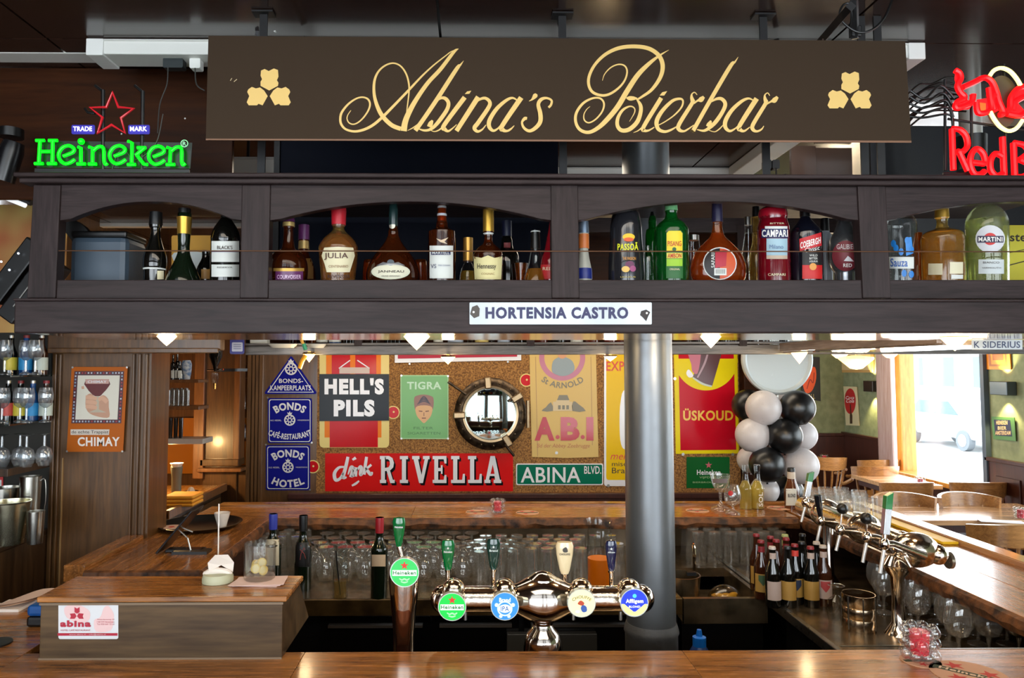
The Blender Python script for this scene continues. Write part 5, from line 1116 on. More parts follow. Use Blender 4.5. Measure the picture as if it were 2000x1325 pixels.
for a in (radians(95), radians(182), radians(-58), radians(32)):
    c, s_ = cos(a), sin(a); 
    obj('lug', xf(box(-0.05, 0.03, -0.075, -0.03, -0.022, 0.022), (63*s5*c, 0, 63*s5*s_), RY(-a)), bronzel, ph, bevel=0.008)
obj('hinge', xf(cyl(0.012, -0.09, 0.09, 14), (72*s5, -0.045, 0)), bronzel, ph, smooth=True)
obj('dog_bolt', tube([(-47*s5, -0.06, 38*s5), (-82*s5, -0.05, 62*s5)], 0.009, 10), bronze, ph, smooth=True)
obj('dog_bolt', tube([(28*s5, -0.06, -58*s5), (45*s5, -0.05, -80*s5)], 0.009, 10), bronze, ph, smooth=True)
obj('dog_bolt', tube([(36*s5, -0.06, 24*s5), (50*s5, -0.06, 38*s5)], 0.010, 10), bronze, ph, smooth=True)

# ================================================================== BROWN PLATE ON THE LEFT PIER
f = ES('orange brown enamel plate with a hand lifting a goblet on the left pier', [(140,717),(249,717),(240,883),(130,883)], Y=3.302, mat=M((176, 92, 24), 0.3, spec=0.15), thick=0.003)
def q4(u, v, a=(140,717), b=(249,717), c=(240,883), d=(130,883)):
    return ((a[0]*(1-u)+b[0]*u)*(1-v)+(d[0]*(1-u)+c[0]*u)*v, (a[1]*(1-u)+b[1]*u)*(1-v)+(d[1]*(1-u)+c[1]*u)*v)
bd = lambda u0, v0, u1, v1: [q4(u0, v0), q4(u1, v0), q4(u1, v1), q4(u0, v1)]
f.shape('mosaic_border', bd(0.055, 0.05, 0.945, 0.665), M((70, 22, 36), 0.35), 1)
rnd = random.Random(3)
for i in range(16):
    for (u, v) in ((0.08+i*0.0545, 0.07), (0.08+i*0.0545, 0.64)):
        f.shape('mosaic_piece', bd(u, v-0.008, u+0.026, v+0.012), M(rnd.choice([(130,150,170),(150,40,50),(180,180,190)]), 0.35), 2)
for i in range(14):
    for (u, v) in ((0.07, 0.10+i*0.038), (0.90, 0.10+i*0.038)):
        f.shape('mosaic_piece', bd(u, v, u+0.028, v+0.019), M(rnd.choice([(130,150,170),(150,40,50),(180,180,190)]), 0.35), 2)
f.shape('picture_field', bd(0.125, 0.1, 0.875, 0.62), M((214, 210, 196), 0.35), 3)
f.shape('goblet_bowl', smoothpts([(167,745),(214,745),(211,758),(202,768),(196,774),(186,774),(178,768),(170,758)], 2, True), M((92,20,22),.3), 4)
f.shape('goblet_foam', [(167,741),(214,741),(213,750),(168,750)], M((190,150,140),.4), 4.5); f.shape('goblet_stem', [(188,774),(194,774),(194,800),(208,806),(174,806),(188,800)], M((180,170,150),.3), 4.3)
skin = M((190, 146, 120), 0.4)
f.shape('hand_palm', smoothpts([(169,775),(178,769),(190,778),(202,772),(212,780),(213,795),(214,815),(196,815),(176,808),(168,795)], 3, True), skin, 4.1)
for y in (776, 785, 794): f.strokes('finger', [[(168,y,7),(180,y+1,8),(190,y+3,6)]], M((206,160,132),.4), 4.6)
f.strokes('finger', [[(210,786,8),(200,778,8),(193,782,6)],[(165,757,6),(160,758,5)]], M((206,160,132),.4), 4.6)
f.text('lettering', 'CHIMAY', 172, 743.5, 209, 748.5, sw, 5, 0.02)
f.shape('text_strip', [(138,839),(214,839),(213,850),(138,850)], M((206,196,184),.4), 1); f.text('lettering', 'de echte Trappist', 140, 841, 212, 849, inkd, 2, 0.0)
f.text('lettering', 'CHIMAY', 152, 854, 234, 872, M((230,222,214),.4), 2, 0.03)
plate_screws(f, [(142,718),(248,718),(131,882),(239,882)], 2)
# ================================================================== BAR COUNTERS
ZT = 1.10
def live_edge(p0, p1, depth, z0, z1, seed, parent, nrm):
    rnd = random.Random(seed); n = 46; vs, fs = [], []
    d = Vector(p1)-Vector(p0)
    for i in range(n+1):
        b = Vector(p0)+d*(i/n)
        for j, (o, z) in enumerate(((0, z1), (0.7, z1-0.006), (1.0, (z0+z1)/2+rnd.uniform(-.006, .006)), (0.6+rnd.uniform(-.25, .25), z0+rnd.uniform(0, .006)), (0, z0))):
            q = b+Vector(nrm)*depth*(o+rnd.uniform(-0.12, 0.12)*(o > 0)); vs.append((q.x, q.y, z))
    for i in range(n):
        for j in range(4): a = i*5+j; fs.append((a, a+1, a+6, a+5))
    fs += [(0, 1, 2, 3, 4), tuple(n*5+k for k in (4, 3, 2, 1, 0))]
    return obj('live_edge', (vs, fs), edgewood, parent, smooth=True)
def planks(parent, name, cells, z0, z1, mat, bevel=0.0015):
    for x0, x1, y0, y1 in cells: obj(name, box(x0+0.0008, x1-0.0008, y0+0.0008, y1-0.0008, z0, z1), mat, parent, bevel=bevel)
xa = lambda px, Y: V(px, 1200, Y).x
nbar = thing('bar_counter', 'glossy brown plank bar counter along the bottom of the picture', 'counter', (0, 1.9, 0))
o_ = (0, 1.9, 0)
def loc(m): return xf(m, (0, -1.9, 0))
for (x0, x1, y0, y1) in ((-2.6, -1.17, 1.15, 1.78), (-1.17, -0.1, 1.15, 1.78), (-0.1, 1.1, 1.15, 1.78), (1.1, 2.6, 1.15, 1.78), (-1.17, -0.437, 1.782, 2.0), (-0.437, 0.56, 1.782, 2.0), (0.56, 1.72, 1.782, 2.0), (1.72, 2.6, 1.782, 2.0), (-2.6, -1.17, 1.782, 2.08), (-2.6, -1.17, 2.082, 2.42)):
    obj('plank', loc(box(x0+0.0006, x1-0.0006, y0, y1-0.001, ZT-0.04, ZT)), barwood, nbar, bevel=0.001)
obj('counter_body', loc(box(-2.55, 2.5, 1.3, 1.97, 0, ZT-0.041)), darkpanel, nbar)
obj('edge_strip', loc(box(1.25, 2.6, 2.0, 2.004, ZT-0.02, ZT+0.001)), steel, nbar)
lc = thing('bar_counter', 'left bar counter return with raised outer strip and rough live edge', 'counter', (-1.25, 3.4, 0))
L_ = lambda m: xf(m, (1.25, -3.4, 0))
for (x0, x1) in ((-1.43, -1.22), (-1.22, -1.0)): obj('plank', L_(box(x0+.0006, x1-.0006, 2.80, 3.74, ZT-0.045, ZT)), barwoody, lc, bevel=0.0015)
obj('raised_strip', L_(box(-1.51, -1.432, 2.80, 3.30, ZT-0.045, ZT+0.018)), barwoody, lc, bevel=0.005)
obj('counter_body', L_(box(-1.46, -1.05, 2.86, 3.30, 0, ZT-0.046)), darkpanel, lc)
obj('counter_body', L_(box(-1.40, -1.05, 3.30, 3.70, 0, ZT-0.046)), darkpanel, lc)
e = live_edge((-1.002, 2.80, 0), (-1.002, 3.72, 0), 0.02, ZT-0.05, ZT-0.001, 4, lc, (1, 0, 0)); e.location = (1.25, -3.4, 0)
e = live_edge((-1.43, 2.80, 0), (-1.0, 2.80, 0), 0.015, ZT-0.06, ZT-0.001, 5, lc, (0, -1, 0)); e.location = (1.25, -3.4, 0)
fc = thing('bar_counter', 'far bar counter with live edge in front of the enamel signs', 'counter', (0.2, 3.9, 0))
F_ = lambda m: xf(m, (-0.2, -3.9, 0))
for (x0, x1) in ((-1.40, -0.3), (-0.3, 0.85), (0.85, 1.64)):
    obj('plank', F_(box(x0+.0006, x1-.0006, 3.745, 4.06, ZT-0.045, ZT)), barwood, fc, bevel=0.0015)
obj('raised_strip', F_(box(-1.36, 2.1, 4.06, 4.12, ZT-0.045, ZT+0.012)), barwood, fc, bevel=0.004)
obj('counter_body', F_(box(-1.05, 2.08, 3.99, 4.06, 0, ZT-0.046)), darkpanel, fc)
e = live_edge((-1.0, 3.745, 0), (1.64, 3.745, 0), 0.035, ZT-0.055, ZT-0.001, 6, fc, (0, -1, 0)); e.location = (-0.2, -3.9, 0)
rc = thing('bar_counter', 'right bar counter running back towards the bright window', 'counter', (1.85, 3.0, 0))
R_ = lambda m: xf(m, (-1.85, -3.0, 0))
for (y0, y1) in ((2.006, 2.9), (2.9, 4.06)):
    for (x0, x1) in ((1.66, 1.86), (1.86, 2.07)): obj('plank', R_(box(x0+.0006, x1-.0006, y0+.0006, y1-.0006, ZT-0.045, ZT)), barwoody, rc, bevel=0.0015)
obj('raised_strip', R_(box(2.07, 2.15, 2.006, 4.05, ZT-0.045, ZT+0.02)), wood('rail_pale_wood', (150, 104, 70), (190, 144, 104), 'Y', 1, 0.14, 0.8), rc, bevel=0.005)
obj('counter_body', R_(box(2.02, 2.08, 2.02, 3.98, 0, ZT-0.046)), darkpanel, rc)
e = live_edge((1.66, 2.02, 0), (1.66, 3.70, 0), 0.022, ZT-0.055, ZT-0.001, 8, rc, (-1, 0, 0)); e.location = (-1.85, -3.0, 0)

# work counters inside the bar
steeld = noisy('worn_steel', (96, 84, 66), (156, 136, 108), 14, 0.26, 0.05, metal=0.85)
obj('splash_panel', F_(box(-1.04, 1.66, 3.986, 3.99, 0.9, ZT-0.05)), noisy('splash_metal', (96, 78, 56), (132, 110, 82), 6, 0.3, 0.1, metal=0.3), fc)
wk = thing('work_counter', 'low metal topped work counter holding the clean glasses', 'counter', (0, 3.5, 0))
K = lambda m: xf(m, (0, -3.5, 0))
obj('worktop', K(box(-1.04, 0.87, 3.10, 3.985, 0.875, 0.90)), steeld, wk, bevel=0.002)
obj('front_rail', K(box(-1.04, 0.87, 3.085, 3.10, 0.835, 0.902)), noisy('rail_brown_metal', (58, 42, 22), (108, 84, 48), 8, 0.3, 0.05, metal=0.7), wk, bevel=0.003)
obj('cabinet', K(box(-1.04, 0.87, 3.16, 3.98, 0, 0.874)), M((8, 8, 9), 0.35), wk)
for x0, x1 in ((-0.62, -0.17), (-0.16, 0.2), (0.22, 0.85)):
    d = obj('fridge_door', K(box(x0, x1, 3.135, 3.158, 0.12, 0.82)), M((9, 9, 10), 0.16, coat=.3), wk, bevel=0.003)
    h = obj('handle', K(box(x0+0.03, x1-0.03, 3.12, 3.135, 0.775, 0.785)), M((120, 112, 104), 0.3, 0.8), d)
obj('drawer_box', K(box(xa(990, 3.1), xa(1166, 3.1), 3.1, 3.134, 0.66, 0.755)), M((70, 70, 68), 0.4, 0.4), wk, bevel=0.003)
sk = thing('sink', 'steel sink cabinet behind the pillar with a pot and a yellow bag', 'sink', (1.03, 3.4, 0))
S_ = lambda m: xf(m, (-1.03, -3.4, 0))
obj('basin', S_(merge(box(0.875, 1.22, 3.085, 3.11, 0.80, 0.90), box(0.875, 1.22, 3.55, 3.985, 0.86, 0.90), box(0.875, 1.22, 3.11, 3.55, 0.79, 0.80), box(1.20, 1.22, 3.11, 3.55, 0.79, 0.90))), steeld, sk)
obj('cabinet', S_(box(0.88, 1.22, 3.14, 3.98, 0, 0.785)), M((10, 9, 9), 0.35), sk)
obj('faucet', tube([(0.02, 0.12, 0.9), (0.02, 0.12, 1.0), (0.0, 0.06, 1.03), (-0.02, -0.02, 1.0)], 0.008, 8, smooth=4), chrome, sk, smooth=True)
rw = thing('work_counter', 'steel work counter under the right bar counter with beer bottles', 'counter', (1.6, 2.8, 0))
Q_ = lambda m: xf(m, (-1.6, -2.8, 0))
obj('worktop', Q_(box(1.245, 2.015, 2.03, 3.98, 0.875, 0.90)), steeld, rw, bevel=0.002)
obj('edge_rail', Q_(box(1.225, 1.245, 2.03, 3.98, 0.868, 0.905)), steel, rw, bevel=0.003)
obj('cabinet', Q_(box(1.30, 2.0, 2.05, 3.97, 0, 0.874)), M((12, 11, 11), 0.35), rw)
obj('cabinet_door', Q_(box(1.28, 1.30, 2.1, 2.55, 0.1, 0.84)), M((20, 20, 20), 0.25), rw, bevel=0.003); obj('cabinet_door', Q_(box(1.28, 1.30, 2.57, 3.05, 0.1, 0.84)), M((20, 20, 20), 0.25), rw, bevel=0.003)
obj('drain_seam', Q_(box(1.26, 1.5, 2.56, 2.566, 0.9, 0.902)), steel, rw)
fd = Flat('spray_bottle', 'blue cap of a bottle standing low inside the bar beside the pillar', 'bottle', 1366, 1262, Y=2.75)
fz = fd.o
obj('body', lathe([(0, -0.35), (0.035, -0.35), (0.035, -0.02), (0.024, 0.0), (0, 0.0)], 20), M((30, 60, 120), 0.3), fd.root, smooth=True)
obj('cap', lathe([(0, 0.0), (0.024, 0.0), (0.024, 0.032), (0.012, 0.036), (0.008, 0.058), (0, 0.058)], 20), M((20, 110, 210), 0.3), fd.root, smooth=True)
stn = thing('crate', 'dark crate standing on the floor inside the bar below the spray bottle', 'crate', (fz.x, 2.75, 0.0)); obj('crate_body', box(-0.1, 0.1, -0.1, 0.1, 0, fz.z-0.35), black, stn)
# far opening items
pot = thing('pot', 'dull metal pot standing in the sink beside the pillar', 'pot', (0.93, 3.3, 0.80))
obj('pot_body', lathe([(0, 0), (0.07, 0), (0.075, 0.10), (0.08, 0.14), (0.074, 0.14), (0.068, 0.01), (0, 0.008)], 28), steeld, pot, smooth=True); obj('handle', box(0.02, 0.06, -0.01, 0.01, 0.135, 0.15), black, pot)
bag = thing('bag', 'clear bag with yellow snacks lying in the sink', 'bag', (1.10, 3.25, 0.80))
obj('bag_film', xf(sphere(1, (0, 0, 0.55), 20, 12), (0, 0, 0), None, (0.075, 0.06, 0.07)), glassy('bag_film', (236, 226, 190), 2, 0.2), bag, smooth=True)
rnd = random.Random(5)
for k in range(16): obj('snack', xf(sphere(0.016, (0, 0, 0), 8, 6, (1.5, .8, .6)), (rnd.uniform(-.045, .045), rnd.uniform(-.035, .03), 0.02+rnd.uniform(0, .05)), RZ(rnd.uniform(0, 3))), M((214, 170, 60), 0.5), bag, smooth=True)

# ================================================================== GLASSES
shelfglass = glassy('bar_glassware', (246, 246, 244), 2.4, milk=.10)  # milky white put into the glass in place of missing light
def glass_proto(kind, label, group, loc, name='glass'):
    t = thing(name, label, 'glass', loc, group)
    if kind == 'pint':   # upside down
        m = lathe([(0.036, 0), (0.0365, 0.003), (0.029, 0.145), (0.028, 0.155), (0, 0.156)], 20); obj('bowl', m, shelfglass, t, smooth=True); obj('glass_base', lathe([(0, 0.142), (0.0275, 0.142), (0.028, 0.154), (0, 0.1545)], 20), shelfglass, t, smooth=True)
    if kind == 'balloon':
        obj('bowl', lathe([(0.030, 0), (0.040, 0.03), (0.042, 0.055), (0.030, 0.085), (0.008, 0.096)], 20), shelfglass, t, smooth=True)
        obj('stem', lathe([(0.007, 0.094), (0.0045, 0.11), (0.006, 0.13), (0.034, 0.14), (0.035, 0.143), (0, 0.144)], 20), shelfglass, t, smooth=True)
    if kind == 'goblet':  # upright
        obj('bowl', lathe([(0.006, 0.062), (0.03, 0.075), (0.043, 0.105), (0.042, 0.14), (0.034, 0.165)], 24), shelfglass, t, smooth=True)
        obj('stem', lathe([(0, 0), (0.034, 0.001), (0.033, 0.005), (0.006, 0.014), (0.0045, 0.04), (0.008, 0.062)], 20), shelfglass, t, smooth=True)
    if kind == 'tumbler':
        obj('bowl', lathe([(0, 0.0), (0.030, 0), (0.031, 0.01), (0.036, 0.125)], 20), shelfglass, t, smooth=True); obj('glass_base', lathe([(0, 0.003), (0.029, 0.003), (0.0305, 0.014), (0, 0.012)], 20), shelfglass, t, smooth=True)
    return t
def scatter(kind, label, group, spots):
    p = None
    rows = sorted({round(s[1], 3) for s in spots}); wd = ['first', 'second', 'third', 'fourth', 'fifth', 'sixth', 'seventh', 'eighth', 'ninth', 'tenth', 'eleventh']
    for s in spots:
        r_ = rows.index(round(s[1], 3)); c_ = sorted(q[0] for q in spots if round(q[1], 3) == rows[r_]).index(s[0])
        lb = '%s, %s row, %s from left' % (label, 'front' if r_ == 0 else wd[r_], wd[c_])
        if p is None: p = glass_proto(kind, lb, group, s)
        else: dup(p, s, random.uniform(0, 3), lb)
zc9 = 0.9005
scatter('pint', 'upside down pint glass behind the wide tap tower', 'upside down pint glasses under the far counter', [(0.04+0.074*i+(0.03 if j % 2 else 0), 3.30+0.085*j, zc9) for j in range(4) for i in range(9) if not (0.5 < 0.04+0.074*i+(0.03 if j % 2 else 0) < 0.66 and j < 3)])
scatter('balloon', 'upside down stemmed glass near the chrome tap column', 'upside down stemmed glasses under the far counter', [(-0.74+0.088*i+(0.04 if j % 2 else 0), 3.38+0.095*j, zc9) for j in range(5) for i in range(9) if not (i == 5 and j == 0)])
scatter('pint', 'upside down glass behind the dark beer bottles', 'upside down glasses in the right corner', [(1.10+0.08*i, 3.62+0.085*j, zc9) for j in range(3) for i in range(6)])
scatter('pint', 'upside down glass behind the wine bottles', 'glasses behind the wine bottles', [(-0.98+0.08*i, 3.55+0.09*j, zc9) for j in range(3) for i in range(3)])
scatter('goblet', 'stemmed glass under the right bar counter', 'stemmed glasses under the right counter', [(1.60+0.10*i+(0.04 if j % 2 else 0), 2.46+0.11*j, zc9) for j in range(6) for i in range(4)])
# bottles of the back work counter
WG = 'wine bottles on the work counter'
def wine(label, cx, Y, ytop, capcol, glassm, lab=None):
    b = Round('bottle', label, 'bottle', cx, Y, [(7.5*3.25/Y, ytop), (7, ytop+30), (8, ytop+42), (14, ytop+56), (16, ytop+66), (16, V(cx, 0, Y).z and ytop+130)], glassm, z0=zc9, group=WG)
    b.cap('cap', [(7.5, ytop), (7.8, ytop+3), (7.4, ytop+30)], capcol)
    if lab: b.band('label', lab[0], lab[1], lab[2], cx-15, cx+12)
    return b
wine('dark wine bottle with blue capsule and cream label behind the lemon glass', 533, 3.32, 1004, M((40, 52, 150), .35), greendark, (1054, 1105, M((196,186,160),.5)))
b = wine('black wine bottle with black capsule and red knot mark', 592, 3.24, 1007, black, greendark); b.band('label', 1060, 1108, M((16,16,17),.4), 578, 606); b.strokes if False else None
for st in [[(586,1074),(594,1082),(597,1092)],[(594,1070),(588,1082),(586,1094)],[(587,1066),(596,1074)]]:
    obj('mark', tube([b.W(x, y, 2) for x, y in st], 0.0012, 6), M((150,60,56),.5), b.root)
wine('dark wine bottle with red capsule left of the chrome tap column', 741, 3.12, 1011, M((160, 30, 40), .35), greendark, (1084, 1107, M((196,170,140),.5)))
b = Round('jug', 'glass jug of orange juice behind the navy tap handle', 'jug', 1171, 3.15, [(25,1015),(22,1030),(23,1040),(25,1070),(25,1135)], clear, z0=zc9, cap_top=False)
obj('juice', lathe([(0, 0.003), (0.05, 0.003), (0.0505, V(1171, 1090, 3.15).z-b.o.z), (0, V(1171, 1090, 3.15).z-b.o.z)], 24), M((240, 120, 10), 0.3, name='orange_juice'), b.root, smooth=True)
b = Round('glass', 'stem glass with a black straw between the wine bottles', 'glass', 665, 3.12, [(13,1062),(12,1092),(14,1110),(14,1140)], clear, z0=zc9, cap_top=False)
obj('straw', tube([(0, 0, 0.01), (-0.02, 0, 0.19)], 0.003, 6), black, b.root); obj('drink', cyl(0.026, 0.004, 0.07, 20), glassy('pale_drink', (226, 206, 150), 0.2, milk=0.2), b.root, smooth=True)

# ================================================================== FRONT TAP TOWER
YT = 2.13; sT = YT/FOC
tc = V(1060, 1170, YT)
tt = thing('tap_tower', 'wide hammered chrome beer tap tower with four round lit badges', 'beer tap', (tc.x, YT, 0.95))
hb_ = noisy('hammered_chrome', (214, 196, 176), (236, 224, 208), 90, 0.12, 0.5, metal=1.0, dist=0.0015)
def TP(px, py, Y=YT): p = V(px, py, Y); return Vector((p.x-tc.x, p.y-YT, p.z-0.95))
zc_ = TP(1060, 1170).z
def xl(prof, n=32):  # lathe along X
    return xf(lathe(prof, n), (0, 0, zc_), RY(pi/2))
x = lambda px: (px-1060)*sT
obj('pipe', xl([(24*sT, x(868)), (24*sT, x(1250))]), hb_, tt, smooth=True)
obj('body', xl([(24*sT, x(1000)), (27*sT, x(1003)), (29*sT, x(1012)), (38*sT, x(1028)), (45*sT, x(1046)), (46.5*sT, x(1060)), (45*sT, x(1074)), (38*sT, x(1092)), (29*sT, x(1108)), (27*sT, x(1117)), (24*sT, x(1120))]), chrome, tt, smooth=True)
for px in (868, 1250):
    p = TP(px, 1170); obj('end_bulb', sphere(27*sT, (p.x, 0, zc_), 28, 16, (1, 1, 1)), chrome, tt, smooth=True)
obj('top_cap', xf(lathe([(0, 0), (28*sT, 0), (27*sT, 4*sT), (14*sT, 13*sT), (0, 17*sT)], 32), (0, 0, zc_+36*sT)), chrome, tt, smooth=True)
z0b = 0.0
obj('neck', lathe([(0, 0), (0.055, 0.0), (37*sT, zc_-92*sT), (34*sT, zc_-75*sT), (30*sT, zc_-64*sT), (21*sT, zc_-55*sT), (19*sT, zc_-47*sT), (20*sT, zc_-45*sT), (19*sT, zc_-40*sT), (28*sT, zc_-34*sT), (0, zc_-33*sT)], 36), chrome, tt, smooth=True)
badge_rim = M((210, 220, 214), 0.2, 0.6)
def star_pts(cx, cy, r): return st5(cx, cy, r)
def badge(cx, cy, r, main, kind, parent_root, Y, bulb=None, em=0.75):
    f = Flat(None, None, None, cx, cy, Y=Y, root=parent_root)
    f.shape('badge_rim', circ(cx, cy, r+1.6, 36), badge_rim, 0, thick=0.02)
    f.shape('badge', circ(cx, cy, r, 36), M(main, 0.3, emit=em), 1)
    w_ = M((240, 244, 240), 0.3, emit=0.7)
    if kind == 'green':
        f.shape('badge_star', st5(cx, cy-14*r/27, 7*r/27+1.5), M((206, 40, 30), 0.3, emit=0.4), 3); f.shape('badge_band', rect(cx-r*0.88, cy-5, cx+r*0.88, cy+6), w_, 2); f.text('badge_lettering', 'Heineken', cx-r*0.84, cy-4, cx+r*0.84, cy+4, M((20,120,50),.3), 3, 0.03)
        f.strokes('badge_scroll', [[(cx-10,cy+11,2),(cx-5,cy+14,3),(cx,cy+12,3),(cx+5,cy+14,3),(cx+10,cy+11,2)],[(cx-7,cy+17,2),(cx,cy+19,3),(cx+7,cy+17,2)]], M((150,220,160),.3,emit=.5), 3)
    if kind == 'blue':
        f.text('badge_lettering', 'Brand', cx-11, cy-17, cx+11, cy-9, w_, 3, 0.02); f.frame('badge_wreath', circ(cx, cy+4, 15, 24), circ(cx, cy+4, 12, 24), M((190,215,240),.3,emit=.5), 2); f.shape('badge_oval', circ(cx, cy+4, 12, 24, 8), w_, 3); f.text('badge_lettering', 'IPA', cx-8, cy-1, cx+8, cy+9, M((40,100,170),.3), 4, 0.02)
        f.shapes('badge_hop', [circ(cx-16, cy-3, 4, 10), circ(cx+16, cy-3, 4, 10), circ(cx-8, cy+19, 3.5, 10), circ(cx+8, cy+19, 3.5, 10)], M((190,215,240),.3,emit=.5), 2)
    if kind == 'cream':
        f.text('badge_lettering', 'CHOUFFE', 0, 0, 0, 0, M((90,80,60),.4), 3, 0.01, warp=arcwarp(cx, cy+14, 24, 30, -42, 42))
        f.shape('badge_figure_cap', smoothpts([(cx-8,cy),(cx-2,cy-6),(cx+5,cy-1),(cx+2,cy+4),(cx-4,cy+3)], 3, True), M((190,70,40),.4), 3); f.shape('badge_figure_body', smoothpts([(cx+2,cy+3),(cx+9,cy+6),(cx+10,cy+15),(cx+2,cy+17),(cx-2,cy+9)], 3, True), M((50,90,170),.4), 3)
        f.shape('badge_foam', circ(cx-8, cy+16, 4, 12, 2.5), w_, 3)
    if kind == 'navy':
        f.shape('badge_lower', [(x, y) for x, y in circ(cx, cy, r-0.5, 30, None, radians(5), radians(175))], M((236,222,130),.3,emit=.8), 2)
        f.shape('badge_shield', [(cx-23,cy-8),(cx-12,cy-23),(cx+12,cy-23),(cx+23,cy-8),(cx+20,cy+2),(cx+2,cy+17),(cx-2,cy+17),(cx-20,cy+2)], M((20,50,190),.3,emit=.6), 3)
        f.text('badge_lettering', 'Affligem', cx-17, cy-8, cx+17, cy+2, w_, 4, 0.03); f.text('badge_lettering', 'BLOND', cx-11, cy+5, cx+11, cy+9, w_, 4, 0.02); f.shape('badge_dot', circ(cx, cy-14, 4, 12), M((70,190,230),.3,emit=.6), 4)
for cx, cy, bx, main, kind in ((883, 1186, 886, (0, 176, 60), 'green'), (986, 1185, 985, (40, 120, 200), 'blue'), (1136, 1179, 1135, (240, 226, 160), 'cream'), (1239, 1178, 1228, (30, 60, 190), 'navy')):
    p = TP(bx, 1153, YT-0.03); obj('bulb', sphere(22*sT, tuple(p), 24, 14), hb_, tt, smooth=True)
    q = TP(cx, cy, YT-0.075); obj('badge_arm', tube([tuple(p), (q.x, q.y+0.012, q.z)], 0.017, 14), chrome, tt, smooth=True)
    badge(cx, cy, 26, main, kind, tt, YT-0.085)
for cx, y0, y1, hw, col, tx, Yh in ((875, 1054, 1113, 13, (0, 96, 44), 'Heineken', YT+0.05), (964, 1051, 1112, 13, (10, 50, 42), 'Brand', YT+0.05), (1103, 1057, 1121, 17, (226, 208, 168), 'CHOUFFE', YT+0.05), (1194, 1055, 1115, 11, (20, 26, 62), 'Affligem', YT+0.05)):
    s = Yh/FOC; a = TP(cx, y1, Yh); h = TP(cx, y0, Yh).z-a.z; hw *= 1.0
    m_ = M(col, 0.12, coat=.6)
    obj('handle', xf(lathe([(0, 0), (hw*s*0.42, 0), (hw*s*0.6, h*0.12), (hw*s*0.95, h*0.6), (hw*s*1.02, h*0.85), (hw*s*0.85, h*0.97), (0, h)], 24, 1, 0.6), tuple(a)), m_, tt, smooth=True)
    obj('handle_stem', tube([(a.x, a.y, a.z), (a.x, a.y, zc_)], 0.0065, 12), chrome, tt, smooth=True)
    obj('handle_ring', xf(lathe([(0, 0), (0.009, 0), (0.010, 0.006), (0, 0.008)], 16), (a.x, a.y, a.z-0.006)), chrome, tt, smooth=True)
    f = Flat(None, None, None, cx, y0, Y=Yh-hw*s*0.62, root=tt)
    ym = y0+(y1-y0)*0.38; wc_ = M((220, 226, 220), .3) if col[0] < 200 else M((60, 56, 50), .4)
    f.text('handle_lettering', tx, cx-hw*0.62, ym, cx+hw*0.62, ym+4, wc_, 1, 0.02)
    if col[0] > 200: f.shape('handle_mark', smoothpts([(cx-4,ym-8),(cx+3,ym-12),(cx+6,ym-3),(cx-2,ym-2)], 3, True), wc_, 1)
    else: f.shape('handle_mark', st5(cx, ym-5, 3), wc_, 1)
for px in (1120, 1212, 909):
    p = TP(px, 1192, YT+0.04); obj('spout', tube([tuple(p), (p.x, p.y, p.z-0.028)], 0.005, 10), steel, tt, smooth=True)
dt = thing('drip_tray', 'steel drip tray shelf behind the bar edge under the tap towers', 'tray', (0.2, 2.13, 0.90)); obj('tray', box(-0.75, 0.3, -0.105, 0.12, 0.0, 0.05), steeld, dt, bevel=0.004)
dl = thing('tap_support', 'dark cabinet under the drip tray inside the bar', 'cabinet', (0.2, 2.13, 0.0)); obj('cabinet', box(-0.74, 0.29, -0.10, 0.11, 0, 0.90), black, dl)
# single column
cT = V(788, 1120, 2.10)
tk = thing('tap_column', 'single tapered chrome beer tap column with a green lit badge', 'beer tap', (cT.x, 2.12, 0.95))
s2 = 2.12/FOC; zz = lambda y: V(788, y, 2.12).z-0.95
obj('column', lathe([(0, 0), (0.045, 0), (0.045, 0.01), (20*s2, 0.02), (20*s2, zz(1262)), (20*s2, zz(1240)), (23*s2, zz(1200)), (27*s2, zz(1160)), (29*s2, zz(1135)), (29*s2, zz(1118)), (24*s2, zz(1103)), (12*s2, zz(1096)), (0, zz(1094))], 36, 1, 0.8), chrome, tk, smooth=True)
obj('column_inlay', xf(lathe([(12*s2, zz(1255)), (15*s2, zz(1220)), (18*s2, zz(1170)), (18*s2, zz(1150))], 24, 1, 0.5), (0, -0.016, 0)), M((120, 70, 44), 0.15, 0.9), tk, smooth=True)
badge(790, 1119, 27, (40, 170, 80), 'green', tk, 2.12-0.055)
a = V(779, 1068, 2.16); h = V(779, 1010, 2.16).z-a.z; a = a-Vector(tk.location)
obj('handle', xf(lathe([(0, 0), (0.007, 0), (0.010, h*0.12), (0.0175, h*0.6), (0.019, h*0.85), (0.016, h*0.97), (0, h)], 24, 1, 0.6), tuple(a)), M((0, 96, 44), 0.12, coat=.6), tk, smooth=True)
obj('handle_stem', tube([tuple(a), (a.x+0.012, a.y, zz(1105))], 0.006, 12), chrome, tk, smooth=True)
f = Flat(None, None, None, 779, 1010, Y=2.147, root=tk); f.text('handle_lettering', 'Heineken', 771, 1028, 787, 1032, sw, 1, 0.02)

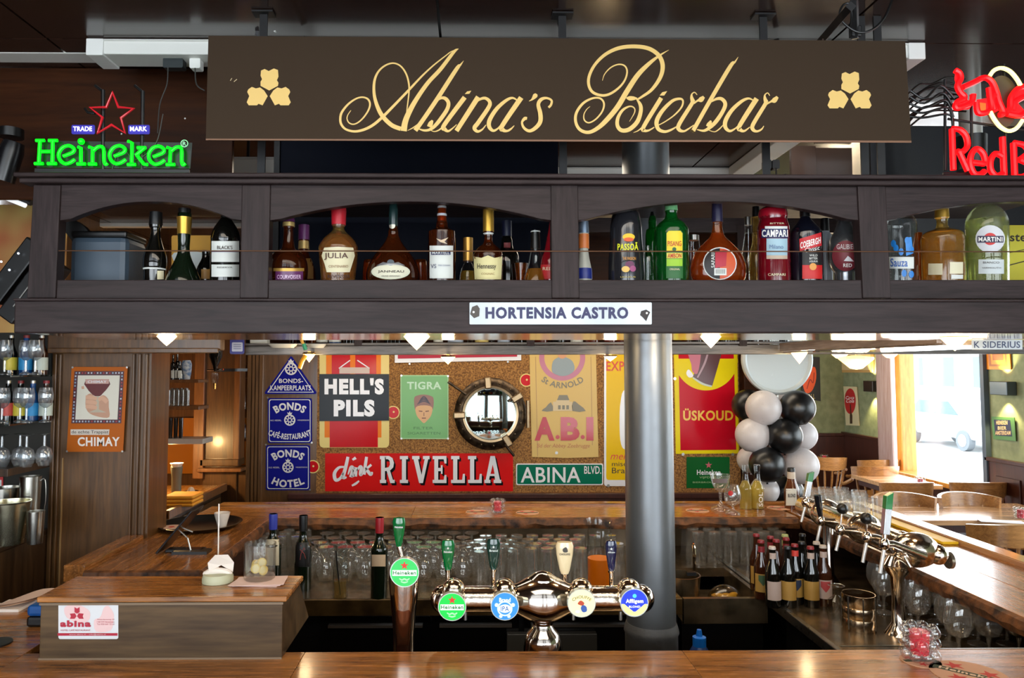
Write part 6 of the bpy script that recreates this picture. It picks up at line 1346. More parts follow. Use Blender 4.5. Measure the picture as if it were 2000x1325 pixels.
# ================================================================== LEFT DESK BOX AND WHAT LIES ON IT
db = thing('desk_box', 'worn brown wooden box with hinged lid standing on the bar at left', 'box', (-0.8, 1.955, ZT))
X0, X1 = -1.109+0.8, -0.487+0.8
vs = [(X0,0,0),(X1,0,0),(X1,0.32,0),(X0,0.32,0),(X0,0,0.145),(X1,0,0.145),(X1,0.185,0.145),(X0,0.185,0.145)]
obj('box_body', (vs, [(3,2,1,0),(4,5,6,7),(0,1,5,4),(1,2,6,5),(2,3,7,6),(3,0,4,7)]), boxwood, db, bevel=0.003)
obj('lid', box(X0-0.006, X1+0.012, -0.008, 0.185, 0.146, 0.160), barwood, db, bevel=0.003)
obj('trim_strip', box(X0-0.002, X1+0.002, -0.003, 0.0, 0.138, 0.144), M((120,100,78),.5), db); obj('trim_strip', box(X0, X1, -0.003, 0.0, 0.0, 0.005), M((120,100,78),.5), db)
f = Flat('card_sticker', 'white and red card sticker with a red leaf logo on the wooden box', 'card', 172, 1249, Y=1.954)
f.shape('card', rect(114, 1179, 231, 1249, 4), M((212,214,218),.3), 0, thick=0.0006)
pk = M((224,190,190),.4); rd = M((170,26,52),.4)
f.shape('pale_leaf', smoothpts([(126,1188),(140,1181),(160,1184),(176,1196),(172,1214),(150,1216),(130,1206)], 3, True), pk, 1); f.shape('pale_leaf', smoothpts([(196,1206),(203,1188),(212,1184),(222,1198),(222,1212),(216,1232),(188,1234),(184,1212)], 3, True), pk, 1)
cxx = 151; f.shape('leaf_mark', [(cxx-5,1186),(cxx,1189),(cxx+5,1186),(cxx+5,1196),(cxx,1199),(cxx-5,1196)], rd, 2); f.shape('leaf_mark', [(137,1199),(147,1198),(150,1204),(146,1209),(137,1209),(139,1204)], rd, 2); f.shape('leaf_mark', [(164,1199),(154,1198),(151,1204),(155,1209),(164,1209),(162,1204)], rd, 2)
f.text('lettering', 'abina', 118, 1212, 178, 1225, rd, 2, 0.05); f.text('lettering', 'HOTEL CAFÉ RESTAURANT', 119, 1229, 177, 1233, rd, 2, 0.0)
f.shape('red_band', rect(113, 1237, 230, 1242), rd, 2); f.text('lettering', 'www.abina.nl - info@abina.nl', 136, 1238, 207, 1241, M((220,200,200),.4), 3, 0.0)
for k, tt_ in enumerate(('Amsterdamseweg 193', '1182 GW Amstelveen', 'Tel 020 641 22 61')): f.text('lettering', tt_, 190, 1209+4.5*k, 224, 1212+4.5*k, rd, 2, 0)
zl = ZT+0.1605
def on_lid(px, py): return G(px, py, zl)
p = on_lid(423, 1138); r_ = 29*p.y/FOC
t = thing('receipt_spike', 'steel receipt spike on a pale round base with a torn slip', 'receipt holder', (p.x, p.y+0.01, zl))
obj('base', lathe([(0, 0), (r_, 0), (r_, 0.012), (r_*0.9, 0.022), (0, 0.024)], 32), M((180,180,150),.5), t, smooth=True); obj('spike', tube([(0, 0, 0.02), (-0.001, 0, V(421, 986, p.y).z-zl)], 0.0022, 8), M((225,215,205),.3,0.5), t)
obj('torn_slip', xf(tube([(-0.035, 0, 0.018), (-0.012, -0.006, 0.03), (0.02, 0, 0.026), (0.034, 0, 0.016)], 0.009, 8, smooth=4), (0, 0, 0)), paper, t, smooth=True)
vs = [(-0.022,-0.02,0.055),(0.0,-0.026,0.078),(0.03,-0.01,0.075),(0.042,0.005,0.05),(0.038,0.01,0.022),(0.01,-0.005,0.045),(-0.02,-0.015,0.03)]
obj('folded_slip', (vs, [(0,1,5,6),(1,2,3,5),(3,4,5)]), paper, t)
p = on_lid(507, 1134)
g = thing('tumbler', 'ribbed tumbler holding lemon slices on paper napkins', 'glass', (p.x, p.y, zl+0.005)); r_ = 30*p.y/FOC; H = V(507, 1066, p.y-0.03).z-zl-0.005
m = lathe([(0, 0), (r_*0.9, 0), (r_*0.95, 0.004), (r_, H), (r_*0.94, H), (r_*0.9, 0.014), (0, 0.013)], 48)
vv = []
for i, v in enumerate(m[0]):
    a = math.atan2(v[1], v[0]); k = 1+0.03*cos(a*16)*(0.02 < v[2] < H*0.75 or v[2] < 0.005); vv.append((v[0]*k, v[1]*k, v[2]))
obj('bowl', (vv, m[1]), glassy('ribbed_glass', (248, 248, 246), 2.4, 0.08, milk=.03), g, smooth=True)
for k, (dx, dy, dz, ry) in enumerate(((-0.008, -0.012, 0.030, 0.2), (0.014, -0.014, 0.026, -0.4), (0.004, 0.004, 0.042, 0.6), (-0.014, 0.01, 0.036, 1.0))):
    obj('lemon_slice', xf(cyl(0.013, -0.003, 0.003, 20), (dx, dy, dz), RX(1.2+ry*0.3) @ RY(ry)), M((224, 200, 110), .5), g, smooth=True)
    obj('lemon_flesh', xf(cyl(0.010, -0.0034, 0.0034, 16), (dx, dy, dz), RX(1.2+ry*0.3) @ RY(ry)), M((226, 216, 160), .5), g, smooth=True)
pn = thing('napkins', 'small stack of pale paper napkins under the tumbler', 'napkin', tuple(on_lid(505, 1138))[:2]+(zl,))
for k in range(3): obj('napkin', xf(box(-0.07, 0.065, -0.04, 0.045, 0.0014*k, 0.0014*k+0.001), (0.004*k, 0, 0), RZ(0.10*(k-1))), M((224, 196, 190), 0.8), pn)
# left end of the bar
p = G(60, 1172, ZT+0.05)
ct = thing('card_terminal', 'blue and black card terminal behind the wooden box at left', 'card reader', tuple(G(88, 1222, ZT))[:2]+(ZT,))
obj('terminal_body', box(-0.045, 0.05, -0.02, 0.09, 0, 0.03), black, ct, bevel=0.008); obj('terminal_top', box(-0.045, 0.05, -0.02, 0.09, 0.03, 0.062), M((14, 74, 140), 0.35), ct, bevel=0.01)
pp_ = thing('paper_slips', 'curling paper slips lying on the bar at the left edge', 'paper', tuple(G(60, 1190, ZT))[:2]+(ZT,))
vs = []; fs = []
for i in range(9):
    u = i/8; z = 0.012+0.05*u**2; vs += [(-0.11+0.2*u, -0.03+0.03*u, z), (-0.07+0.2*u, 0.08+0.02*u, z*0.9+0.012*sin(u*6))]
for i in range(8): fs.append((2*i, 2*i+2, 2*i+3, 2*i+1))
obj('slip', (vs, fs), M((226, 190, 160), 0.8), pp_, smooth=True); obj('slip', xf((vs, fs), (0.01, 0.02, 0.006), RZ(0.15)), M((215, 186, 170), 0.8), pp_, smooth=True)
obj('slip', box(-0.11, -0.02, -0.03, 0.07, 0, 0.008), paper, pp_)
bkk = thing('coaster', 'dark round coaster at the lower left edge of the bar', 'coaster', tuple(G(-8, 1258, ZT))[:2]+(ZT,)); obj('disc', cyl(0.04, 0, 0.004, 28), black, bkk, smooth=True)
# tray, cup, tablet on the left counter
p = G(393, 1028, ZT)
ty = thing('serving_tray', 'round black serving tray on the left bar counter', 'tray', (p.x, p.y-0.01, ZT)); obj('tray', lathe([(0, 0), (0.16, 0), (0.187, 0.018), (0.19, 0.02), (0.183, 0.02), (0.158, 0.005), (0, 0.004)], 48), M((10,10,11),.3), ty, smooth=True)
co = thing('beer_mat', 'round printed beer mat lying on the black tray', 'coaster', (p.x-0.12, p.y-0.05, ZT+0.0055)); obj('disc', cyl(0.05, 0, 0.0015, 32), M((206,170,150),.8), co, smooth=True); obj('print', cyl(0.016, 0.0015, 0.0019, 5), M((190,60,40),.8), co)
cu = thing('cup', 'white cup standing at the back of the black tray', 'cup', (V(434, 1000, 3.52).x, 3.52, ZT+0.005)); obj('cup_body', lathe([(0, 0), (0.02, 0), (0.024, 0.02), (0.033, 0.05), (0.036, 0.066), (0.033, 0.066), (0.028, 0.045), (0, 0.012)], 28), M((220,208,196),.3), cu, smooth=True)
a = V(312, 1072, 3.05); b_ = V(381, 990, 3.05)
tb_ = thing('tablet_stand', 'thin tablet leaning on a wire stand on the left counter', 'tablet', (a.x, 3.05, ZT)); dx, dz = b_.x-a.x, b_.z-a.z; L0 = math.hypot(dx, dz)
obj('tablet', xf(box(0, L0, -0.04, 0.10, -0.004, 0.004), (0, 0, 0.006), RY(-math.atan2(dz, dx))), M((44,44,48),.25,.5), tb_, bevel=0.003)
obj('stand_wire', tube([(dx*0.55, 0, dz*0.55), (dx*0.8, 0, 0.06), (dx*0.9, 0, 0.01)], 0.003, 6), steel, tb_); obj('stand_wire', tube([(dx*0.6, 0.0, dz*0.62), (dx*0.95, 0, dz*0.5)], 0.003, 6), steel, tb_); obj('foot', box(0.06, 0.2, -0.03, 0.03, 0, 0.012), black, tb_)
p = G(362, 1078, ZT)
tf = thing('phone', 'black phone lying on the left counter in front of the tablet', 'phone', (p.x, p.y, ZT)); obj('phone_body', box(-0.075, 0.075, -0.02, 0.03, 0, 0.012), black, tf, bevel=0.003); obj('screen', box(-0.07, 0.068, -0.017, 0.026, 0.012, 0.0125), M((30,32,36),.08), tf)
# coasters and candle holders
matc = M((196, 150, 120), 0.85); matp = M((186, 50, 40), 0.8)
clear_b = glassy('bubble_glass', (250, 250, 250), 2.0, 0.04, milk=.02, ripple=0.0)
def bubble(label, px, py, z, scale, group=None):
    p = G(px, py, z)
    t = thing('candle_holder', label, 'candle holder', (p.x, p.y, z), group)
    obj('candle_red', lathe([(0, 0.012*scale), (0.017*scale, 0.012*scale), (0.02*scale, 0.06*scale), (0, 0.061*scale)], 20), M((200, 10, 44), 0.35, emit=0.45), t, smooth=True)  # self-glow added so the dim red shows through the bubbles
    obj('inner_wall', lathe([(0, 0.006*scale), (0.022*scale, 0.006*scale), (0.027*scale, 0.074*scale)], 28), clear, t, smooth=True)
    bg = clear_b
    for j in range(3):
        for k in range(8):
            a_ = 2*pi*(k+0.5*(j % 2))/8
            obj('glass_bubble', sphere(0.0128*scale, (0.029*scale*cos(a_), 0.029*scale*sin(a_), (0.013+0.0245*j)*scale), 12, 8), bg, t, smooth=True)
    return t
def mat(label, px, py, z, r=0.05, txt=None):
    p = G(px, py, z); t = thing('beer_mat', label, 'coaster', (p.x, p.y, z), None)
    obj('disc', cyl(r, 0, 0.0014, 36), matc, t, smooth=True)
    for a_, rr in ((0.6, .55), (2.4, .6), (4.4, .55)):
        s_ = [(r*rr*cos(a_)+q[0]*r*0.3/10, r*rr*sin(a_)+q[1]*r*0.3/10, 0.0018) for q in st5(0, 0, 10)]
        obj('printed_star', (s_, [tuple(range(10))]), matp, t)
    obj('printed_band', box(-r*0.9, r*0.9, -r*0.14, r*0.14, 0.0014, 0.0017), M((60,66,44),.8), t)
    if txt:
        vs, fs = textmesh(txt, 0.03); obj('lettering', ([(-r*0.75+u*r*1.5, -r*0.1+v*r*0.2, 0.0021) for u, v in vs], fs), M((220,190,160),.8), t)
    return t
mat('large beer mat with red stars at the lower right corner of the bar', 1893, 1318, ZT, 0.085, 'Heineken').rotation_euler.z = -0.75
mat('small beer mat under the red candle holder on the near bar', 1798, 1292, ZT, 0.047)
bubble('bubble glass candle holder with red candle on the near bar', 1797, 1288, ZT+0.0022, 1.18)
bubble('bubble glass candle holder on the far counter under the porthole', 972, 1003, ZT, 1.0)
mat('beer mat on the far counter left of the candle holder', 932, 1001, ZT, 0.06); mat('beer mat on the far counter right of the candle holder', 1030, 1002, ZT, 0.06)
mat('beer mat on the far counter right of the pillar', 1362, 998, ZT, 0.06); mat('beer mat on the far counter beside the brown bottle', 1521, 993, ZT, 0.06)
# ================================================================== BEER BOTTLES ON THE RIGHT WORK COUNTER
def beer(label, loc_, glassm, capm, labm, low, neck=None, H=0.235, R=0.030, rz=0.0):
    t = thing('beer_bottle', label, 'bottle', loc_, 'beer bottles on the right work counter', rz)
    obj('body', lathe([(0, 0), (R*0.95, 0), (R, 0.006), (R, H*0.52), (R*0.92, H*0.60), (R*0.5, H*0.74), (R*0.43, H*0.86), (R*0.42, H*0.97), (0, H*0.97)], 28), glassm, t, smooth=True)
    obj('crown_cap', lathe([(R*0.47, H*0.955), (R*0.48, H*0.97), (R*0.42, H), (0, H)], 20), capm, t, smooth=True)
    def patch(name, z0, z1, a, m_, k=1, point=False):
        vs, fs = [], []
        for i in range(3):
            for j in range(13):
                an = -pi/2+a*(j/6-1); z = z0+(z1-z0)*i/2
                if point and i == 0: z = z0+(z1-z0)*0.5*abs(j/6-1)
                rr = (R if z < H*0.53 else R*0.45)+0.0006*k; vs.append((rr*cos(an), rr*sin(an), z))
        for i in range(2):
            for j in range(12): b_ = i*13+j; fs.append((b_, b_+1, b_+14, b_+13))
        return obj(name, (vs, fs), m_, t, smooth=True)
    if labm: patch('label', H*0.13, H*0.44, 1.15, labm)
    if low: patch('label_emblem', H*0.24, H*0.42, 0.6, low, 2, True)
    if neck: patch('neck_label', H*0.80, H*0.9, 1.2, neck)
    return t
capr = M((130, 30, 36), .4); capk = M((24, 24, 26), .35); capg = M((160, 170, 110), .4); capw = M((190, 180, 170), .4)
lab1 = M((170, 132, 62), .5); labn = M((30, 44, 70), .5); labgr = M((60, 90, 60), .5); labp = M((180, 160, 150), .5)
bb = [(1477,1040,brownglass,capr,lab1,labgr,None,'dark beer bottle with red cap at the left back of the group'),
 (1486,1052,brownglass,capr,lab1,labgr,capr,'beer bottle with red neck band at the left front of the group'),
 (1496,1043,brownglass,capr,lab1,None,capr,'beer bottle with red cap behind the left front pair'),
 (1508,1064,darkglass,capw,labp,None,labp,'black beer bottle with pale neck and pale back label in front'),
 (1511,1048,brownglass,capr,lab1,None,None,'beer bottle with dull red cap in the second row'),
 (1521,1046,brownglass,capr,None,None,capr,'unlabelled dark beer bottle beside the green necked one'),
 (1530,1064,darkglass,capk,lab1,None,None,'black beer bottle with narrow gold label in front'),
 (1533,1041,greendark,capg,lab1,labn,capg,'dark beer bottle with yellow green neck at the back'),
 (1547,1061,darkglass,capr,lab1,labn,M((200,60,50),.5),'black beer bottle with red and white neck label, gold and blue label'),
 (1559,1057,darkglass,capk,lab1,labn,None,'black beer bottle with silver cap and blue pointed label'),
 (1567,1040,darkglass,capk,None,None,None,'plain black beer bottle standing tallest at the back right'),
 (1569,1062,darkglass,capr,lab1,None,labp,'black beer bottle with pale red neck label near the right'),
 (1577,1055,darkglass,capw,lab1,labn,None,'black beer bottle with gold label and grey cap near the right end'),
 (1594,1061,brownglass,capw,labp,M((170,60,60),.5),labp,'beer bottle with pale neck and pink label at the right end')]
occ = []
for px, py, g_, c_, l_, e_m, n_, lb in bb:
    Y = 0.715*FOC/(py-718.0); p = V(px, py, Y)
    loc_ = Vector((p.x, Y, 0.9005))
    for _ in range(40):
        for o in occ:
            d = Vector((loc_.x-o.x, loc_.y-o.y, 0))
            if d.length < 0.0612: loc_ += (d.normalized() if d.length > 1e-4 else Vector((1, 0, 0)))*(0.0613-d.length)*Vector((0.3, 1, 0)).length*0.7
    occ.append(loc_.copy()); beer(lb, tuple(loc_), g_, c_, l_, e_m, n_, rz=random.uniform(-.5, .3))
# steel basket, cylinder and glass measure in the corner
p = G(1690, 1236, 0.9)
jb = thing('steel_container', 'ribbed steel container on the right work counter', 'container', (p.x, p.y+0.04, 0.9005)); r_ = 30*p.y/FOC
H = V(1690, 1160, p.y+0.04).z-0.9
obj('container_body', lathe([(0, 0), (r_, 0), (r_*1.02, H*0.3), (r_*0.98, H*0.33), (r_*1.02, H*0.36), (r_*1.02, H*0.62), (r_*0.98, H*0.65), (r_*1.02, H*0.68), (r_*1.02, H), (r_*0.96, H), (r_*0.95, 0.01), (0, 0.01)], 32), noisy('warm_steel', (150, 124, 92), (206, 184, 156), 20, 0.2, 0.05, metal=1.0), jb, smooth=True)
for k in range(7): a = 2*pi*k/7; obj('rib', tube([(r_*1.03*cos(a), r_*1.03*sin(a), 0.005), (r_*1.03*cos(a), r_*1.03*sin(a), H*0.96)], 0.0022, 6), steel, jb, smooth=True)
p = G(1648, 1225, 0.9)
gb = thing('glass', 'clear stemmed glass upside down beside the ribbed steel container', 'glass', (p.x, p.y+0.05, 0.9005))
obj('bowl', lathe([(0.028, 0), (0.036, 0.04), (0.03, 0.08), (0.007, 0.10)], 24), clear, gb, smooth=True); obj('stem', lathe([(0.006, 0.098), (0.005, 0.12), (0.03, 0.135), (0, 0.137)], 20), clear, gb, smooth=True)

# ================================================================== RIGHT TAP TOWER
RX_, RZ_ = 1.60, 1.185
rt_ = thing('tap_tower', 'bronze toned tap tower running back along the right bar counter', 'beer tap', (1.56, 2.72, 0.9))
def RL(x, y, z): return (x-1.56, y-2.72, z-0.9)
obj('pipe', xf(lathe([(0.046, -0.85), (0.046, 0.0)], 28), RL(RX_, 2.72, RZ_), RX(-pi/2) @ RX(pi)), hb_, rt_, smooth=True)
for yy in (2.70, 3.05, 3.38):
    obj('bulb', sphere(0.064, RL(RX_+0.02, yy+0.02, RZ_), 26, 16, (1.35 if yy < 2.8 else 1.1, 1.0, 0.98)), hb_, rt_, smooth=True)
for yy in (2.66, 2.88, 3.12, 3.36):
    obj('badge_bulb', sphere(0.036, RL(RX_+0.085, yy+0.03, RZ_-0.01), 20, 12), hb_, rt_, smooth=True)
    obj('badge_arm', tube([RL(RX_+0.03, yy+0.03, RZ_), RL(RX_+0.085, yy+0.03, RZ_-0.01)], 0.022, 14), chrome, rt_, smooth=True)
    b_ = RL(RX_+0.125, yy+0.03, RZ_-0.03); obj('badge', xf(cyl(0.030, -0.006, 0.006, 28), b_, RY(pi/2)), M((150, 140, 124), .25, .8), rt_, smooth=True)
dm = G(1728, 1232, 0.9); dm = Vector((1.53, 2.68, 0))
obj('column', lathe([(0, 0), (0.05, 0), (0.045, 0.01), (0.024, 0.04), (0.020, 0.12), (0.024, 0.2), (0.045, 0.225), (0.05, 0.245), (0.03, 0.275), (0, 0.28)], 32), chrome, rt_, smooth=True).location = (dm.x-1.56, dm.y-2.72, 0)
obj('column', lathe([(0, 0), (0.04, 0), (0.022, 0.03), (0.022, 0.26), (0, 0.27)], 24), chrome, rt_, smooth=True).location = (0.04, 0.62, 0)
# faucets: pixel of the tap body, its top handle, and spout end
def faucet(px, py, Y, spout_py, handle):
    b = V(px, py, Y); x_, y_, z_ = b
    obj('faucet_arm', tube([RL(RX_, y_+0.01, RZ_), RL(x_+0.03, y_, z_), RL(x_-0.01, y_, z_)], 0.011, 12, rs=[0.015, 0.012, 0.013]), hb_, rt_, smooth=True)
    obj('faucet_body', sphere(0.018, RL(x_, y_, z_), 18, 12, (1, 1, 1.25)), chrome, rt_, smooth=True)
    obj('faucet_ring', xf(lathe([(0.012, -0.03), (0.017, -0.026), (0.017, -0.018), (0.012, -0.014)], 20), RL(x_+0.02, y_, z_), RY(pi/2)), brass, rt_, smooth=True)
    e = V(px-8, spout_py, Y); obj('spout', tube([RL(x_, y_, z_-0.012), RL(e.x, y_, e.z)], 0.0062, 12), M((226, 226, 224), 0.2, 0.4), rt_, smooth=True)
    kind, hx, hy = handle; h = V(hx, hy, Y)
    if kind == 'ball':
        obj('handle_stem', tube([RL(x_, y_, z_), RL(h.x, y_, h.z)], 0.0042, 10), chrome, rt_, smooth=True); obj('handle_knob', sphere(0.022, RL(h.x, y_, h.z), 20, 14), black, rt_, smooth=True)
    if kind == 'black':
        obj('handle', tube([RL(x_, y_, z_+0.015), RL(x_*0.6+h.x*0.4, y_, z_+0.05), RL(h.x, y_, h.z)], 0.012, 14, rs=[0.009, 0.013, 0.016]), M((18, 20, 26), .15, coat=.6), rt_, smooth=True)
    if kind == 'blade':
        v = Vector(RL(h.x, y_, h.z)); w_ = Vector(RL(x_, y_, z_)); d = v-w_
        obj('handle_stem', tube([tuple(w_), tuple(w_+d*0.25)], 0.008, 10), chrome, rt_, smooth=True)
        n_ = Vector((-d.z, 0, d.x)).normalized()*0.012
        def slabp(t0, t1, m_, off, nm):
            a, b2 = w_+d*t0, w_+d*t1; pts = [a-n_, a+n_, b2+n_+d*0.0, b2-n_+d*0.10]
            vs = [(q.x, q.y-off, q.z) for q in pts]+[(q.x, q.y+off, q.z) for q in pts]
            obj(nm, (vs, [(0,1,2,3),(7,6,5,4),(0,4,5,1),(1,5,6,2),(2,6,7,3),(3,7,4,0)]), m_, rt_, bevel=0.002)
        slabp(0.2, 0.72, M((196,200,204),.15,.9), 0.012, 'handle'); slabp(0.72, 0.98, M((30,120,60),.15,coat=.5), 0.0125, 'handle_top')
        n_ = n_*0.5; q = (w_+d*0.6)+Vector((n_.x+0.012, 0.006, n_.z)); 
faucet(1727, 1063, 2.62, 1120, ('blade', 1735, 968))
faucet(1693, 1050, 2.80, 1099, ('ball', 1692, 1013))
faucet(1641, 1036, 3.00, 1076, ('ball', 1645, 994))
faucet(1603, 1018, 3.18, 1062, ('black', 1597, 968))
faucet(1573, 982, 3.45, 1020, ('blade', 1583, 925))
f_ = Flat('bar_mat', 'long yellow bar mat along the outer rail of the right counter', 'mat', 1700, 1000, Y=3.7)
bpy.data.objects.remove(f_.root)
ym = thing('bar_mat', 'long yellow bar mat along the outer rail of the right counter', 'mat', (2.03, 3.6, ZT+0.0005)); obj('rubber_mat', box(-0.035, 0.035, -0.45, 0.40, 0, 0.012), M((236, 190, 20), 0.5), ym, bevel=0.003)
# glasses and bottles on the far right corner
def gl(label, cx, base_y, prof, mat_=shelfglass, z=ZT+0.0005, name='glass', cat='glass', group=None, **kw):
    p = G(cx, base_y, z); return Round(name, label, cat, cx, p.y, prof, mat_, z0=z, group=group, **kw)
g = gl('tall stemmed goblet with printed band beside the two clear bottles', 1407, 996, [(19,927),(18,934),(13,952),(5,960),(3,965),(4,985),(17,992),(19,997)], cap_top=False); g.band('printed_band', 936, 944, M((120,110,110),.4), 1392, 1420)
g = gl('round tulip glass with red emblem in front of the clear bottles', 1431, 1004, [(11,947),(15,960),(16,972),(12,984),(3,989),(4,996),(13,1001),(14,1004)], cap_top=False); g.disc('printed_emblem', 1427, 964, 5, M((190,40,40),.4), 1)
for cx, lb in ((1456, 'left of the two clear beer bottles with pale beer'), (1479, 'right of the two clear beer bottles, with white print on its side')):
    g = gl(lb, cx, 994, [(6,908),(6,912),(5,925),(7,940),(12,952),(12.5,960),(12,993)], clear, name='beer_bottle', cat='bottle')
    obj('drink', lathe([(0, 0.004), (g.p[0][0]-0.0025, 0.004)]+[(max(r-0.0025, 0.001), z) for r, z in g.p if 0.004 < z < V(cx, 938, g.Y).z-ZT]+[(0, V(cx, 938, g.Y).z-ZT)], 20), glassy('pale_beer', (248, 230, 140), 0.2, milk=.35), g.root, smooth=True)
    if cx == 1479: g.text('lettering', 'SOL', 1482, 962, 1490, 990, white, 3, .02, rot=1)
g = gl('brown beer bottle with white label beside the tap handles', 1546, 993, [(6.5,916),(6.5,925),(8,938),(13,954),(14,962),(13.5,993)], M((84,42,16),.08,coat=.5), name='beer_bottle', cat='bottle')
g.cap('crown_cap', [(6,914),(7,917),(7,921)], black); g.cap('neck_foil', [(6.8,922),(7.2,935)], M((190,176,160),.5)); g.band('label', 955, 988, lab_w, 1535, 1556); g.text('lettering', 'BLOND', 1539, 965, 1554, 972, inkd, 3, .02)
pos = []
for i in range(4):
    for j in range(4):
        pos.append((1.72+0.083*i+(0.04 if j % 2 else 0), 3.58+0.095*j, ZT+0.0005))
scatter('tumbler', 'clear tumbler on the far right bar corner', 'tumblers on the far right corner of the bar', [q for q in pos if q[0] < 2.0])

# ================================================================== LEFT SHELF CABINET
cabwood = wood('cabinet_dark_wood', (40, 26, 16), (72, 50, 30), 'Z', 1, .35, .2)
cb_ = thing('shelf_cabinet', 'dark wooden cabinet with glass shelves of glassware at the left edge', 'cabinet', (-2.3, 3.2, 0))
U = lambda m: xf(m, (2.3, -3.2, 0))
XR = PX0-0.004
obj('base_cabinet', U(box(-2.8, XR, 2.96, 3.36, 0, 1.115)), cabwood, cb_)
obj('shelf_ledge', U(box(-2.8, XR, 2.93, 3.36, 1.115, 1.137)), cabwood, cb_, bevel=0.004)
obj('back_panel', U(box(-2.8, XR, 3.345, 3.36, 1.137, 2.3)), M((40, 38, 32), .3), cb_)
for x0, x1 in ((-2.72, -2.23), (-2.21, XR-0.02)):
    d = obj('cabinet_door', U(box(x0, x1, 2.945, 2.96, 0.05, 1.08)), cabwood, cb_, bevel=0.003); obj('door_panel', U(box(x0+.06, x1-.06, 2.938, 2.945, 0.15, 0.98)), cabwood, d, bevel=0.003)
    obj('knob', U(sphere(0.009, (x0+0.03 if x0 > -2.5 else x1-0.03, 2.93, 1.03), 12, 8)), steel, d, smooth=True)
for k, z in enumerate((1.44, 1.62, 1.818)):
    obj('shelf', U(box(-2.8, XR, 3.03, 3.34, z-(0.03 if k == 0 else 0.008), z)), cabwood if k == 0 else glassy('shelf_glass', (170, 200, 186), 2.5), cb_, bevel=0.001)
gp = glassy('shelf_glassware', (232, 238, 242), 3.0, milk=.14)
n_g = 0
for z, kind, pxs, lab in ((1.8185, 'up', (6, 36, 66), 'upper glass shelf'), (1.6205, 'up', (4, 28, 52, 78), 'lower glass shelf'), (1.4405, 'down', (6, 30, 54, 78), 'wooden shelf')):
    for i, px in enumerate(pxs):
        ordn = ('leftmost', 'second', 'third', 'fourth')[i]
        y_ = 3.09; x_ = V(px, 800, y_).x
        t = thing('glass', '%s %s beer glass on the %s of the left cabinet' % (ordn, 'upturned stemmed' if kind == 'down' else 'stemmed', lab), 'glass', (x_, y_+0.04*(i % 2), z), 'beer glasses in the left cabinet')
        if kind == 'up':
            obj('bowl', lathe([(0.006, 0.06), (0.022, 0.072), (0.029, 0.095), (0.029, 0.12), (0.024, 0.145)], 22), gp, t, smooth=True); obj('stem', lathe([(0, 0), (0.024, 0.001), (0.023, 0.005), (0.005, 0.014), (0.005, 0.06)], 18), gp, t, smooth=True)
            b_ = thing('beer_bottle', 'small beer bottle behind the %s glass on the %s of the left cabinet' % (ordn, lab), 'bottle', (V(px+6, 800, 3.24).x, 3.26, z), 'beer bottles in the left cabinet')
            bodym = (darkglass, M((20, 70, 130), .2), brownglass, darkglass)[n_g % 4]
            obj('body', lathe([(0, 0), (0.026, 0), (0.027, 0.09), (0.012, 0.13), (0.011, 0.165), (0, 0.165)], 20), bodym, b_, smooth=True); obj('label', lathe([(0.0276, 0.02), (0.0276, 0.075)], 20), M([(206,186,60),(40,140,200),(190,200,190),(190,70,60)][n_g % 4], .5), b_, smooth=True); obj('crown_cap', cyl(0.0125, 0.16, 0.172, 14), capr if i % 2 else steel, b_)
            n_g += 1
        else:
            obj('bowl', lathe([(0.020, 0), (0.030, 0.02), (0.033, 0.045), (0.026, 0.07), (0.008, 0.083)], 22), gp, t, smooth=True); obj('stem', lathe([(0.006, 0.08), (0.005, 0.125), (0.026, 0.134), (0, 0.136)], 18), gp, t, smooth=True)
br_st = M((190, 188, 180), .22, 1.0)
ib = thing('ice_bucket', 'brushed steel ice bucket on the cabinet ledge at the left edge', 'bucket', (V(20, 1000, 3.06).x, 3.06, 1.1375)); obj('bucket_body', lathe([(0, 0), (0.052, 0), (0.072, 0.165), (0.078, 0.17), (0.07, 0.17), (0.05, 0.01), (0, 0.01)], 36), M((190, 186, 160), .25, 1.0), ib, smooth=True); obj('knob', sphere(0.012, (-0.07, -0.02, 0.12), 12, 8), chrome, ib, smooth=True)
ib2 = thing('ice_bucket', 'smaller steel bucket standing behind the ice bucket', 'bucket', (V(10, 1000, 3.22).x, 3.22, 1.1375)); obj('bucket_body', lathe([(0, 0), (0.045, 0), (0.06, 0.2), (0.055, 0.2), (0.04, 0.01), (0, 0.01)], 32), br_st, ib2, smooth=True)
t = thing('shaker_cup', 'steel shaker cup standing on the cabinet ledge right of the bucket', 'cup', (V(70, 1000, 3.06).x, 3.06, 1.1375)); obj('cup_body', lathe([(0, 0), (0.028, 0), (0.034, 0.13), (0.031, 0.13), (0.026, 0.01), (0, 0.01)], 32), br_st, t, smooth=True)
t = thing('shaker_cup', 'tall steel shaker standing behind the lower shaker cup', 'cup', (V(58, 1000, 3.2).x, 3.2, 1.1375)); obj('cup_body', lathe([(0, 0), (0.036, 0), (0.042, 0.25), (0.039, 0.25), (0.034, 0.01), (0, 0.01)], 32), br_st, t, smooth=True)
obj('hook', tube([(0.04, 0, 0.23), (0.06, 0, 0.235), (0.065, 0, 0.15), (0.05, 0, 0.05)], 0.002, 6, smooth=4), steel, t)
rdl = Flat('price_card', 'small red and white card at the left edge behind the buckets', 'card', 2, 955, Y=3.34); rdl.shape('card', rect(-8, 932, 6, 955), M((190, 50, 50), .5), 0, thick=0.002); rdl.shape('card_print', rect(-4, 938, 3, 950), lab_w, 1)

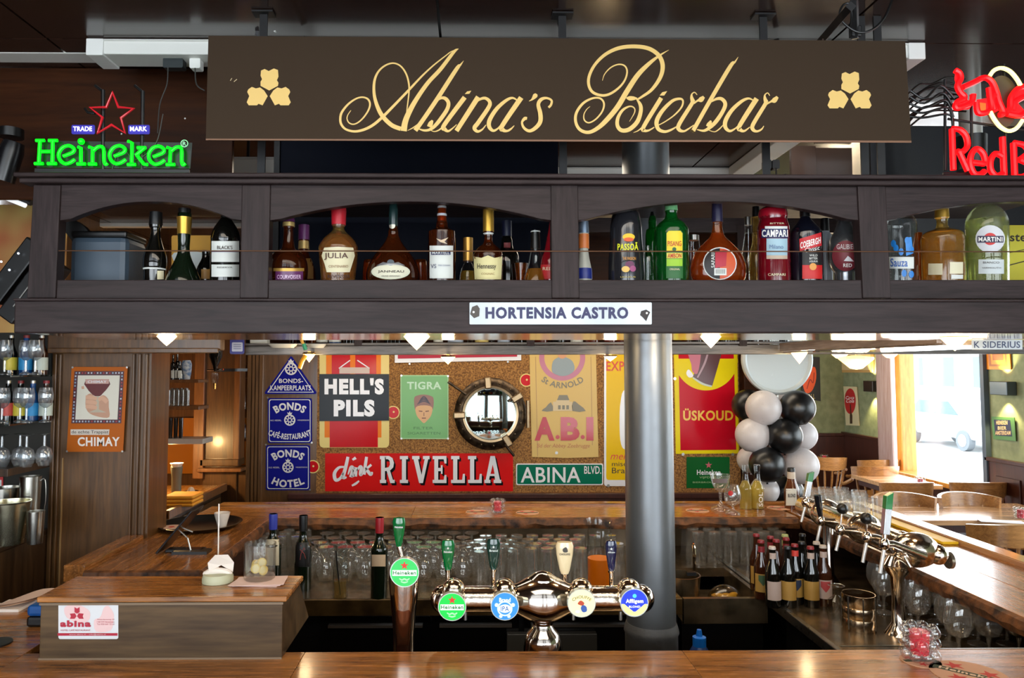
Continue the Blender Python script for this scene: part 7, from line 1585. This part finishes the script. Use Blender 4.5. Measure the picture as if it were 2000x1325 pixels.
# ================================================================== KITCHEN CORNER
kt = thing('kitchen_counter', 'kitchen counter with warm lit top seen through the left opening', 'counter', (-2.2, 5.2, 0))
obj('worktop', box(-0.42, 0.31, -0.5, 0.6, 0.905, 0.94), wood('kitchen_top', (120, 80, 40), (176, 128, 70), 'Y', 1, .25, .4), kt, bevel=0.004); obj('worktop_rail', box(0.285, 0.315, -0.5, 0.6, 0.90, 0.955), warmwood, kt, bevel=0.003); obj('cabinet', box(-0.42, 0.27, -0.45, 0.6, 0, 0.904), cabwood, kt)
obj('cabinet_door', box(0.27, 0.285, -0.4, 0.05, 0.1, 0.86), panelwood, kt, bevel=0.004); obj('cabinet_door', box(0.27, 0.285, 0.07, 0.55, 0.1, 0.86), panelwood, kt, bevel=0.004)
def kshelf(y0, lb, x0=318, x1=388, m_=warmwood, th=6, Y=5.15):
    a = V(x0, y0, Y); b = V(x1, y0+th, Y)
    t = thing('wall_shelf', lb, 'shelf', (a.x, Y, b.z)); obj('board', box(0, b.x-a.x, 0, 0.2, 0, a.z-b.z), m_, t, bevel=0.002); return a.z, Y
zA, _ = kshelf(742, 'upper wooden wall shelf in the kitchen opening'); zB_, _ = kshelf(794, 'middle wooden wall shelf in the kitchen opening', th=7)
zC, _ = kshelf(858, 'pale stone shelf low in the kitchen opening', 318, 396, M((196, 186, 176), .3), 10)
obj('board', box(-2.62, -1.75, 6.36, 6.38, 0.95, 1.42), M((214, 128, 36), .3, name='orange_reflection_wall'), None); bpy.data.objects['board' if False else COL.objects[-1].name]['kind'] = 'structure'; COL.objects[-1].name = 'wall_splash_panel'  # orange reflection on the kitchen wall is put into the panel colour
kl = bpy.data.lights.new('kitchen_lamp', 'POINT'); kl.energy = 16; kl.color = (1, .62, .25); kl.shadow_soft_size = .04; klo = bpy.data.objects.new('kitchen_lamp', kl); COL.objects.link(klo); klo.location = (-2.15, 5.3, 1.22)
for cx, top, hw, m_, lb in ((338, 694, 5, darkglass, 'slim dark bottle on the upper kitchen shelf'), (346, 692, 5, darkglass, 'dark bottle with white label on the upper kitchen shelf'), (351, 706, 6, darkglass, 'short dark bottle on the upper kitchen shelf')):
    b = Round('bottle', lb, 'bottle', cx, 5.2, [(2, top), (2, top+12), (hw, top+20), (hw, 741)], m_, z0=zA+0.0005); b.band('label', 724, 739, lab_w, cx-4, cx+4)
b = Round('paper_bag', 'blue and white patterned paper bag on the upper kitchen shelf', 'bag', 364, 5.25, [(7,704),(10,712),(9,730),(7,741)], noisy('bag_print', (60,110,170), (220,226,230), 40, .6, .1), z0=zA+0.0005, sub=2)
def row(lb, grp, z, pxs, hw, Yr, H, m_):
    p0 = None
    for px in pxs:
        x_ = V(px, 800, Yr).x
        if p0 is None:
            p0 = thing('glass', lb, 'glass', (x_, Yr, z), grp); r_ = hw*Yr/FOC
            obj('bowl', lathe([(0, 0), (r_*0.85, 0), (r_, H), (r_*0.95, H), (r_*0.8, 0.01), (0, 0.01)], 18), m_, p0, smooth=True)
        else: dup(p0, (x_, Yr, z))
kg = glassy('kitchen_glass', (210, 206, 196), 3, milk=.15)
row('clear glass in the front row on the middle kitchen shelf', 'glasses on the middle kitchen shelf', zB_+0.0005, (330, 339, 348, 357, 366), 4, 5.2, 0.11, kg)
row('clear glass in the back row on the middle kitchen shelf', 'back glasses on the middle kitchen shelf', zB_+0.0005, (336, 345, 354, 363), 4, 5.32, 0.12, kg)
row('dark glass jar on the pale kitchen shelf', 'dark jars on the pale kitchen shelf', zC+0.0005, (334, 344, 354), 4.5, 5.2, 0.14, glassy('dark_jar', (120, 116, 110), 2.5, milk=.1))
t = thing('towel_stack', 'folded yellow cloths on the kitchen counter', 'cloth', (V(362, 940, 5.0).x, 5.0, 0.9405))
for k in range(3): obj('cloth', box(-0.13+0.01*k, 0.09, -0.1, 0.1, 0.024*k, 0.024*k+0.022), M((236, 160, 40), .8), t, bevel=0.009)
t = Round('pot', 'grey pot holding paper on the kitchen counter', 'pot', 345, 5.3, [(11,912),(10,925),(9,936)], M((110,110,96),.5), z0=0.9405, cap_top=True); obj('paper_filter', lathe([(0, 0), (0.03, 0.0), (0.045, 0.03), (0, 0.015)], 12), paper, t.root).location = (0, 0, t.p[-1][1]-0.005)
t = thing('paper_bowl', 'dark bowl holding a folded white napkin on the kitchen counter', 'bowl', (V(374, 925, 5.35).x, 5.35, 0.9405)); obj('bowl', lathe([(0, 0), (0.03, 0), (0.05, 0.03), (0.046, 0.03), (0, 0.006)], 24), black, t, smooth=True); obj('napkin', lathe([(0.03, 0.028), (0.015, 0.055), (0, 0.06)], 4), paper, t)
op = V(421, 690, 4.6)
od = thing('spirit_dispenser', 'upside down bottle in a wall spirit dispenser left of the blue card', 'dispenser', (op.x, 4.6, V(421, 757, 4.6).z)); Hh = V(421, 690, 4.6).z-od.location.z
obj('bottle_body', lathe([(0, Hh*0.45), (0.008, Hh*0.46), (0.016, Hh*0.62), (0.04, Hh*0.9), (0.042, Hh*1.25), (0, Hh*1.25)], 24), darkglass, od, smooth=True); obj('measure', lathe([(0, 0.0), (0.006, 0.0), (0.02, Hh*0.2), (0.022, Hh*0.42), (0, Hh*0.45)], 20), clear, od, smooth=True); obj('measure_foot', lathe([(0, -0.01), (0.008, -0.01), (0.009, Hh*.12), (0, Hh*.12)], 14), brass, od, smooth=True); obj('bracket_arm', tube([(-0.05, 0, Hh*0.5), (0.0, 0.02, Hh*0.5), (0.05, 0.0, Hh*0.52)], 0.005, 8), chrome, od); obj('wall_bar', box(-0.012, 0.012, 0.04, 1.2, Hh*0.5-0.01, Hh*0.5+0.01), iron, od)
nich = ['upper', 'middle', 'lower']
for k, (y_, mm) in enumerate(((735, darkglass), (795, clear), (852, kg))):
    a = V(474, y_+4, 6.15); t = thing('niche_shelf', '%s narrow shelf in the gap left of the grooved pilaster' % nich[k], 'shelf', (a.x, 6.1, a.z)); obj('board', box(-0.03, 0.1, 0, 0.2, -0.02, 0), warmwood, t)
    for q in range(2):
        b = thing('bottle', '%s bottle on the %s narrow shelf beside the grooved pilaster' % (('left', 'right')[q], nich[k]), 'bottle', (a.x+0.005+0.05*q, 6.15+0.04*q, a.z+0.0005)); obj('body', lathe([(0, 0), (0.022, 0), (0.022, 0.1), (0.008, 0.13), (0.008, 0.17), (0, 0.17)], 16), (mm, redg)[(k+q) % 3 == 2], b, smooth=True); obj('cap', cyl(0.009, 0.165, 0.18, 10), capw, b)

# ================================================================== BALLOON COLUMN
wb_m = M((206, 200, 200), .28, spec=.4); bb_m = M((15, 16, 18), .32, spec=.6)
bal = [(1491,797,34,'w',4.52,'white balloon at the upper left front of the column'),(1557,797,34,'b',4.52,'black balloon at the upper right front of the column'),(1461,792,31,'b',4.72,'black balloon half hidden at the upper left'),
 (1524,790,30,'w',4.78,'white balloon just visible between the top pair'),(1470,850,33,'w',4.55,'white balloon at the left of the middle row'),(1532,852,34,'b',4.5,'black balloon in the centre of the column'),(1566,851,29,'w',4.75,'white balloon behind the centre black one'),
 (1498,908,34,'b',4.5,'black balloon in the lower left front'),(1563,910,35,'w',4.55,'large white balloon at the lower right'),(1466,898,26,'w',4.74,'white balloon behind the lower left black one'),
 (1494,958,27,'w',4.6,'grey white balloon near the counter behind the clear bottles'),(1538,962,31,'b',4.66,'black balloon lowest at the right of the column')]
for k, (cx, cy, r, c, Y, lb) in enumerate(bal):
    p = V(cx, cy, Y); R0 = r*Y/FOC
    t = thing('balloon', lb, 'balloon', (p.x, Y, p.z), 'black and white balloons of the column')
    obj('balloon_skin', lathe([(0, -R0*1.04), (R0*0.10, -R0*1.0), (R0*0.45, -R0*0.93)]+[(R0*sin(pi*i/18), -R0*cos(pi*i/18)) for i in range(4, 19)], 32), wb_m if c == 'w' else bb_m, t, smooth=True)
    obj('knot', xf(lathe([(0, 0), (R0*0.08, 0), (R0*0.03, R0*0.07), (0, R0*0.08)], 10), (0, 0, -R0*1.1)), wb_m if c == 'w' else bb_m, t)
p = V(1517, 702, 4.62)
dc = thing('balloon_disc', 'big round white foil balloon on top of the balloon column', 'balloon', (p.x, 4.62, p.z))
R0 = 70*4.62/FOC
obj('foil_face', xf(lathe([(R0*0.96, -0.03), (R0, 0.0), (R0*0.985, 0.02), (R0*0.93, 0.03), (R0*0.89, 0.024), (R0*0.86, 0.016), (0, 0.012)], 56), (0, 0, 0), RX(pi/2)), M((200, 210, 212), .25, coat=.3), dc, smooth=True)
obj('foil_back', xf(lathe([(0, -0.035), (R0*0.96, -0.03)], 48), (0, 0, 0), RX(pi/2)), M((200, 210, 212), .3), dc)
stn = thing('balloon_stand', 'thin stand pole inside the balloon column', 'stand', (V(1520, 900, 4.68).x, 4.68, 0)); obj('pole', cyl(0.01, 0.01, 1.95, 12), steel, stn); obj('base', cyl(0.13, 0, 0.012, 28), black, stn)

# ================================================================== DINING ROOM
po_ = Flat('poster', 'black poster with an orange swirl hanging behind the balloons', 'poster', 1584, 784, Y=9.36)
po_.shape('poster_sheet', [(1566,696),(1601,698),(1603,784),(1566,778)], M((26,24,26),.5), 0, thick=0.006); po_.shape('poster_shape', smoothpts([(1572,765),(1568,745),(1580,722),(1592,718),(1594,740),(1588,760),(1580,768)], 3, True), M((230,84,20),.5), 1)
po_.strokes('poster_line', [[(1576,760,1.5),(1582,742,2),(1588,748,1.5),(1590,728,2)]], M((150,30,10),.5), 2); po_.text('lettering', 'ALL', 1578, 770, 1592, 779, M((170,150,90),.5), 1, .01)
ckp = [(1647,755),(1673,756),(1678,832),(1652,831)]
ck = Flat('enamel_sign', 'narrow cream plate with a red oval and a bottle on the green wall', 'sign', 1662, 833, X=4.735)
ck.shape('plate', ckp, M((206,196,158),.4), 0, thick=0.008); ck.shape('red_oval', circ(1660.5, 784, 11, 28, 25), M((176,24,34),.4), 1); ck.text('lettering', 'Coca', 1652, 774, 1669, 780, sw, 2, .01, shear=.3); ck.text('lettering', 'Cola', 1653, 780, 1669, 787, sw, 2, .01, shear=.3)
ck.shape('bottle_shape', [(1660,790),(1662,790),(1663,806),(1665,812),(1665,828),(1660,828),(1660,812),(1661,806)], M((60,36,26),.4), 2)
pf = Flat('picture_frame', 'pale wooden framed panel high on the dark end of the green wall', 'picture', 1668, 728, X=4.735)
pf.shape('frame', rect(1634, 690, 1706, 728), M((190,150,90),.5), 0, thick=0.01); pf.shape('picture', rect(1640, 690, 1700, 723), M((214,190,140),.5), 1)
of = Flat('picture_frame', 'orange wooden framed picture right of the bright window', 'picture', 1947, 722, X=4.735)
of.shape('frame', [(1921,660),(1970,660),(1974,722),(1926,722)], M((216,130,30),.4), 0, thick=0.012); of.frame('inner_frame', [(1928,660),(1964,660),(1967,716),(1932,716)], [(1932,660),(1960,660),(1963,712),(1936,712)], M((150,80,20),.4), 1); of.shape('picture', [(1936,660),(1958,660),(1960,704),(1939,704)], M((140,84,50),.5), 2)
bg_ = Flat('enamel_sign', 'small navy and green plate with pale text on the green wall', 'sign', 1960, 861, X=4.735)
bg_.shape('plate', [(1936,814),(1981,816),(1984,862),(1940,858)], M((70,110,60),.4), 0, thick=0.006); bg_.shape('field', [(1941,820),(1973,821),(1977,853),(1944,851)], M((28,30,60),.4), 1)
bg_.text('lettering', 'HEINEKEN', 1946, 822, 1968, 830, M((200,170,130),.5), 2, .03); bg_.text('lettering', 'BIER', 1949, 833, 1966, 840, M((200,170,130),.5), 2, .03); bg_.text('lettering', 'AMSTERDAM', 1944, 842, 1974, 850, M((200,170,130),.5), 2, .03)
def walllamp(px0, px1, py0, py1, lb, col):
    f = Flat('wall_lamp', lb, 'lamp', (px0+px1)/2, py1, X=4.748); 
    a = VX(px0, py0, 4.65); b = VX(px1, py1, 4.65)
    y0, y1 = sorted((a.y, b.y)); ym_ = (y0+y1)/2
    obj('lamp_body', box(-0.09, -0.002, y0-f.o.y, y1-f.o.y, b.z-f.o.z, a.z-f.o.z), M(col, .35, .4), f.root, bevel=0.006)
    for z, rx in ((a.z+0.03, pi), (b.z-0.03, 0)):
        l = bpy.data.lights.new('wall_lamp_light', 'SPOT'); l.energy = 26; l.color = (1, .82, .36); l.spot_size = radians(95); l.spot_blend = .5; l.shadow_soft_size = .02
        lo = bpy.data.objects.new('wall_lamp_light', l); COL.objects.link(lo); lo.location = (4.69, ym_, z); lo.rotation_euler = (rx, 0, 0)
walllamp(1684, 1703, 744, 766, 'black box wall lamp lighting the green wall left of the window', (40, 36, 32)); walllamp(1930, 1965, 745, 773, 'grey box wall lamp under the orange framed picture', (80, 92, 100))
# dining tables
tabs = [('nearest brown dining table at the right edge', (2.92, 5.2), 1.9, 0.75, -0.0), ('middle dining table below the bright window', (3.25, 6.75), 1.9, 0.75, 0.0), ('far dining table by the dark wainscot', (3.7, 8.5), 1.5, 0.75, 0.0)]
p1a = G(1690, 1003, .75); p1b = G(1672, 985, .75)
def table(lb, x0, x1, y0, y1):
    t = thing('dining_table', lb, 'table', ((x0+x1)/2, (y0+y1)/2, 0), 'dining tables by the window'); w, d = (x1-x0)/2, (y1-y0)/2
    n_ = 4
    for k in range(n_): obj('plank', box(-w, w, -d+2*d*k/n_+.0008, -d+2*d*(k+1)/n_-.0008, 0.712, 0.75), tablewood, t, bevel=0.003)
    obj('apron', box(-w+.05, w-.05, -d+.05, d-.05, 0.65, 0.711), darkpanel, t, bevel=.004)
    obj('pedestal', box(-0.06, 0.06, -0.06, 0.06, 0.06, 0.65), darkpanel, t); obj('foot', box(-w*.6, w*.6, -.05, .05, 0, .06), darkpanel, t, bevel=.01); obj('foot', box(-.05, .05, -d*.8, d*.8, 0, .06), darkpanel, t, bevel=.01)
    return t
def T_(px, py): return G(px, py, .75)
a = T_(1825, 1017); b = T_(1720, 985)
table(tabs[0][0], a.x-0.15, 4.42, a.y, b.y+0.02)
a = T_(1740, 949); b = T_(1660, 927); table(tabs[1][0], a.x, 4.40, a.y, b.y)
a = T_(1600, 901); b = T_(1600, 893); table(tabs[2][0], a.x-0.4, min(4.4, V(1712, 895, 8.9).x), a.y, min(9.2, b.y+.1))
def chair(lb, x_, y_, rz):
    t = thing('dining_chair', lb, 'chair', (x_, y_, 0), 'wooden dining chairs by the window', rz)
    seat = lathe([(0, .42), (.2, .42), (.225, .435), (.22, .455), (.1, .448), (0, .447)], 28, 1, .95); obj('seat', seat, chairwood, t, smooth=True)
    for sx in (-1, 1):
        for sy in (-1, 1): obj('leg', tube([(sx*.14, sy*.13, .43), (sx*.16, sy*.155, .25), (sx*.19, sy*.18, 0)], .018, 10, rs=[.015, .02, .014]), chairwood, t, smooth=True)
    obj('stretcher', tube([(-.165, -.155, .2), (.165, -.155, .2)], .011, 8), chairwood, t, smooth=True); obj('stretcher', tube([(-.165, .155, .2), (.165, .155, .2)], .011, 8), chairwood, t, smooth=True)
    pts = []
    vs, fs = [], []
    n_ = 14
    for i in range(n_+1):   # curved back band, back at -y
        a_ = radians(-68+136*i/n_); r0, r1 = .235, .262
        hh = .03+.065*cos(a_)
        for r_, z_ in ((r0, .80-hh), (r0+.01, .80+hh*.55), (r1+.01, .80+hh*.55), (r1, .80-hh)): vs.append((r_*sin(a_), -r_*cos(a_)+.02, z_))
    for i in range(n_):
        for k in range(4): q = i*4; fs.append((q+k, q+(k+1) % 4, q+4+(k+1) % 4, q+4+k))
    fs += [(0, 1, 2, 3), tuple(n_*4+k for k in (3, 2, 1, 0))]
    obj('back_rail', (vs, fs), chairwood, t, smooth=True, bevel=0)
    for i in range(7):
        a_ = radians(-60+20*i); obj('spindle', tube([(.17*sin(a_), -.17*cos(a_)+.0, .44), (.215*sin(a_), -.215*cos(a_)+.01, .6), (.245*sin(a_), -.245*cos(a_)+.02, .76)], .010, 8, rs=[.008, .012, .009]), chairwood, t, smooth=True)
    for sx in (-1, 1): obj('arm_rest', tube([(sx*.235, -.08, .70), (sx*.26, .03, .64), (sx*.23, .14, .625)], .018, 10, smooth=3), chairwood, t, smooth=True)
    return t
def CH(px, py_top, Y): p = V(px, py_top, Y); return p.x
c0 = chair('near wooden chair with spindles at the lower right edge', V(1985, 1050, 4.72).x, 4.95, 0.1)
for lb, px, Y, rz in (('dark backed chair at the left behind the nearest table', 1757, 6.66, 0.05), ('chair tucked at the left of the nearest table', 1778, 5.73, pi),
                      ('dark backed chair at the right behind the nearest table', 1897, 6.66, -.05), ('pale topped chair at the right of the nearest table', 1905, 5.73, pi),
                      ('light wooden chair with spindles right of the balloons', 1605, 8.45, 0.05), ('chair at the front edge of the far dining table', 1706, 8.25, 0.1), ('chair between the far and the middle table', 1700, 7.72, 0.0), ('chair with dark arms behind the glass cluster', 1650, 5.75, -1.5)):
    d = dup(c0, (V(px, 900, Y).x, Y, 0), rz, lb)
for lb, px, py, Y in (('bubble candle holder on the nearest dining table', 1993, 995, 5.4), ('bubble candle holder on the middle dining table under the window', 1797, 935, 6.9), ('bubble candle holder on the far dining table', 1610, 897, 8.7)):
    p = V(px, py, Y); t = thing('candle_holder', lb, 'candle holder', (min(p.x, 4.3), Y, .7505), 'candle holders on the dining tables')
    obj('candle_red', cyl(.022, .006, .065, 18), M((200,20,50),.35), t, smooth=True)
    for j in range(3):
        for k in range(7):
            a_ = 2*pi*(k+.5*(j % 2))/7; obj('glass_bubble', sphere(.015, (.034*cos(a_), .034*sin(a_), .015+.027*j), 8, 6), clear, t, smooth=True)
mn = thing('menu_card', 'pale menu card lying on the nearest dining table', 'card', (V(1955, 1000, 5.3).x, 5.3, .7505)); obj('card', xf(box(-.14, .14, -.05, .05, 0, .003), (0,0,0), RZ(-.3)), M((220,220,230),.4), mn)
# hanging dining lamps
def dlamp(lb, cx, y0, y1, hw, Y):
    s = Y/FOC; a = V(cx, y0, Y); b = V(cx, y1, Y); t = thing('hanging_lamp', lb, 'lamp', (a.x, Y, b.z), 'glass hanging lamps of the dining room'); H = a.z-b.z
    obj('lamp_shade', lathe([(0, 0), (hw*s*.35, H*.08), (hw*s*.62, H*.4), (hw*s, H*.85), (hw*s*.98, H), (hw*s*.25, H*1.15), (0, H*1.15)], 12), M((255, 214, 140), .4, emit=1.6), t, smooth=False)
    obj('cord', tube([(0, 0, H*1.1), (0, 0, 2.87-b.z)], .006, 8), brass, t)
    l = bpy.data.lights.new('hanging_lamp_light', 'POINT'); l.energy = 16; l.color = (1, .8, .55); l.shadow_soft_size = .08
    lo = bpy.data.objects.new('hanging_lamp_light', l); COL.objects.link(lo); lo.location = (a.x, Y, b.z-.08)
dlamp('large glass hanging lamp in the dining room left of the window', 1672, 698, 722, 32, 6.2); dlamp('second glass hanging lamp nearer the orange window frame', 1738, 684, 700, 20, 7.0); dlamp('small glass hanging lamp left of the large one', 1640, 686, 701, 20, 7.6)
lamp('glowing diamond lamp above the large dining lamp', 1694, 668, 688, 16, 3.2)
